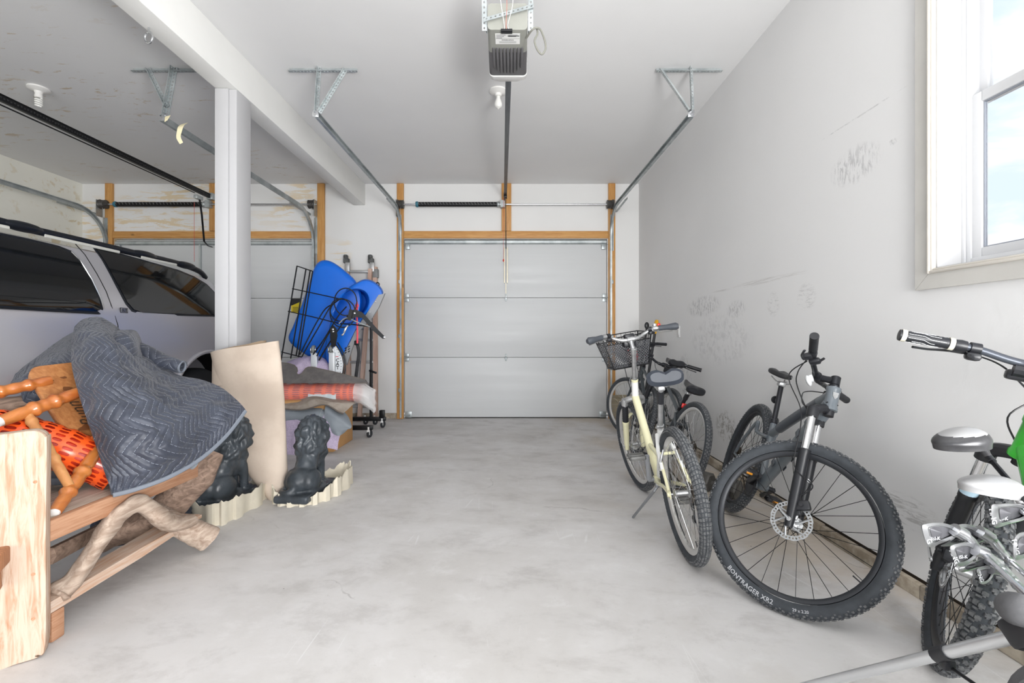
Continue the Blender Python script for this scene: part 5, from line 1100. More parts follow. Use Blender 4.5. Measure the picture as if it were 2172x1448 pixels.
# hand-written pencil strokes and wear on the underside
fr3 = Mx(((B_-A_).normalized(), -(D_-A_).normalized(), nrm)).transposed()
mb = MB(); c0 = seatpt(.30, .55)+nrm*.0015; T4 = Mx.Translation(c0)@Mx((fr3.col[0], fr3.col[1], nrm)).transposed().to_4x4()@Mx.Rotation(PI*.53, 4, 'Z')
text_mb('Bunn', .075, T4, mb=mb, shear=.35); c0 = seatpt(.40, .58)+nrm*.0015; T4 = Mx.Translation(c0)@Mx((fr3.col[0], fr3.col[1], nrm)).transposed().to_4x4()@Mx.Rotation(PI*.53, 4, 'Z'); text_mb('#1/3', .042, T4, mb=mb, shear=.35); mb.build('handwriting', mat('pencil', (62, 44, 30), .7), seat)
mb = MB(); rn = random.Random(3)
for k in range(9):
    u, v = [(.16, .18), (.30, .16), (.27, .28), (.20, .36), (.24, .70), (.34, .80), (.42, .90), (.5, .84), (.30, .66)][k]; c = seatpt(u, v)+nrm*.001; n_ = 7; w_ = rn.uniform(.012, .026)
    mb.add([c+fr3.col[0]*math.cos(2*PI*i/n_)*w_*rn.uniform(.5, 1.2)+fr3.col[1]*math.sin(2*PI*i/n_)*w_*.6*rn.uniform(.6, 1.2) for i in range(n_)], [list(range(n_))])
mb.build('finish_chips', mat('dark_stain', (112, 66, 34), .6), seat)
def turned(a, b_, r, nodes, m, parent=stool, name='leg', cap=True):
    a, b_ = V(a), V(b_); L = (b_-a).length; prof = [(0, 0)]
    N = 48
    for i in range(N+1):
        s = i/N; q = r*(.80+.22*math.sin(PI*s)**.8)
        for nd in nodes:
            d = abs(s-nd)*L; q *= 1+.20*math.exp(-(d/.010)**2)-.10*math.exp(-((d-.024)/.012)**2)
        prof.append((q, s*L))
    prof.append((0, L)); o = MB().lathe(prof, a, b_-a, 16).build(name, m, parent)
    if cap: mb = MB(); mb.lathe([(r*.66, -.004), (r*.70, 0), (r*.68, .010), (r*.4, .014), (0, .014)], b_, b_-a, 16); mb.build('glide', M_por, o)
    return o
def onseat(px, py): return seatpt(.5, .5)+(0*nrm)
lA = turned(P(108, 806, 2.10), P(-75, 848, 1.86), .025, (.28, .62, .82), M_bam)
lB = turned(P(172, 830, 2.07), P(2, 893, 1.80), .028, (.36, .62), M_bam)
lD = turned(P(208, 952, 2.00), P(116, 1086, 1.716), .026, (.40, .72), M_bam)
turned(P(55, 872, 1.88), P(148, 1032, 1.80), .019, (.14, .64), M_bamp, name='stretcher', cap=False)
turned(P(300, 840, 2.25), P(200, 930, 1.98), .018, (.5,), M_bam, name='stretcher', cap=False)

# orange snow-fence rolls: slotted plastic over a darker core
M_or = bpy.data.materials.new('orange_fence_plastic'); M_or.use_nodes = True; t = NT(M_or.node_tree); p = M_or.node_tree.nodes['Principled BSDF']; uv = t.n('UVMap').outputs[0]
x, y, z = t.xyz(uv); gx = t.math('FRACT', t.math('MULTIPLY', x, 26.0)); gy_ = t.math('MULTIPLY', y, 11.0); gy = t.math('FRACT', gy_)
dx = t.math('DIVIDE', t.math('SUBTRACT', gx, .5), .30); dy = t.math('DIVIDE', t.math('SUBTRACT', gy, .5), .34)
hole = t.math('LESS_THAN', t.math('ADD', t.math('POWER', t.math('ABSOLUTE', dx), 3.0), t.math('POWER', t.math('ABSOLUTE', dy), 3.0)), 1.0)
setin(p, 'Alpha', t.math('SUBTRACT', 1.0, hole)); p.inputs['Base Color'].default_value = (*sc_hex(244, 92, 34), 1); p.inputs['Roughness'].default_value = .25
def fence_roll(name, lab, pts, r, m_core, grp='rolls of orange fence'):
    path = catmull(pts, 8); mb = MB(); N = len(path); n = 28; rings = []
    x_ = None
    for i in range(N):
        tg = (path[min(i+1, N-1)]-path[max(i-1, 0)]).normalized(); f_ = frame(tg); rr = r*(1+.03*math.sin(i*1.7))
        rings.append([path[i]+f_@V((math.cos(2*PI*k/n)*rr, math.sin(2*PI*k/n)*rr, 0)) for k in range(n+1)])
    vs = [q for rg in rings for q in rg]; w_ = n+1
    mb.add(vs, [(i*w_+k, i*w_+k+1, (i+1)*w_+k+1, (i+1)*w_+k) for i in range(N-1) for k in range(n)], True, uvs=[(k/n, i/(N-1)) for i in range(N) for k in range(w_)])
    ro = thing(name, lab, 'fence roll', path[N//2]-V((0, 0, r)), grp)
    mb.build('slotted_layer', M_or, ro); MB().tube(path, r*.93, 24).build('inner_layers', m_core, ro); return ro, path
M_ocore = mat('orange_core', (196, 52, 20), .4, rgb2=(150, 30, 14), vs=18)
fence_roll('fence_roll', 'roll of orange slotted plastic fence under the upturned stool', [P(-60, 905, 1.86), P(40, 925, 1.90), P(140, 955, 1.97), P(250, 1000, 2.06)], .088, M_ocore)
mb = MB(); mb.rbox(P(165, 1018, 1.99)+V((-.02, .04, 0)), (.46, .10, .035), .012, Mx.Rotation(.25, 3, 'Z')); tag(mb.build('plastic_tray', mat('blue_grey_plastic', (88, 96, 106), .45)), 'grey-blue plastic strip lying on the bench plank under the orange roll', 'tray')

# quilted moving blanket
M_q = bpy.data.materials.new('quilted_navy_cloth'); M_q.use_nodes = True; t = NT(M_q.node_tree); p = M_q.node_tree.nodes['Principled BSDF']; uv = t.n('UVMap').outputs[0]; x, y, z = t.xyz(uv)
tri = t.math('PINGPONG', y, .080); s = t.math('DIVIDE', t.math('ADD', x, t.math('MULTIPLY', tri, .9)), .036); fr_ = t.math('ABSOLUTE', t.math('SUBTRACT', t.math('FRACT', s), .5))
line = t.math('GREATER_THAN', fr_, .480); dash = t.math('GREATER_THAN', t.math('FRACT', t.math('MULTIPLY', y, 85.0)), .30)
co = t.n('TexCoord').outputs['Object']; wn_ = t.noise(co, 60, 4, .6)
c = t.mix(t.ramp(t.noise(co, 7, 3), .35, .65), sc_hex(50, 54, 66), sc_hex(62, 67, 80)); c = t.mix(t.math('MULTIPLY', line, dash), c, sc_hex(160, 166, 178))
setin(p, 'Base Color', c); p.inputs['Roughness'].default_value = .50; p.inputs['Sheen Weight'].default_value = .15
puff = t.math('POWER', t.math('SUBTRACT', 1.0, t.math('MULTIPLY', fr_, 2.0)), .5)
setin(p, 'Normal', t.n('Bump', {'Strength': .6, 'Distance': .006, 'Height': t.math('ADD', puff, t.math('MULTIPLY', wn_, .25))}).outputs[0])
def tri_(v, a): v = v % (2*a); return v if v < a else 2*a-v
def spline_grid(rows, n=8):
    rows = [catmull(r, n) for r in rows]; cols = [catmull([r[i] for r in rows], n) for i in range(len(rows[0]))]
    return [[cols[i][j] for i in range(len(cols))] for j in range(len(cols[0]))]
def quilt(rows, name, parent, n=14, puffd=.0045, wr=.013, flip=False, th=.010, uo=0.0, m=None):
    g = spline_grid(rows, n); H_, W_ = len(g), len(g[0]); mb = MB()
    lu = [0.0]; mid = g[H_//2]
    for i in range(1, W_): lu.append(lu[-1]+(mid[i]-mid[i-1]).length)
    lv = [0.0]; mc = [r[W_//2] for r in g]
    for j in range(1, H_): lv.append(lv[-1]+(mc[j]-mc[j-1]).length)
    vs = []
    for j in range(H_):
        for i in range(W_):
            p_ = g[j][i]; du = g[j][min(i+1, W_-1)]-g[j][max(i-1, 0)]; dv = g[min(j+1, H_-1)][i]-g[max(j-1, 0)][i]; nn = du.cross(dv)
            nn = nn.normalized() if nn.length > 1e-12 else V((0, -1, 0))
            if nn.y > 0: nn = -nn
            s_ = (lu[i]+uo+tri_(lv[j], .080)*.9)/.036; f_ = abs(s_-math.floor(s_)-.5)
            e = min(1, min(i, W_-1-i, j, H_-1-j)/4)
            d = puffd*max(0, 1-2*f_)**.5+wr*(mnoise.noise(p_*11)+.6*mnoise.noise(p_*26)+.35*mnoise.noise(p_*55))
            vs.append(p_+nn*d*e)
    mb.add(vs, [(j*W_+i, j*W_+i+1, (j+1)*W_+i+1, (j+1)*W_+i) for j in range(H_-1) for i in range(W_-1)], True, uvs=[(lu[i]+uo, lv[j]) for j in range(H_) for i in range(W_)])
    mb.thick(-th if not flip else th); return mb.build(name, m or M_q, parent, sharp=60), vs, W_, H_
blk = thing('moving_blanket', 'navy quilted moving blanket draped over the stool on the bench', 'blanket', P(300, 1000, 2.1))
R_ = [[(158, 692, 2.32), (178, 676, 2.40), (212, 672, 2.46), (245, 690, 2.48), (262, 706, 2.50), (285, 722, 2.54)],
 [(152, 728, 2.19), (186, 712, 2.17), (222, 712, 2.19), (256, 722, 2.26), (282, 738, 2.40), (318, 752, 2.52)],
 [(152, 774, 2.11), (194, 768, 2.06), (238, 770, 2.09), (284, 782, 2.18), (320, 785, 2.34), (372, 792, 2.52)],
 [(165, 830, 2.04), (214, 836, 1.99), (268, 836, 2.03), (322, 836, 2.13), (372, 822, 2.34), (428, 805, 2.56)],
 [(185, 892, 1.975), (240, 904, 1.94), (308, 896, 2.00), (362, 880, 2.13), (420, 848, 2.34), (470, 822, 2.54)],
 [(205, 950, 1.94), (264, 960, 1.925), (338, 946, 1.99), (398, 922, 2.12), (450, 880, 2.30), (500, 846, 2.47)],
 [(224, 1008, 1.915), (280, 1008, 1.94), (348, 984, 2.02), (414, 946, 2.16), (468, 904, 2.30), (514, 860, 2.44)],
 [(240, 1047, 1.905), (290, 1034, 1.965), (360, 1008, 2.06), (426, 970, 2.19), (480, 922, 2.32), (521, 869, 2.43)]]
R_ = [[P(*q) for q in r] for r in R_]
dr, dv_, W_, H_ = quilt(R_, 'main_drape', blk, n=16)
hem = [dv_[(H_-1)*W_+i] for i in range(W_)]; M_bind = mat('grey_binding', (112, 118, 128), .6)
mb = MB(); mb.tube([q+V((.004, -.006, -.004)) for q in hem], .010, 8, sq=(.6, 1)); mb.build('binding', M_bind, blk)
back = [[P(22, 815, 2.62), P(40, 786, 2.72), P(82, 754, 2.80), P(125, 722, 2.80), P(165, 700, 2.72), P(215, 690, 2.62)], [P(30, 815, 2.40), P(58, 792, 2.46), P(95, 765, 2.50), P(132, 742, 2.46), P(170, 722, 2.38), P(220, 712, 2.34)],
 [P(40, 820, 2.26), P(66, 795, 2.26), P(100, 778, 2.28), P(135, 766, 2.27), P(175, 755, 2.24), P(225, 750, 2.24)], [P(60, 900, 2.30), P(80, 880, 2.32), P(110, 860, 2.34), P(150, 860, 2.32), P(190, 870, 2.30), P(235, 880, 2.28)]]
quilt(back, 'back_drape', blk, n=12, uo=.3)
f2 = [[P(242, 704, 2.52), P(262, 700, 2.54), P(285, 700, 2.56), P(296, 712, 2.60), P(304, 735, 2.66)], [P(240, 708, 2.30), P(258, 706, 2.31), P(280, 712, 2.33), P(294, 728, 2.38), P(302, 752, 2.46)], [P(244, 730, 2.24), P(256, 742, 2.24), P(272, 758, 2.27), P(288, 768, 2.32), P(304, 774, 2.42)], [P(246, 748, 2.34), P(258, 765, 2.32), P(272, 780, 2.34), P(288, 788, 2.38), P(306, 788, 2.48)]]
quilt(f2, 'side_fold', blk, n=9, wr=.004)
def sleeve(pts, rs, name):
    path = catmull(pts, 8); N = len(path); rows = []
    for i in range(0, N, 4):
        tg = (path[min(i+1, N-1)]-path[max(i-1, 0)]).normalized(); f_ = frame(tg); r = lerp(rs[0], rs[1], i/(N-1)); rows.append([path[i]+f_@V((math.cos(2*PI*k/10)*r, math.sin(2*PI*k/10)*r*.75, 0)) for k in range(11)])
    return quilt(rows, name, blk, n=5, wr=.003, puffd=.003)
sleeve([P(285, 742, 2.52), P(315, 752, 2.52), P(350, 768, 2.52), P(386, 778, 2.52)], (.055, .032), 'rolled_corner')
q = P(386, 778, 2.52); mb = MB(); mb.torus(q, (1, .1, -.15), .030, .006, 20, 6); mb.build('binding', M_bind, blk)
# corrugated hose end
mb = MB(); path = catmull([P(322, 1012, 2.12), P(352, 1000, 2.2), P(380, 986, 2.30), P(398, 980, 2.36), P(413, 986, 2.39)], 14); mb.tube(path, [.0235+(.003 if i % 2 else 0) for i in range(len(path))], 14); tag(mb.build('hose', mat('grey_hose', (146, 154, 162), .45)), 'grey corrugated hose end lying on the bench rail under the blanket hem', 'hose')
mb = MB(); path = [P(250, 1105, 2.5)+V((.30*math.cos(a), .30*math.sin(a), -.02+.008*k)) for k, a in enumerate([2*PI*i/24 for i in range(60)])]
path = [V((-2.10+.20*math.cos(2*PI*i/28), 2.60+.22*math.sin(2*PI*i/28), .03+.03*(i//28)+.001*(i % 28))) for i in range(84)]; mb.tube(path, .019, 10); tag(mb.build('coiled_hose', mat('navy_hose', (46, 54, 70), .5)), 'dark coiled hose on the floor behind the bench legs', 'hose')
# ---------------------------------------------------------------- carpet roll, stone lions, pulp trays
M_carp = mat('carpet_backing', (206, 191, 176), .9, rgb2=(190, 174, 159), vs=3, bump=.35, bs=160); M_carpd = mat('carpet_pile', (140, 122, 102), .95, bump=.4, bs=90)
lv = [(1058, 578, 606, 3.22), (1035, 556, 609, 3.22), (1005, 532, 609, 3.23), (960, 512, 608, 3.24), (900, 489, 605, 3.25), (830, 469, 602, 3.26), (780, 457, 597, 3.27), (735, 447, 590, 3.28)]
def croll(inset=0.0, tilt=True):
    rings = []
    for i, (py, x0, x1, y) in enumerate(lv):
        a, b_ = P(x0, py, y), P(x1, py, y); c = (a+b_)/2; w_ = (b_-a).length/2-inset; d = .070+.012*math.sin(i)-inset; ring = []
        for k in range(40):
            an = 2*PI*k/40; cx_, sy_ = math.cos(an), math.sin(an)
            p_ = c+V((w_*math.copysign(abs(cx_)**.8, cx_), d*sy_, 0)); 
            if tilt: p_.z += (i/7)**3*(.042*cx_)
            ring.append(p_)
        rings.append(ring)
    return rings
ro = thing('carpet_roll', 'tall beige rolled carpet standing on end against the white post', 'carpet', P(590, 1050, 3.22))
o_ = croll(); i_ = croll(.012); mb = MB(); fine = []
for a, b_ in zip(o_, o_[1:]):
    for q in range(4): fine.append([lerp(u_, v_, q/4) for u_, v_ in zip(a, b_)])
fine.append(o_[-1])
mb.loft(fine+[[p_ for p_ in i_[-1]]]+[[p_-V((0, 0, .25)) for p_ in i_[-1]]], cap=True); 
mb.v = [p_+V((0, .010*mnoise.noise(p_*5), 0)) for p_ in mb.v]; mb.build('outer_layer', M_carp, ro)
mb = MB(); top = i_[-1]; c = sum(top, V())/len(top); sp_ = []
for k in range(46): a = top[(k+14) % 40]; s = .95-.012*k; sp_.append(V((c.x+(a.x-c.x)*s, c.y+(a.y-c.y)*s, a.z+.004)))
mb.grid(lambda u, v: sp_[int(round(u*45))]+V((0, 0, -.22*v+.006*(u < .5))), 45, 1); mb.thick(.010); mb.build('inner_turn', M_carpd, ro)

M_lion = mat('black_stone', (70, 76, 82), .36, rgb2=(48, 53, 58), vs=6, bump=.25, bs=45, rvar=.12)
def lion_mesh(name, seed, chips):
    mb = MB(); E_ = lambda c, r, rot=None: mb.ell(c, r, rot, 18, 12); Ry = lambda a: Mx.Rotation(math.radians(a), 3, 'Y')
    E_((-.115, 0, .115), (.092, .092, .088)); E_((-.04, 0, .20), (.075, .070, .16), Ry(28)); E_((.045, 0, .26), (.075, .074, .13), Ry(12))
    tn = math.radians(28)
    def hd_(x, y, z, a, b_, c): E_((.05+x*math.cos(tn)-y*math.sin(tn), x*math.sin(tn)+y*math.cos(tn), z), (a, b_, c), Mx.Rotation(tn, 3, 'Z'))
    for s in (-1, 1):
        E_((-.085, s*.072, .105), (.084, .044, .080), Ry(-24)); E_((-.03, s*.068, .065), (.075, .028, .026)); E_((.02, s*.068, .058), (.030, .026, .022))
        mb.tube([(.065, s*.040, .25), (.085, s*.042, .15), (.085, s*.042, .06)], [.036, .028, .026], 12); E_((.11, s*.042, .058), (.036, .026, .022))
    mb.tube(catmull([(-.19, 0, .075), (-.21, .05, .06), (-.16, .105, .056), (-.06, .112, .055), (.0, .115, .058)], 5), [.020, .018, .016, .016, .022], 10)
    E_((.045, 0, .395), (.122, .112, .138)); E_((.01, 0, .32), (.095, .100, .11)); E_((.10, 0, .30), (.065, .075, .12)); hd_(.075, 0, .435, .062, .056, .066); hd_(.13, 0, .405, .042, .036, .032); hd_(.125, 0, .378, .030, .028, .020)
    for s in (-1, 1): hd_(.100, s*.030, .448, .016, .014, .012)
    nmain = len(mb.v)
    mb.rbox((-.03, 0, .024), (.44, .235, .050), .012)
    me = bake(mb, name, [('REMESH', dict(mode='VOXEL', voxel_size=.0075)), ('SMOOTH', dict(factor=.5, iterations=6))])
    bm = bmesh.new(); bm.from_mesh(me); bm.normal_update(); mv = []
    for v in bm.verts:
        p_ = v.co; m_ = max(0, min(1, 1-((p_-V((.045, 0, .37))).length-.14)/.05)) if not ((p_.x-.05)*math.cos(tn)+p_.y*math.sin(tn) > .078 and p_.z > .36) else 0
        ang = math.atan2(p_.y, p_.x-.06)
        s = math.sin(ang*9+9*mnoise.noise(V((p_.x*6+seed, p_.y*6, p_.z*5)))+p_.z*16)
        q_ = V((p_.x*19+seed+.7*mnoise.noise(p_*9), p_.y*19+.7*mnoise.noise(p_*9+V((3, 1, 2))), p_.z*10)); f12 = mnoise.voronoi(q_)[0]; s2 = min(1.0, (f12[1]-f12[0])*1.3)
        mv.append(v.normal*(m_*(.004*s+.030*(s2-.35)+.005*mnoise.noise(p_*38+V((seed, 0, 0))))+.0016*mnoise.noise(p_*40)))
    for v, d in zip(bm.verts, mv): v.co += d
    bm.to_mesh(me); bm.free(); me.polygons.foreach_set('use_smooth', [True]*len(me.polygons)); me.materials.append(M_lion); return me
M_chip = mat('bare_plaster', (206, 206, 200), .9)
def lion(lab, px, py, head, seed, s, tilt=0):
    p_ = G(px, py); r = thing('lion_statue', lab, 'statue', p_, 'black lion statues'); me = lion_mesh('stone_body', seed, 0)
    Mw = Mx.Translation(p_+V((0, 0, .018)))@Mx.Rotation(head, 4, 'Z')@Mx.Rotation(tilt, 4, 'X')@Mx.Scale(s, 4); me.transform(Mw); link('stone_body', me, r); return p_, r
lion('black stone lion statue beside the driftwood bench, seen from behind', 482, 1066, math.radians(74), 2.0, 1.08)
lion('black stone lion statue right of the carpet roll, seen from behind', 656, 1048, math.radians(86), 7.0, 1.02)
M_pulp = mat('moulded_pulp', (214, 206, 188), .9, var=.08, vs=8, bump=.5, bs=70)
def pulp_tray(lab, foot, hts, seed):
    rn = random.Random(seed); path = catmull([G(*q) for q in foot], 12, closed=True); c = sum(path, V())/len(path); N = len(path)
    hs = catmull([V((0, 0, h)) for h in hts], 12, closed=True); mb = MB(); outer = []; top = []; inn = []
    for i, p_ in enumerate(path):
        o = (p_-c); o.z = 0; o = o.normalized(); z_ = (i % 6) in (0, 1, 2); k = .018 if z_ else -.010; h = max(.03, hs[i].z+rn.uniform(-.012, .012)+(.012 if z_ else -.006))
        outer.append(p_+o*k); top.append(p_+o*(k*.4+.006)+V((0, 0, h))); inn.append(p_-o*.016+V((0, 0, .016)))
    vs = outer+top+[t_-((t_-c)*V((1,1,0)).length*0*t_ if False else V((0,0,0)))+(c-t_).normalized()*.010 for t_ in top]+inn
    fs = []
    for i in range(N):
        j = (i+1) % N; fs += [(i, j, N+j, N+i), (N+i, N+j, 2*N+j, 2*N+i), (2*N+i, 2*N+j, 3*N+j, 3*N+i)]
    fs += [list(range(3*N, 4*N))[::-1], list(range(N))]
    mb.add(vs, fs, False); return tag(mb.build('pulp_tray', M_pulp), lab, 'packaging', 'moulded pulp trays')
pulp_tray('pale moulded pulp tray under the lion beside the bench', [(378, 1082), (440, 1116), (500, 1100), (568, 1056), (560, 1040), (520, 1040), (450, 1048), (385, 1062)], [.07, .13, .13, .12, .13, .06, .05, .05], 4)
pulp_tray('pale torn pulp tray under the lion right of the carpet roll', [(583, 1066), (612, 1074), (664, 1070), (712, 1052), (744, 1026), (728, 1014), (660, 1030), (592, 1050)], [.09, .035, .06, .12, .13, .12, .06, .10], 9)

# ---------------------------------------------------------------- the stack of mats on a carton
X0, X1, YB0, YB1 = P(575, 0, 4.48).x, -1.752, 4.48, 5.02
M_kraft = mat('kraft_board', (196, 150, 98), .75, var=.08, vs=4)
bx_ = thing('carton', 'brown cardboard carton under the stack of mats', 'box', ((X0+X1)/2, 4.75, 0))
mb = MB(); mb.rbox(((X0+X1)/2, (YB0+YB1)/2, .25), (X1-X0, YB1-YB0, .50), .006); mb.build('box_body', M_kraft, bx_)
for sg in (-1, 1): mb = MB(); mb.rbox(((X0+X1)/2, (YB0+YB1)/2+sg*.135, .503), (X1-X0, .262, .006), .002); mb.build('flap', M_kraft, bx_)
M_lil = mat('lilac_cloth', (206, 192, 216), .9, rgb2=(184, 168, 196), vs=150, lo=.45, hi=.55, bump=.3, bs=160)
def cloth(rows, name, m, lab=None, cat_=None, n=8, wr=.008, th=.006, parent=None, group=None):
    o = quilt([[P(*q) for q in r] for r in rows], name, parent, n=n, puffd=0, wr=wr, th=th, m=m)[0]
    if lab: tag(o, lab, cat_, group)
    return o
cloth([[(590, 878, 4.46), (625, 880, 4.44), (662, 880, 4.46), (700, 878, 4.43), (728, 885, 4.46)], [(590, 905, 4.42), (622, 908, 4.40), (658, 905, 4.42), (698, 908, 4.39), (724, 912, 4.42)], [(592, 930, 4.42), (622, 938, 4.38), (655, 935, 4.41), (690, 934, 4.38), (718, 936, 4.42)], [(594, 975, 4.40), (620, 990, 4.36), (650, 968, 4.40), (682, 950, 4.37), (716, 954, 4.40)]], 'quilted_cloth', M_lil, 'lilac dotted cloth hanging down the front of the carton behind the right lion', 'cloth', n=12, wr=.016)
M_rub = mat('grey_rubber', (140, 148, 156), .5, var=.06); M_rubl = mat('rubber_rib', (158, 166, 172), .5)
rm = thing('rubber_mat', 'grey ribbed rubber mat, rolled, in the stack on the carton', 'mat', P(668, 880, 4.5), 'mats stacked on the carton')
ra, rb = P(585, 878, 4.52), P(722, 885, 4.50); mb = MB(); mb.tube(catmull([ra, lerp(ra, rb, .5), rb], 8), [.100, .096, .075], 28, sq=(1, .95)); mb.build('roll', M_rub, rm)
for k in range(10):
    c = lerp(ra, rb, .04+.10*k); r_ = lerp(.101, .080, .04+.10*k); mb = MB(); mb.torus(c, rb-ra, r_-.001, .004, 26, 6); mb.build('rib', M_rubl, rm)
mb = MB(); mb.tube([lerp(ra, rb, .0)+V((0, -.092, .045)), rb+V((0, -.07, .035))], .0035, 6); mb.build('rib', M_rubl, rm)
cloth([[(700, 842, 4.62), (722, 862, 4.56), (740, 885, 4.52)], [(690, 862, 4.44), (716, 880, 4.42), (746, 902, 4.46)], [(688, 884, 4.42), (712, 895, 4.40), (744, 908, 4.44)], [(690, 902, 4.42), (710, 910, 4.38), (738, 910, 4.42)], [(696, 912, 4.42), (716, 924, 4.38), (730, 918, 4.43)]], 'folded_flap', M_rub, n=6, wr=.006, parent=rm)
M_tanm = mat('taupe_carpet', (164, 154, 144), .95, rgb2=(148, 137, 126), vs=14, bump=.4, bs=140); M_drkm = mat('dark_grey_carpet', (112, 108, 106), .95, rgb2=(98, 95, 94), vs=14, bump=.4, bs=150); M_hem = mat('mat_edging', (112, 104, 98), .9)
r3 = [[(560, 848, 4.9), (625, 842, 4.9), (662, 838, 4.88), (705, 842, 4.86), (752, 850, 4.86)], [(570, 852, 4.62), (628, 846, 4.60), (664, 838, 4.60), (706, 844, 4.58), (754, 852, 4.62)], [(585, 858, 4.44), (632, 858, 4.42), (668, 845, 4.42), (706, 852, 4.41), (752, 854, 4.50)], [(588, 862, 4.42), (634, 866, 4.40), (676, 856, 4.40), (702, 856, 4.39), (738, 868, 4.44)], [(590, 864, 4.42), (640, 868, 4.40), (688, 857, 4.40), (718, 872, 4.38), (728, 876, 4.42)]]
tm_ = cloth(r3, 'carpet_mat', M_tanm, 'taupe carpet car mat with a wavy edge under the orange wrapped roll', 'mat', n=7, wr=.004, th=.012, group='mats stacked on the carton')
mb = MB(); mb.tube(catmull([P(*q)+V((0, -.004, -.004)) for q in r3[-1]], 7), .007, 6); mb.build('edging', M_hem, tm_)
# wrapped orange roll
rl, _ = fence_roll('fence_roll', 'orange fence roll wrapped in clear plastic, in the stack on the carton', [P(560, 832, 4.62), P(640, 832, 4.62), P(720, 832, 4.62), P(762, 832, 4.62)], .092, M_ocore)
M_bag = mat('clear_film', (250, 250, 252), .08, alpha=.16, bump=.8, bs=30); M_bag2 = mat('crumpled_film', (240, 240, 240), .12, alpha=.48, bump=1.0, bs=45)
mb = MB(); mb.tube(catmull([P(555, 834, 4.62), P(640, 834, 4.62), P(758, 834, 4.62)], 8), .105, 28, cap=False); mb.build('plastic_wrap', M_bag, rl)
mb = MB(); rings = []
for i, (px, py, r1, r2) in enumerate(((756, 832, .105, .105), (766, 834, .10, .10), (776, 838, .11, .085), (786, 842, .115, .07), (793, 845, .12, .05), (797, 846, .11, .02))):
    c = P(px, py, 4.60); rings.append([c+V((.012*mnoise.noise(V((i*3.1, k*.9, 0))), r2*math.cos(2*PI*k/28)*(1+.25*mnoise.noise(V((k*1.3, i, 5)))), r1*math.sin(2*PI*k/28)*(1+.22*mnoise.noise(V((k*1.1, i*.9, 2))))-(.02 if i > 2 else 0))) for k in range(28)])
mb.loft(rings, cap=False, smooth=False); mb.build('plastic_end', M_bag2, rl)
mb = MB(); mb.grid(lambda u, v: P(662+58*u, 832, 4.62)+V((0, -.094*math.cos((v-.62)*1.5), -.094*math.sin((v-.35)*1.5)+.0)), 12, 8); mb.thick(.001); mb.build('paper_label', mat('pale_label', (226, 230, 232), .6, rgb2=(190, 206, 214), vs=12), rl)
cloth([[(612, 766, 5.1), (650, 758, 5.1), (690, 764, 5.1), (722, 790, 5.05)], [(606, 772, 4.8), (645, 758, 4.82), (682, 760, 4.82), (712, 788, 4.80)], [(612, 790, 4.66), (640, 790, 4.66), (676, 788, 4.66), (708, 800, 4.66)], [(612, 808, 4.64), (640, 808, 4.64), (676, 806, 4.64), (708, 808, 4.64)]], 'quilted_cloth', M_lil, 'lilac dotted cloth heaped on top of the stack behind the dark mat', 'cloth', n=9, wr=.012)
def sheet(poly, yf, th, name, m, parent=None):
    vs = [P(px, py, yf(px, py)) for px, py in poly]; n = len(vs); vs2 = [p_+V((0, th*.8, th*-.3)) for p_ in vs]
    return MB().add(vs+vs2, [list(range(n)), list(range(n, 2*n))[::-1]]+[(i, n+i, n+(i+1) % n, (i+1) % n) for i in range(n)]).build(name, m, parent)
dmp = [(588, 768), (612, 770), (624, 774), (630, 780), (631, 786), (629, 790), (631, 794), (637, 794), (642, 790), (648, 781), (654, 778), (662, 778), (720, 791), (755, 800), (776, 806), (780, 812), (700, 812), (588, 812)]
yfd = lambda px, py: 4.50+.0045*(812-py)
dm = tag(sheet(dmp, yfd, .014, 'carpet_mat', M_drkm), 'dark grey notched carpet car mat lying on top of the wrapped orange roll', 'mat', 'mats stacked on the carton')
mb = MB(); mb.tube([P(px, py, yfd(px, py)-.001) for px, py in dmp[:-1]], .0045, 6); mb.build('edging', M_hem, dm)
# ---------------------------------------------------------------- corner clutter: blue tub, wire rack, ladder, rail
M_blue = mat('blue_moulded_plastic', (8, 100, 206), .38, var=.05, vs=3); M_blued = mat('inside_blue', (14, 70, 190), .45)
tub = thing('play_tub', 'large blue moulded tub with a round opening and grey side, tipped on the pile', 'tub', P(705, 775, 5.1))
def slab(poly, y0, y1, tilt=0.0, n=5, bev=.03):
    c_ = catmull([V((a, b_, 0)) for a, b_ in poly], n, closed=True); ctr = sum(c_, V())/len(c_)
    def rg(y, k): return [P(lerp(q.x, ctr.x, k), lerp(q.y, ctr.y, k), y) for q in c_]
    return [rg(y0, .14), rg(y0+bev*.35, .06), rg(y0+bev, .02), rg(y0+bev*2, 0), rg(y1-bev, 0), rg(y1, .03)]
mb = MB(); mb.loft(slab([(684, 552), (706, 556), (734, 576), (757, 600), (768, 640), (752, 705), (712, 778), (692, 776), (650, 753), (613, 722), (622, 690), (640, 645), (655, 602), (668, 565)], 5.02, 5.5)); mb.build('tub_shell', M_blue, tub)
out = catmull([V((a, b_, 0)) for a, b_ in [(757, 600), (776, 593), (799, 602), (812, 622), (797, 640), (760, 690), (728, 752), (712, 776), (696, 772), (690, 740), (700, 690), (712, 650), (735, 615)]], 5, closed=True)
hc = V((742, 650, 0)); N = len(out); hole = []
for q in out:
    d = q-hc; a = math.atan2(d.y, d.x)+math.radians(38); r = 1/math.sqrt((math.cos(a)/45)**2+(math.sin(a)/31)**2); hole.append(hc+d.normalized()*r)
y0, y1 = 4.80, 5.10; L_ = lambda pts, y, k=0.0, c=hc: [P(lerp(q.x, c.x, k), lerp(q.y, c.y, k), y) for q in pts]
mb = MB(); oc = sum(out, V())/N
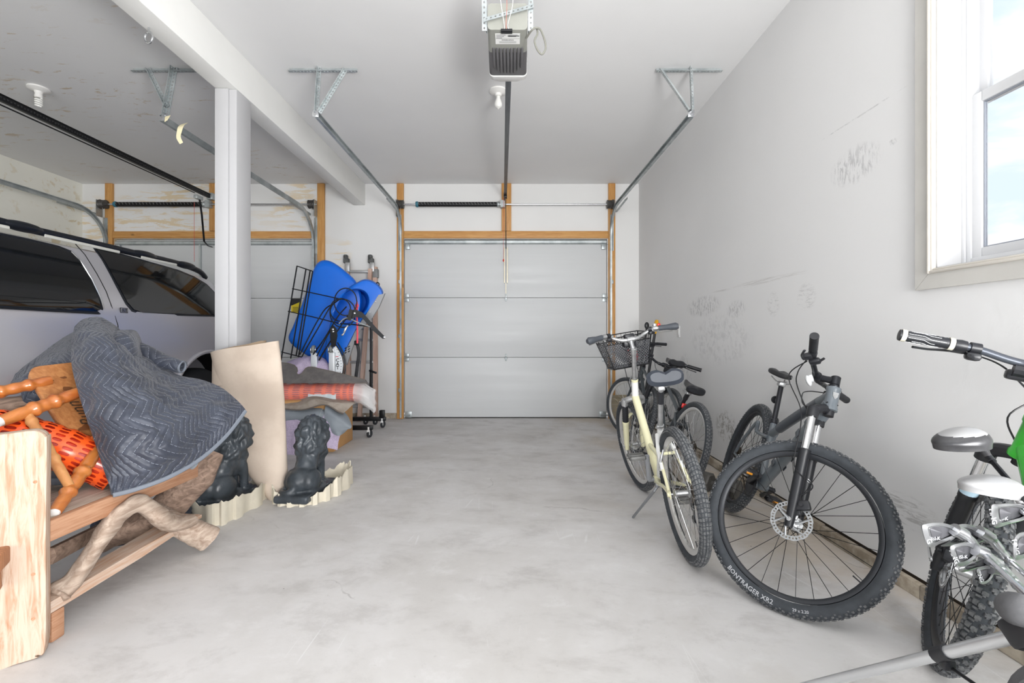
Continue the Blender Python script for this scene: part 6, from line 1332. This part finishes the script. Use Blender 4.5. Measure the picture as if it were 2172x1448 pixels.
mb.loft([L_(hole, 5.25, .42), L_(hole, 5.24, .20), L_(hole, 5.08, .06), L_(hole, y0+.02, .0), L_(hole, y0+.004, -.03), [lerp(a, b_, .5) for a, b_ in zip(L_(hole, y0, -.03), L_(out, y0, .05, oc))], L_(out, y0+.008, .03, oc), L_(out, y0+.03, .0, oc), L_(out, y1, -.02, oc), L_(out, y1+.1, .06, oc)]); mb.build('seat_shell', M_blue, tub)
gp = [(803, 625), (816, 622), (803, 652), (789, 674), (764, 698), (748, 735), (735, 774), (727, 768), (729, 750), (762, 690)]
mb = MB(); mb.loft([[P(x, y, 4.79) for x, y in gp], [P(x+2, y, 4.98) for x, y in gp]], smooth=False); sp_ = mb.build('side_panel', mat('grey_panel', (140, 142, 146), .45, .2), tub)
for k in range(6): q = P(733+(k % 2)*7, 738+5*(k//2)-3*(k % 2), 4.786); mb = MB(); mb.rbox(q, (.022, .006, .010), .002, Mx.Rotation(-.7, 3, 'Y')); mb.build('vent', M_dark, sp_)
for x, y in ((667, 588), (652, 632), (636, 677), (797, 640), (784, 662)): mb = MB(); mb.ell(P(x, y, 5.03 if x < 700 else 4.785), (.008, .006, .008), None, 8, 5); mb.build('rivet', M_chrome, tub)
mb = MB(); mb.torus(P(801, 603, 4.9), (.3, 1, 0), .020, .006, 18, 6); mb.build('hook', M_blackm, tub)
# wire rack in front of it
rk = thing('wire_rack', 'folded black wire rack leaning in front of the blue tub', 'rack', P(615, 765, 4.68))
def wire(pts, y, r, name='wire', dy=None):
    ps = [P(px, py, y+(dy[i] if dy else 0)) for i, (px, py) in enumerate(pts)]
    MB().tube(catmull(ps, 6) if len(ps) > 2 else ps, r, 6).build(name, M_blackm, rk)
for a, b_ in (((630, 563.6), (596, 764)), ((649, 570), (616.5, 760)), ((657.7, 574), (628, 755)), ((663, 575), (633, 757))): wire([a, b_], 4.68, .0075)
for pts in ([(630, 564), (663, 575)], [(620, 612), (690, 627), (722, 634)], [(611, 660), (660, 671), (719, 686)], [(719, 686), (750, 688), (785, 693)], [(597, 746), (612, 750), (640, 757)]): wire(pts, 4.672, .006)
for pts in ([(705, 645), (690, 655), (676, 676), (660, 705), (636, 752)], [(721, 634), (700, 652), (678, 690), (652, 735), (640, 757)], [(735, 650), (716, 672), (690, 715), (664, 752)], [(745, 660), (728, 684), (700, 725), (676, 764)], [(707, 690), (690, 720), (672, 755)], [(700, 726), (688, 745), (677, 764)]): wire(pts, 4.66, .0065)
for cx_, cy_, rx_, ry_ in ((722, 657, 22, 24), (727, 664, 27, 30), (733, 640, 24, 29)): wire([(cx_+rx_*math.cos(a), cy_+ry_*math.sin(a)) for a in [2*PI*i/12 for i in range(13)]], 4.655, .006, 'hoop')
# black folding levers
lv_ = thing('folding_arm', 'black curved metal lever with a pivot in front of the blue tub', 'bracket', P(760, 665, 4.6))
lvp = [(746, 660), (752, 655), (768, 662), (776, 670), (800, 697), (816, 713), (816, 718), (811, 718), (790, 700), (768, 674), (755, 672), (744, 678)]
mb = MB(); mb.loft([[P(x, y, 4.60) for x, y in lvp], [P(x, y, 4.625) for x, y in lvp]], smooth=False); mb.build('lever', M_blackm, lv_)
mb = MB(); mb.loft([[P(x, y, 4.59) for x, y in ((741, 655), (749, 657), (744, 680), (736, 678))], [P(x, y, 4.65) for x, y in ((741, 655), (749, 657), (744, 680), (736, 678))]], smooth=False); mb.build('bracket', M_blackm, lv_)
for x, y in ((752, 664), (815, 715)): mb = MB(); mb.lathe([(0, 0), (.010, 0), (.010, .006), (0, .008)], P(x, y, 4.598), (0, -1, 0), 10); mb.build('bolt', M_steel, lv_)
mb = MB(); mb.tube(catmull([P(719, 686, 4.6), P(735, 674, 4.6), P(760, 684, 4.6), P(785, 693, 4.6)], 5), .006, 6); mb.build('link_rod', M_galv, lv_)
lv2 = thing('folding_arm', 'black hinged strut standing beside the white dial', 'bracket', P(705, 740, 4.62))
mb = MB(); q = [(700, 696), (708, 690), (714, 697), (716, 712), (712, 734), (703, 736), (700, 715)]; mb.loft([[P(x, y, 4.60) for x, y in q], [P(x, y, 4.65) for x, y in q]], smooth=False); mb.build('strut', M_blackm, lv2)
for x, y in ((706.5, 698), (707, 703)): mb = MB(); mb.lathe([(0, 0), (.009, 0), (.009, .006), (0, .008)], P(x, y, 4.598), (0, -1, 0), 10); mb.build('bolt', M_steel, lv2)
mb = MB(); mb.tube(catmull([P(738, 690, 4.58), P(733, 697, 4.58), P(729, 707, 4.58), P(725, 711, 4.58)], 4), [.009, .012, .008, .010], 8); tag(mb.build('cable_end', M_steel), 'bright steel threaded cable end hanging on the blue tub', 'cable')
# upside-down castered legs
def castered(lab, px, x0, x1, ytop, ybot, y):
    t_ = thing('castered_leg', lab, 'leg stand', P(px, ybot, y), 'silver legs with castors'); c0, c1 = P((x0+x1)/2, ytop, y), P((x0+x1)/2, ybot, y); w_ = (x1-x0)/F*y
    mb = MB(); mb.rbox((c0+c1)/2, (w_, .05, c0.z-c1.z), .006); mb.build('post', mat('silver_powder', (214, 218, 222), .35, .4), t_)
    c = P((x0+x1)/2-2, ytop-7, y); mb = MB(); mb.lathe([(.012, -.012), (.042, -.014), (.046, 0), (.042, .014), (.012, .012)], c, (1, .15, 0), 20); mb.build('castor_wheel', mat('grey_tread', (122, 126, 124), .5), t_)
    for s in (-1, 1): mb = MB(); mb.rbox(c+V((s*.024, 0, -.012)), (.006, .05, .065), .002); mb.build('castor_fork', M_chrome, t_)
castered('silver castered leg end sticking up in front of the blue tub, left of its twin', 667, 661, 674, 748, 800, 4.72)
castered('silver castered leg end sticking up beside the white dial', 705, 699, 711, 747, 808, 4.70)
# dial
dc = P(690, 772, 4.74); r_ = 36/F*4.74; dd = thing('dial', 'white round dial reading CAT with a black rim', 'dial', dc)
dpl = [(711, 731), (719, 744), (725, 757), (727.8, 772), (726, 790), (720, 806), (711, 812), (708, 790), (708, 750)]
mb = MB(); mb.loft([[P(x, y, 4.72) for x, y in dpl], [P(x, y, 4.74) for x, y in dpl]], smooth=False); face = mb.build('dial_face', mat('dial_white', (218, 222, 226), .4), dd)
mb = MB(); mb.tube(catmull([P(x, y, 4.73) for x, y in ((710, 728), (720, 743), (726.5, 757), (729, 772), (727.5, 790), (721, 808))], 5), .007, 8); mb.build('rim', M_blackm, dd)
mb = MB(); mb.tube(catmull([P(x, y, 4.76) for x, y in ((716, 726), (725, 742), (731, 757), (733, 772), (731, 792), (727, 806))], 5), .006, 8); mb.build('outer_hoop', M_blackm, dd)
mb = MB()
for k, ch in enumerate('CAT'): text_mb(ch, .050, Mx.Translation(P(716, 764+8*k, 4.718))@Mx.Rotation(PI/2, 4, 'X'), mb=mb, bold=.02)
for x, y in ((715, 741), (718, 747), (720, 753), (722, 759), (723, 765), (723.5, 771), (723.5, 777), (723, 783), (722, 789)): mb.box(P(x, y, 4.718), (.010, .001, .005), Mx.Rotation(-.3, 3, 'Y'))
mb.build('dial_print', M_black, face)
mb = MB(); text_mb('abc', .02, Mx.Translation(P(716, 755.5, 4.7)+V((0, .0175, 0)))@Mx.Rotation(PI/2, 4, 'X'), mb=mb) if False else mb.box(P(715, 756, 4.718), (.028, .001, .008)); mb.build('red_print', mat('dial_red', (200, 90, 100), .5), face)
# red strap and black hose
ps = catmull([P(757, 640, 4.72), P(757, 665, 4.72), P(758, 700, 4.72), P(758, 728, 4.72)], 5); mb = MB(); mb.tube(ps, .009, 6, sq=(1, .3)); mb.ell(P(757, 648, 4.715), (.020, .012, .022), None, 10, 6); mb.ell(P(755, 654, 4.715), (.024, .010, .012), None, 10, 6); tag(mb.build('strap', mat('coral_strap', (222, 70, 88), .6)), 'coral red strap hanging from the blue tub opening', 'strap')
mb = MB(); mb.tube(catmull([P(757, 722, 4.76), P(759, 734, 4.76), P(761, 750, 4.76), P(758, 775, 4.76), P(754, 806, 4.76)], 6), .017, 10); ho = tag(mb.build('hose', M_blk), 'black hose hanging down below the coral strap', 'hose')
mb = MB(); mb.rbox(P(757, 727, 4.755), (.05, .04, .05), .01); mb.build('coupling', M_blackm, ho)
# ladder against the back wall
M_fib = mat('pink_fibreglass', (206, 178, 162), .6, rgb2=(186, 154, 138), vs=6, stretch=(4, 4, .5)); M_lal = mat('ladder_aluminium', (178, 178, 178), .4, .7)
ld = thing('ladder', 'pinkish wooden-looking ladder with rubber feet up, leaning on the wall by the doors', 'ladder', P(770, 890, 6.1))
def rail(a, b_, y0, y1, w_, name='rail'):
    p0, p1 = P(a[0], a[1], y0), P(b_[0], b_[1], y1); mb = MB(); d = p1-p0; q = frame(d, V((0, 1, 0))); n_ = [(-w_, -.028), (w_, -.028), (w_, .028), (-w_, .028)]
    mb.loft([[p0+V((x, y, 0)) for x, y in n_], [p1+V((x, y, 0)) for x, y in n_]], smooth=False); mb.build(name, M_fib, ld); return p0, p1
YLb, YLt = 6.20, 6.29
zf = lambda y: CY+H*F/y-1
l0, l1 = rail((741, zf(YLb)), (737, 562), YLb, YLt, .026); r0_, r1_ = rail((797, zf(YLb)), (796, 566), YLb, YLt, .026)
i0, i1 = rail((762, zf(YLb-.09)), (786, 570), YLb-.09, YLt-.06, .024, 'inner_rail'); j0, j1 = rail((720, zf(YLb-.09)), (736, 600), YLb-.09, YLt-.06, .024, 'inner_rail')
for py in (574, 640, 656, 697, 721, 768, 815, 862):
    t_ = (zf(YLb)-py)/(zf(YLb)-562); a, b_ = lerp(l0, l1, t_), lerp(r0_, r1_, t_); mb = MB(); mb.rbox((a+b_)/2+V((0, 0, .0)), ((b_-a).length-.05, .05, .035), .004); mb.build('rung', M_lal, ld)
for px in (735, 787):
    c = P(px, 553, YLt-.02); mb = MB(); mb.rbox(c, (.075, .07, .07), .012); mb.rbox(c+V((-.01, 0, .055)), (.06, .06, .06), .018); mb.build('rubber_foot', mat('grey_rubber_dark', (92, 94, 92), .6, rgb2=(60, 60, 60), vs=20), ld)
    mb = MB(); mb.rbox(c+V((.02, -.01, -.09)), (.06, .05, .13), .006); mb.build('foot_plate', M_lal, ld)
mb = MB(); mb.rbox(P(797, 580, YLt), (.07, .075, .12), .008); mb.build('rail_cap', mat('cap_grey', (128, 130, 130), .5), ld)
# rolling clothes rail
cr = thing('clothes_rail', 'black rolling clothes rail base with castors, in front of the ladder', 'rail', P(785, 905, 5.5))
yA, yB = 5.72, 5.16
def bar(a, b_, s=.05): mb = MB(); mb.rbox((V(a)+V(b_))/2, [abs(q)+s for q in (V(b_)-V(a))], .005); mb.build('base_bar', M_blackm, cr)
a0, a1 = P(740, 888, yA), P(814, 888, yA); b0, b1_ = P(735, 908, yB), P(786, 908, yB); zb_ = a0.z
bar((a0.x, yA, zb_), (a1.x, yA, zb_)); bar((b0.x, yB, zb_), (b1_.x, yB, zb_)); bar((a0.x-.12, yB, zb_), (a0.x-.12, yA, zb_))
mb = MB(); mb.rbox((a1.x-.02, yA, zb_+.06), (.06, .06, .10), .006); mb.build('end_socket', M_blackm, cr)
mb = MB(); p_ = P(787, 880, yA); mb.tube([(p_.x, yA, zb_), (p_.x, yA, 1.32)], .015, 12); mb.tube([(p_.x, yA, zb_), (p_.x, yA, .72)], .019, 12); po_ = mb.build('upright', M_blackm, cr)
mb = MB(); mb.rbox((p_.x+.03, yA-.02, .70), (.10, .025, .025), .006, Mx.Rotation(.35, 3, 'Y')); mb.build('clamp_lever', M_blackm, po_)
for (x, y) in ((a1.x-.005, yA-.02), (b1_.x-.005, yB-.02), (P(765, 0, yA).x, yA+.20), (P(787, 0, yA).x, yA+.18)):
    zr = .042; mb = MB(); mb.lathe([(0, -.016), (.034, -.016), (.042, -.010), (.042, .010), (.034, .016), (0, .016)], (x, y, zr), (1, -.35, 0), 20); cw = mb.build('castor', mat('castor_rubber', (48, 50, 54), .6), cr)
    mb = MB(); mb.rbox((x-.006, y-.026, zr+.018), (.034, .012, .058), .005); mb.lathe([(0, 0), (.012, 0), (.012, .03), (0, .03)], (x-.012, y, zr+.045), (0, 0, 1), 8); mb.build('castor_fork', mat('white_plastic', (222, 222, 222), .4), cw)
# tan bin and yellow-handled tool in the far corner
yb = 5.75; c = P(1333, 850, yb); zt_ = H-(842-CY)/F*yb; mb = MB(); mb.lathe([(0, 0), (.16, 0), (.17, .02), (.225, zt_-.03), (.240, zt_-.03), (.246, zt_), (.23, zt_), (.215, zt_-.03), (.16, .02), (0, .02)], (c.x, yb, 0.0), (0, 0, 1), 32); tag(mb.build('tan_bin', mat('tan_plastic', (162, 150, 126), .6)), 'tan plastic bin behind the farthest bicycle wheel, in the corner', 'bin')
tl = thing('garden_tool', 'tool with a yellow grip leaning in the corner behind the basket', 'tool', P(1358, 905, 5.3))
a, b_ = P(1358, 905, 5.3), P(1389, 706, 5.45); mb = MB(); mb.tube([a, b_], .016, 10); mb.build('shaft', M_blk, tl)
mb = MB(); d = (b_-a).normalized(); mb.tube([b_-d*.01, b_+d*.04, b_+d*.13, b_+d*.16], [.020, .026, .028, .020], 10, sq=(1, .7)); mb.build('yellow_grip', mat('yellow_grip', (214, 160, 24), .4), tl)
a, b_ = P(1340, 900, 5.45), P(1372, 694, 5.6); t2 = thing('garden_tool', 'black handled tool with a rounded end standing beside the yellow-handled one', 'tool', P(1345, 905, 5.5)); mb = MB(); mb.tube([a, b_], .012, 8); mb.build('shaft', M_blk, t2); mb = MB(); mb.ell(b_+V((0, 0, .02)), (.030, .018, .045), None, 12, 8); mb.build('head', M_blk, t2)
# hex dumbbell on the floor between the bicycles
dp = G(1520, 990); db = thing('hex_dumbbell', 'grey hexagonal dumbbell on the floor between the bicycles and the wall', 'dumbbell', dp); M_iron = mat('grey_iron', (104, 102, 98), .6, .2, var=.2, vs=20)
dp = V((1.50, 3.28, 0)); ax_ = V((-.55, .84, 0)).normalized(); rr_ = .070
for k, s in enumerate((-1, 1)):
    c = dp+ax_*s*.105+V((0, 0, rr_*.87)); mb = MB(); fr_ = frame(ax_); ring = lambda d, q: [c+ax_*d+fr_@V((rr_*q*math.cos(PI/3*i), rr_*q*math.sin(PI/3*i), 0)) for i in range(6)]
    mb.loft([ring(-.045, .86), ring(-.035, 1), ring(.035, 1), ring(.045, .86)], smooth=False); mb.build('head', M_iron, db)
mb = MB(); mb.tube([dp+ax_*-.07+V((0, 0, rr_*.87)), dp+V((0, 0, rr_*.87)), dp+ax_*.07+V((0, 0, rr_*.87))], [.014, .017, .014], 12); mb.build('grip_bar', M_iron, db)
# ---------------------------------------------------------------- golf bag and clubs at the frame edge
M_club = mat('brushed_club_steel', (188, 189, 191), .30, .9, var=.12, vs=18); M_cav = mat('cavity_grey', (98, 98, 102), .4, .5); M_shaft = mat('club_shaft', (192, 193, 196), .2, .95); M_ti = mat('club_top_silver', (176, 176, 177), .36, .5)
M_bagf = mat('charcoal_bag_cloth', (92, 92, 94), .9, var=.15, vs=30, bump=.3, bs=120)
T0 = V((.875, .69, .615)); ax_ = V((.02, .84, .54)).normalized()
bag = thing('golf_bag', 'charcoal golf bag on a silver folding stand, holding the clubs at the frame edge', 'golf bag', (T0-ax_*1.05)*V((1, 1, 0)) if False else V((.86, -.2, 0)))
fr_ = frame(ax_); bot = T0-ax_*1.06
mb = MB(); path = [bot, bot+ax_*.1, T0-ax_*.3, T0-ax_*.03]; mb.tube(path, [.125, .125, .11, .105], 28); mb.build('bag_body', M_bagf, bag)
mb = MB(); mb.torus(T0-ax_*.015, ax_, .098, .017, 30, 10); mb.build('padded_cuff', M_bagf, bag)
mb = MB(); q = P(2162, 1300, .715); mb.ell(q+V((.012, .01, -.002)), (.028, .03, .026), None, 16, 10); mb.build('cuff_pad', M_bagf, bag)
c0, c1 = P(2185, 1341, .72), V((.705, 1.36, .012)); q1 = P(2005, 1383, .95)
c1 = c0+(P(1640, 1472, 1.36)-c0)*1.0
mb = MB(); mb.tube([c0, c1], .0105, 16); mb.build('stand_leg', mat('satin_aluminium', (212, 214, 216), .3, .7), bag)
mb = MB(); mb.rbox(c0+V((-.008, .0, .0)), (.042, .045, .045), .01, frame(c1-c0)); mb.lathe([(0, 0), (.007, 0), (.007, .004), (0, .005)], c0+V((-.016, -.020, .004)), (-.3, -1, 0), 10); mb.build('leg_pivot', M_blk, bag)
t_ = .45; 
def onleg(px):
    lo, hi = 0., 1.
    for _ in range(40):
        m_ = (lo+hi)/2; p_ = lerp(c0, c1, m_); 
        if CX+F*p_.x/p_.y > px: lo = m_
        else: hi = m_
    return lerp(c0, c1, lo)
q1 = onleg(1998); mb = MB(); d_ = (c1-c0).normalized(); mb.tube([q1-d_*.016, q1+d_*.016], .0135, 14); mb.rbox(q1+V((.006, -.004, -.016)), (.022, .016, .02), .004); mb.build('leg_clip', M_blk, bag)
mb = MB(); a = q1+V((.008, -.006, -.02)); mb.tube([a, lerp(a, P(2085, 1462, .80), 1.0)], .0032, 8); mb.build('linkage_rod', M_blackm, bag)
mb = MB(); mb.ell(c1+V((0, 0, .004)), (.022, .022, .016), None, 12, 8); mb.build('rubber_foot', M_blk, bag)
c2 = T0+V((.06, .02, -.06)); e2 = V((1.02, 1.18, .012)); MB().tube([c2, e2], .0105, 12).build('stand_leg', mat('satin_aluminium', (0, 0, 0)), bag)
def club_shaft(root, hos, y, tx, tz, dark=False):
    end = T0+V((tx, -.08, tz)); s = P(hos[0], hos[1], y); d = (end-s).normalized()
    MB().tube([s, s+d*.02, end], [.0062, .0052, .0048], 10).build('shaft', M_blackm if dark else M_shaft, root)
    MB().tube([s-d*.004, s+d*.016], .0072, 12).build('ferrule', M_blk if dark else M_club, root)
def iron(lab, outl, hosel, y, tx, tz, cav=.62, txt=None, dy=.03, brand=True, tang=0):
    c3 = sum((V((a, b_, 0)) for a, b_ in outl), V())/len(outl); root = thing('golf_iron', lab, 'golf club', P(c3.x, c3.y, y), 'golf irons in the bag')
    o = catmull([V((a, b_, 0)) for a, b_ in outl], 5, closed=True); yo = lambda px: y+dy*(px-c3.x)/100
    def rg(k, d, sh=V((0, 0, 0))): return [P(lerp(q.x, c3.x, k)+sh.x, lerp(q.y, c3.y, k)+sh.y, yo(q.x)+d) for q in o]
    mb = MB(); mb.loft([rg(.03, .016), rg(0, .012), rg(0, .003), rg(.05, 0), rg(1-cav-.06, 0), rg(1-cav, .006), rg(.97, .007)]); hd = mb.build('club_head', M_club, root)
    mb = MB(); mb.loft([rg(1-cav+.06, .0052), rg(.96, .0056)]); mb.build('cavity_badge', M_cav, hd)
    pts = [P(a, b_, y+.006+k*.0) for k, (a, b_) in enumerate(hosel)]; mb = MB(); mb.tube(catmull(pts, 6), [.012, .0085, .0072], 12); mb.build('hosel', M_club, root)
    club_shaft(root, hosel[-1], y+.006, tx, tz)
    if txt:
        ex = V((1, dy/100*F/1*0, 0)).normalized(); mb = MB()
        for s, px, py, sz, an in txt: text_mb(s, sz, Mx.Translation(P(px, py, yo(px)+(-.0012 if an else .0035)))@Mx.Rotation(PI/2, 4, 'X')@Mx.Rotation(an, 4, 'Z'), mb=mb, bold=.015)
        mb.build('engraving', M_print, hd)
    return root
I = lambda *a: a
iron('steel golf iron with its toe pointing farthest out, above the others of the fan', [(1954, 1119), (1963, 1110), (1990, 1108), (2014, 1112), (2034, 1122), (2036, 1134), (2022, 1142), (1996, 1152), (1969, 1159)], [(2024, 1122), (2045, 1134), (2062, 1149), (2074, 1163)], .90, -.035, .02, txt=[('PING', 1966, 1137, .014, -1.15), ('ISI-K', 1985, 1142, .009, .05)])
iron('steel golf iron half hidden behind the topmost one of the fan', [(1996, 1158), (2014, 1146), (2020, 1122), (2034, 1112), (2056, 1112), (2078, 1122), (2092, 1138), (2080, 1150), (2040, 1156)], [(2076, 1126), (2100, 1140), (2120, 1164), (2136, 1184)], .93, -.01, .035, txt=[('855', 2036, 1143, .012, .05)])
iron('steel golf iron third down in the fan, dark cavity showing', [(2014, 1161), (2030, 1152), (2054, 1150), (2074, 1160), (2078, 1172), (2062, 1190), (2034, 1201), (2024, 1190)], [(2066, 1164), (2088, 1172), (2104, 1186), (2116, 1198)], .89, -.02, -.01, txt=[('PING', 2024, 1180, .013, -1.15), ('ISI-K', 2043, 1181, .009, .05)])
iron('steel golf iron lying level under the dark cavity iron of the fan', [(2034, 1204), (2062, 1192), (2094, 1180), (2108, 1186), (2104, 1198), (2070, 1206), (2040, 1214)], [(2098, 1186), (2116, 1196), (2134, 1212), (2146, 1224)], .915, -.005, -.02)
iron('steel golf iron lowest in the fan, its head hanging down before the tyre', [(2072, 1206), (2096, 1200), (2110, 1206), (2104, 1226), (2090, 1238), (2078, 1236), (2076, 1222)], [(2098, 1204), (2116, 1206), (2134, 1220), (2150, 1236)], .94, -.03, -.045, txt=[('PING', 2079, 1222, .011, -1.2)])
iron('steel golf iron under the silver wood, beside the yellow fork label', [(2101, 1073), (2118, 1068), (2150, 1067), (2180, 1074), (2190, 1090), (2174, 1102), (2140, 1111), (2108, 1117)], [(2176, 1080), (2196, 1094), (2206, 1112), (2214, 1130)], .90, .03, .06, txt=[('PING', 2106, 1095, .014, -1.35), ('ISI-K', 2128, 1100, .010, .05)])
iron('steel golf iron cut off by the frame, under the yellow fork label', [(2149, 1150), (2158, 1132), (2176, 1128), (2196, 1140), (2200, 1160), (2180, 1180), (2152, 1186)], [(2190, 1142), (2204, 1156), (2214, 1174), (2220, 1190)], .86, .05, .05, txt=[('PING', 2154, 1160, .013, -1.35)])
def wood_club(lab, c, y, rx, rz, m_top, m_bot, neck, tx, tz, rot=0.0, zt_=.50):
    root = thing('golf_wood', lab, 'golf club', P(c[0], c[1], y), 'golf woods in the bag'); p_ = P(c[0], c[1], y)
    R_ = Mx.Rotation(rot, 3, 'Y')
    def shape(p, q):
        q = q.copy(); k = (p.x+1)/2; q.z *= .62+.5*k; q.y *= .75+.3*k
        if q.x > rx*.78: q.x = rx*.78+(q.x-rx*.78)*.3
        if p.z < -.25: q.z = -rz*.55+(q.z+rz*.55)*.25
        return q
    mb = MB(); mb.ell(p_, (rx, .045, rz), R_, 44, 44, fn=shape); up = mb
    f_top = []; me_b = MB(); me_t = MB()
    for f in mb.f:
        zc = sum((R_.inverted()@(mb.v[i]-p_)).z for i in f)/len(f); (me_t if zc > rz*zt_ else me_b).f.append(f); (me_t if zc > rz*zt_ else me_b).sm.append(True); (me_t if zc > rz*zt_ else me_b).mi.append(0)
    for q in (me_t, me_b): q.v = list(mb.v)
    hd = me_b.build('club_head', m_bot, root); me_t.build('crown', m_top, hd)
    pts = [P(a, b_, y+.003) for a, b_ in neck]; MB().tube(catmull(pts, 5), [.011, .0075, .0068], 12).build('neck', m_bot, root)
    club_shaft(root, neck[-1], y+.003, tx, tz, True)
wood_club('dark golf wood with a silver crown, highest of the clubs', (2036, 934), .98, .054, .030, M_ti, mat('club_dark', (74, 74, 76), .3, .4, var=.3, vs=30), [(2076, 940), (2086, 952), (2096, 968)], .02, .05, -.12)
wood_club('all silver golf wood below the dark one, in front of the green bicycle fork', (2100, 1032), .92, .058, .026, M_ti, M_ti, [(2142, 1034), (2158, 1052), (2168, 1070)], .03, .06, .10)
# yellow label on the fork of the green bike
mb = MB(); q = b3['FA']+b3['u']*.165-V((0, .064, 0)); mb.lathe([(.0212, 0), (.0225, .02), (.0226, .055), (.0218, .056)], q, b3['u'], 16); yl_ = mb.build('yellow_label', mat('yellow_sticker', (0,0,0)), b3['fork'], b3['WS'])
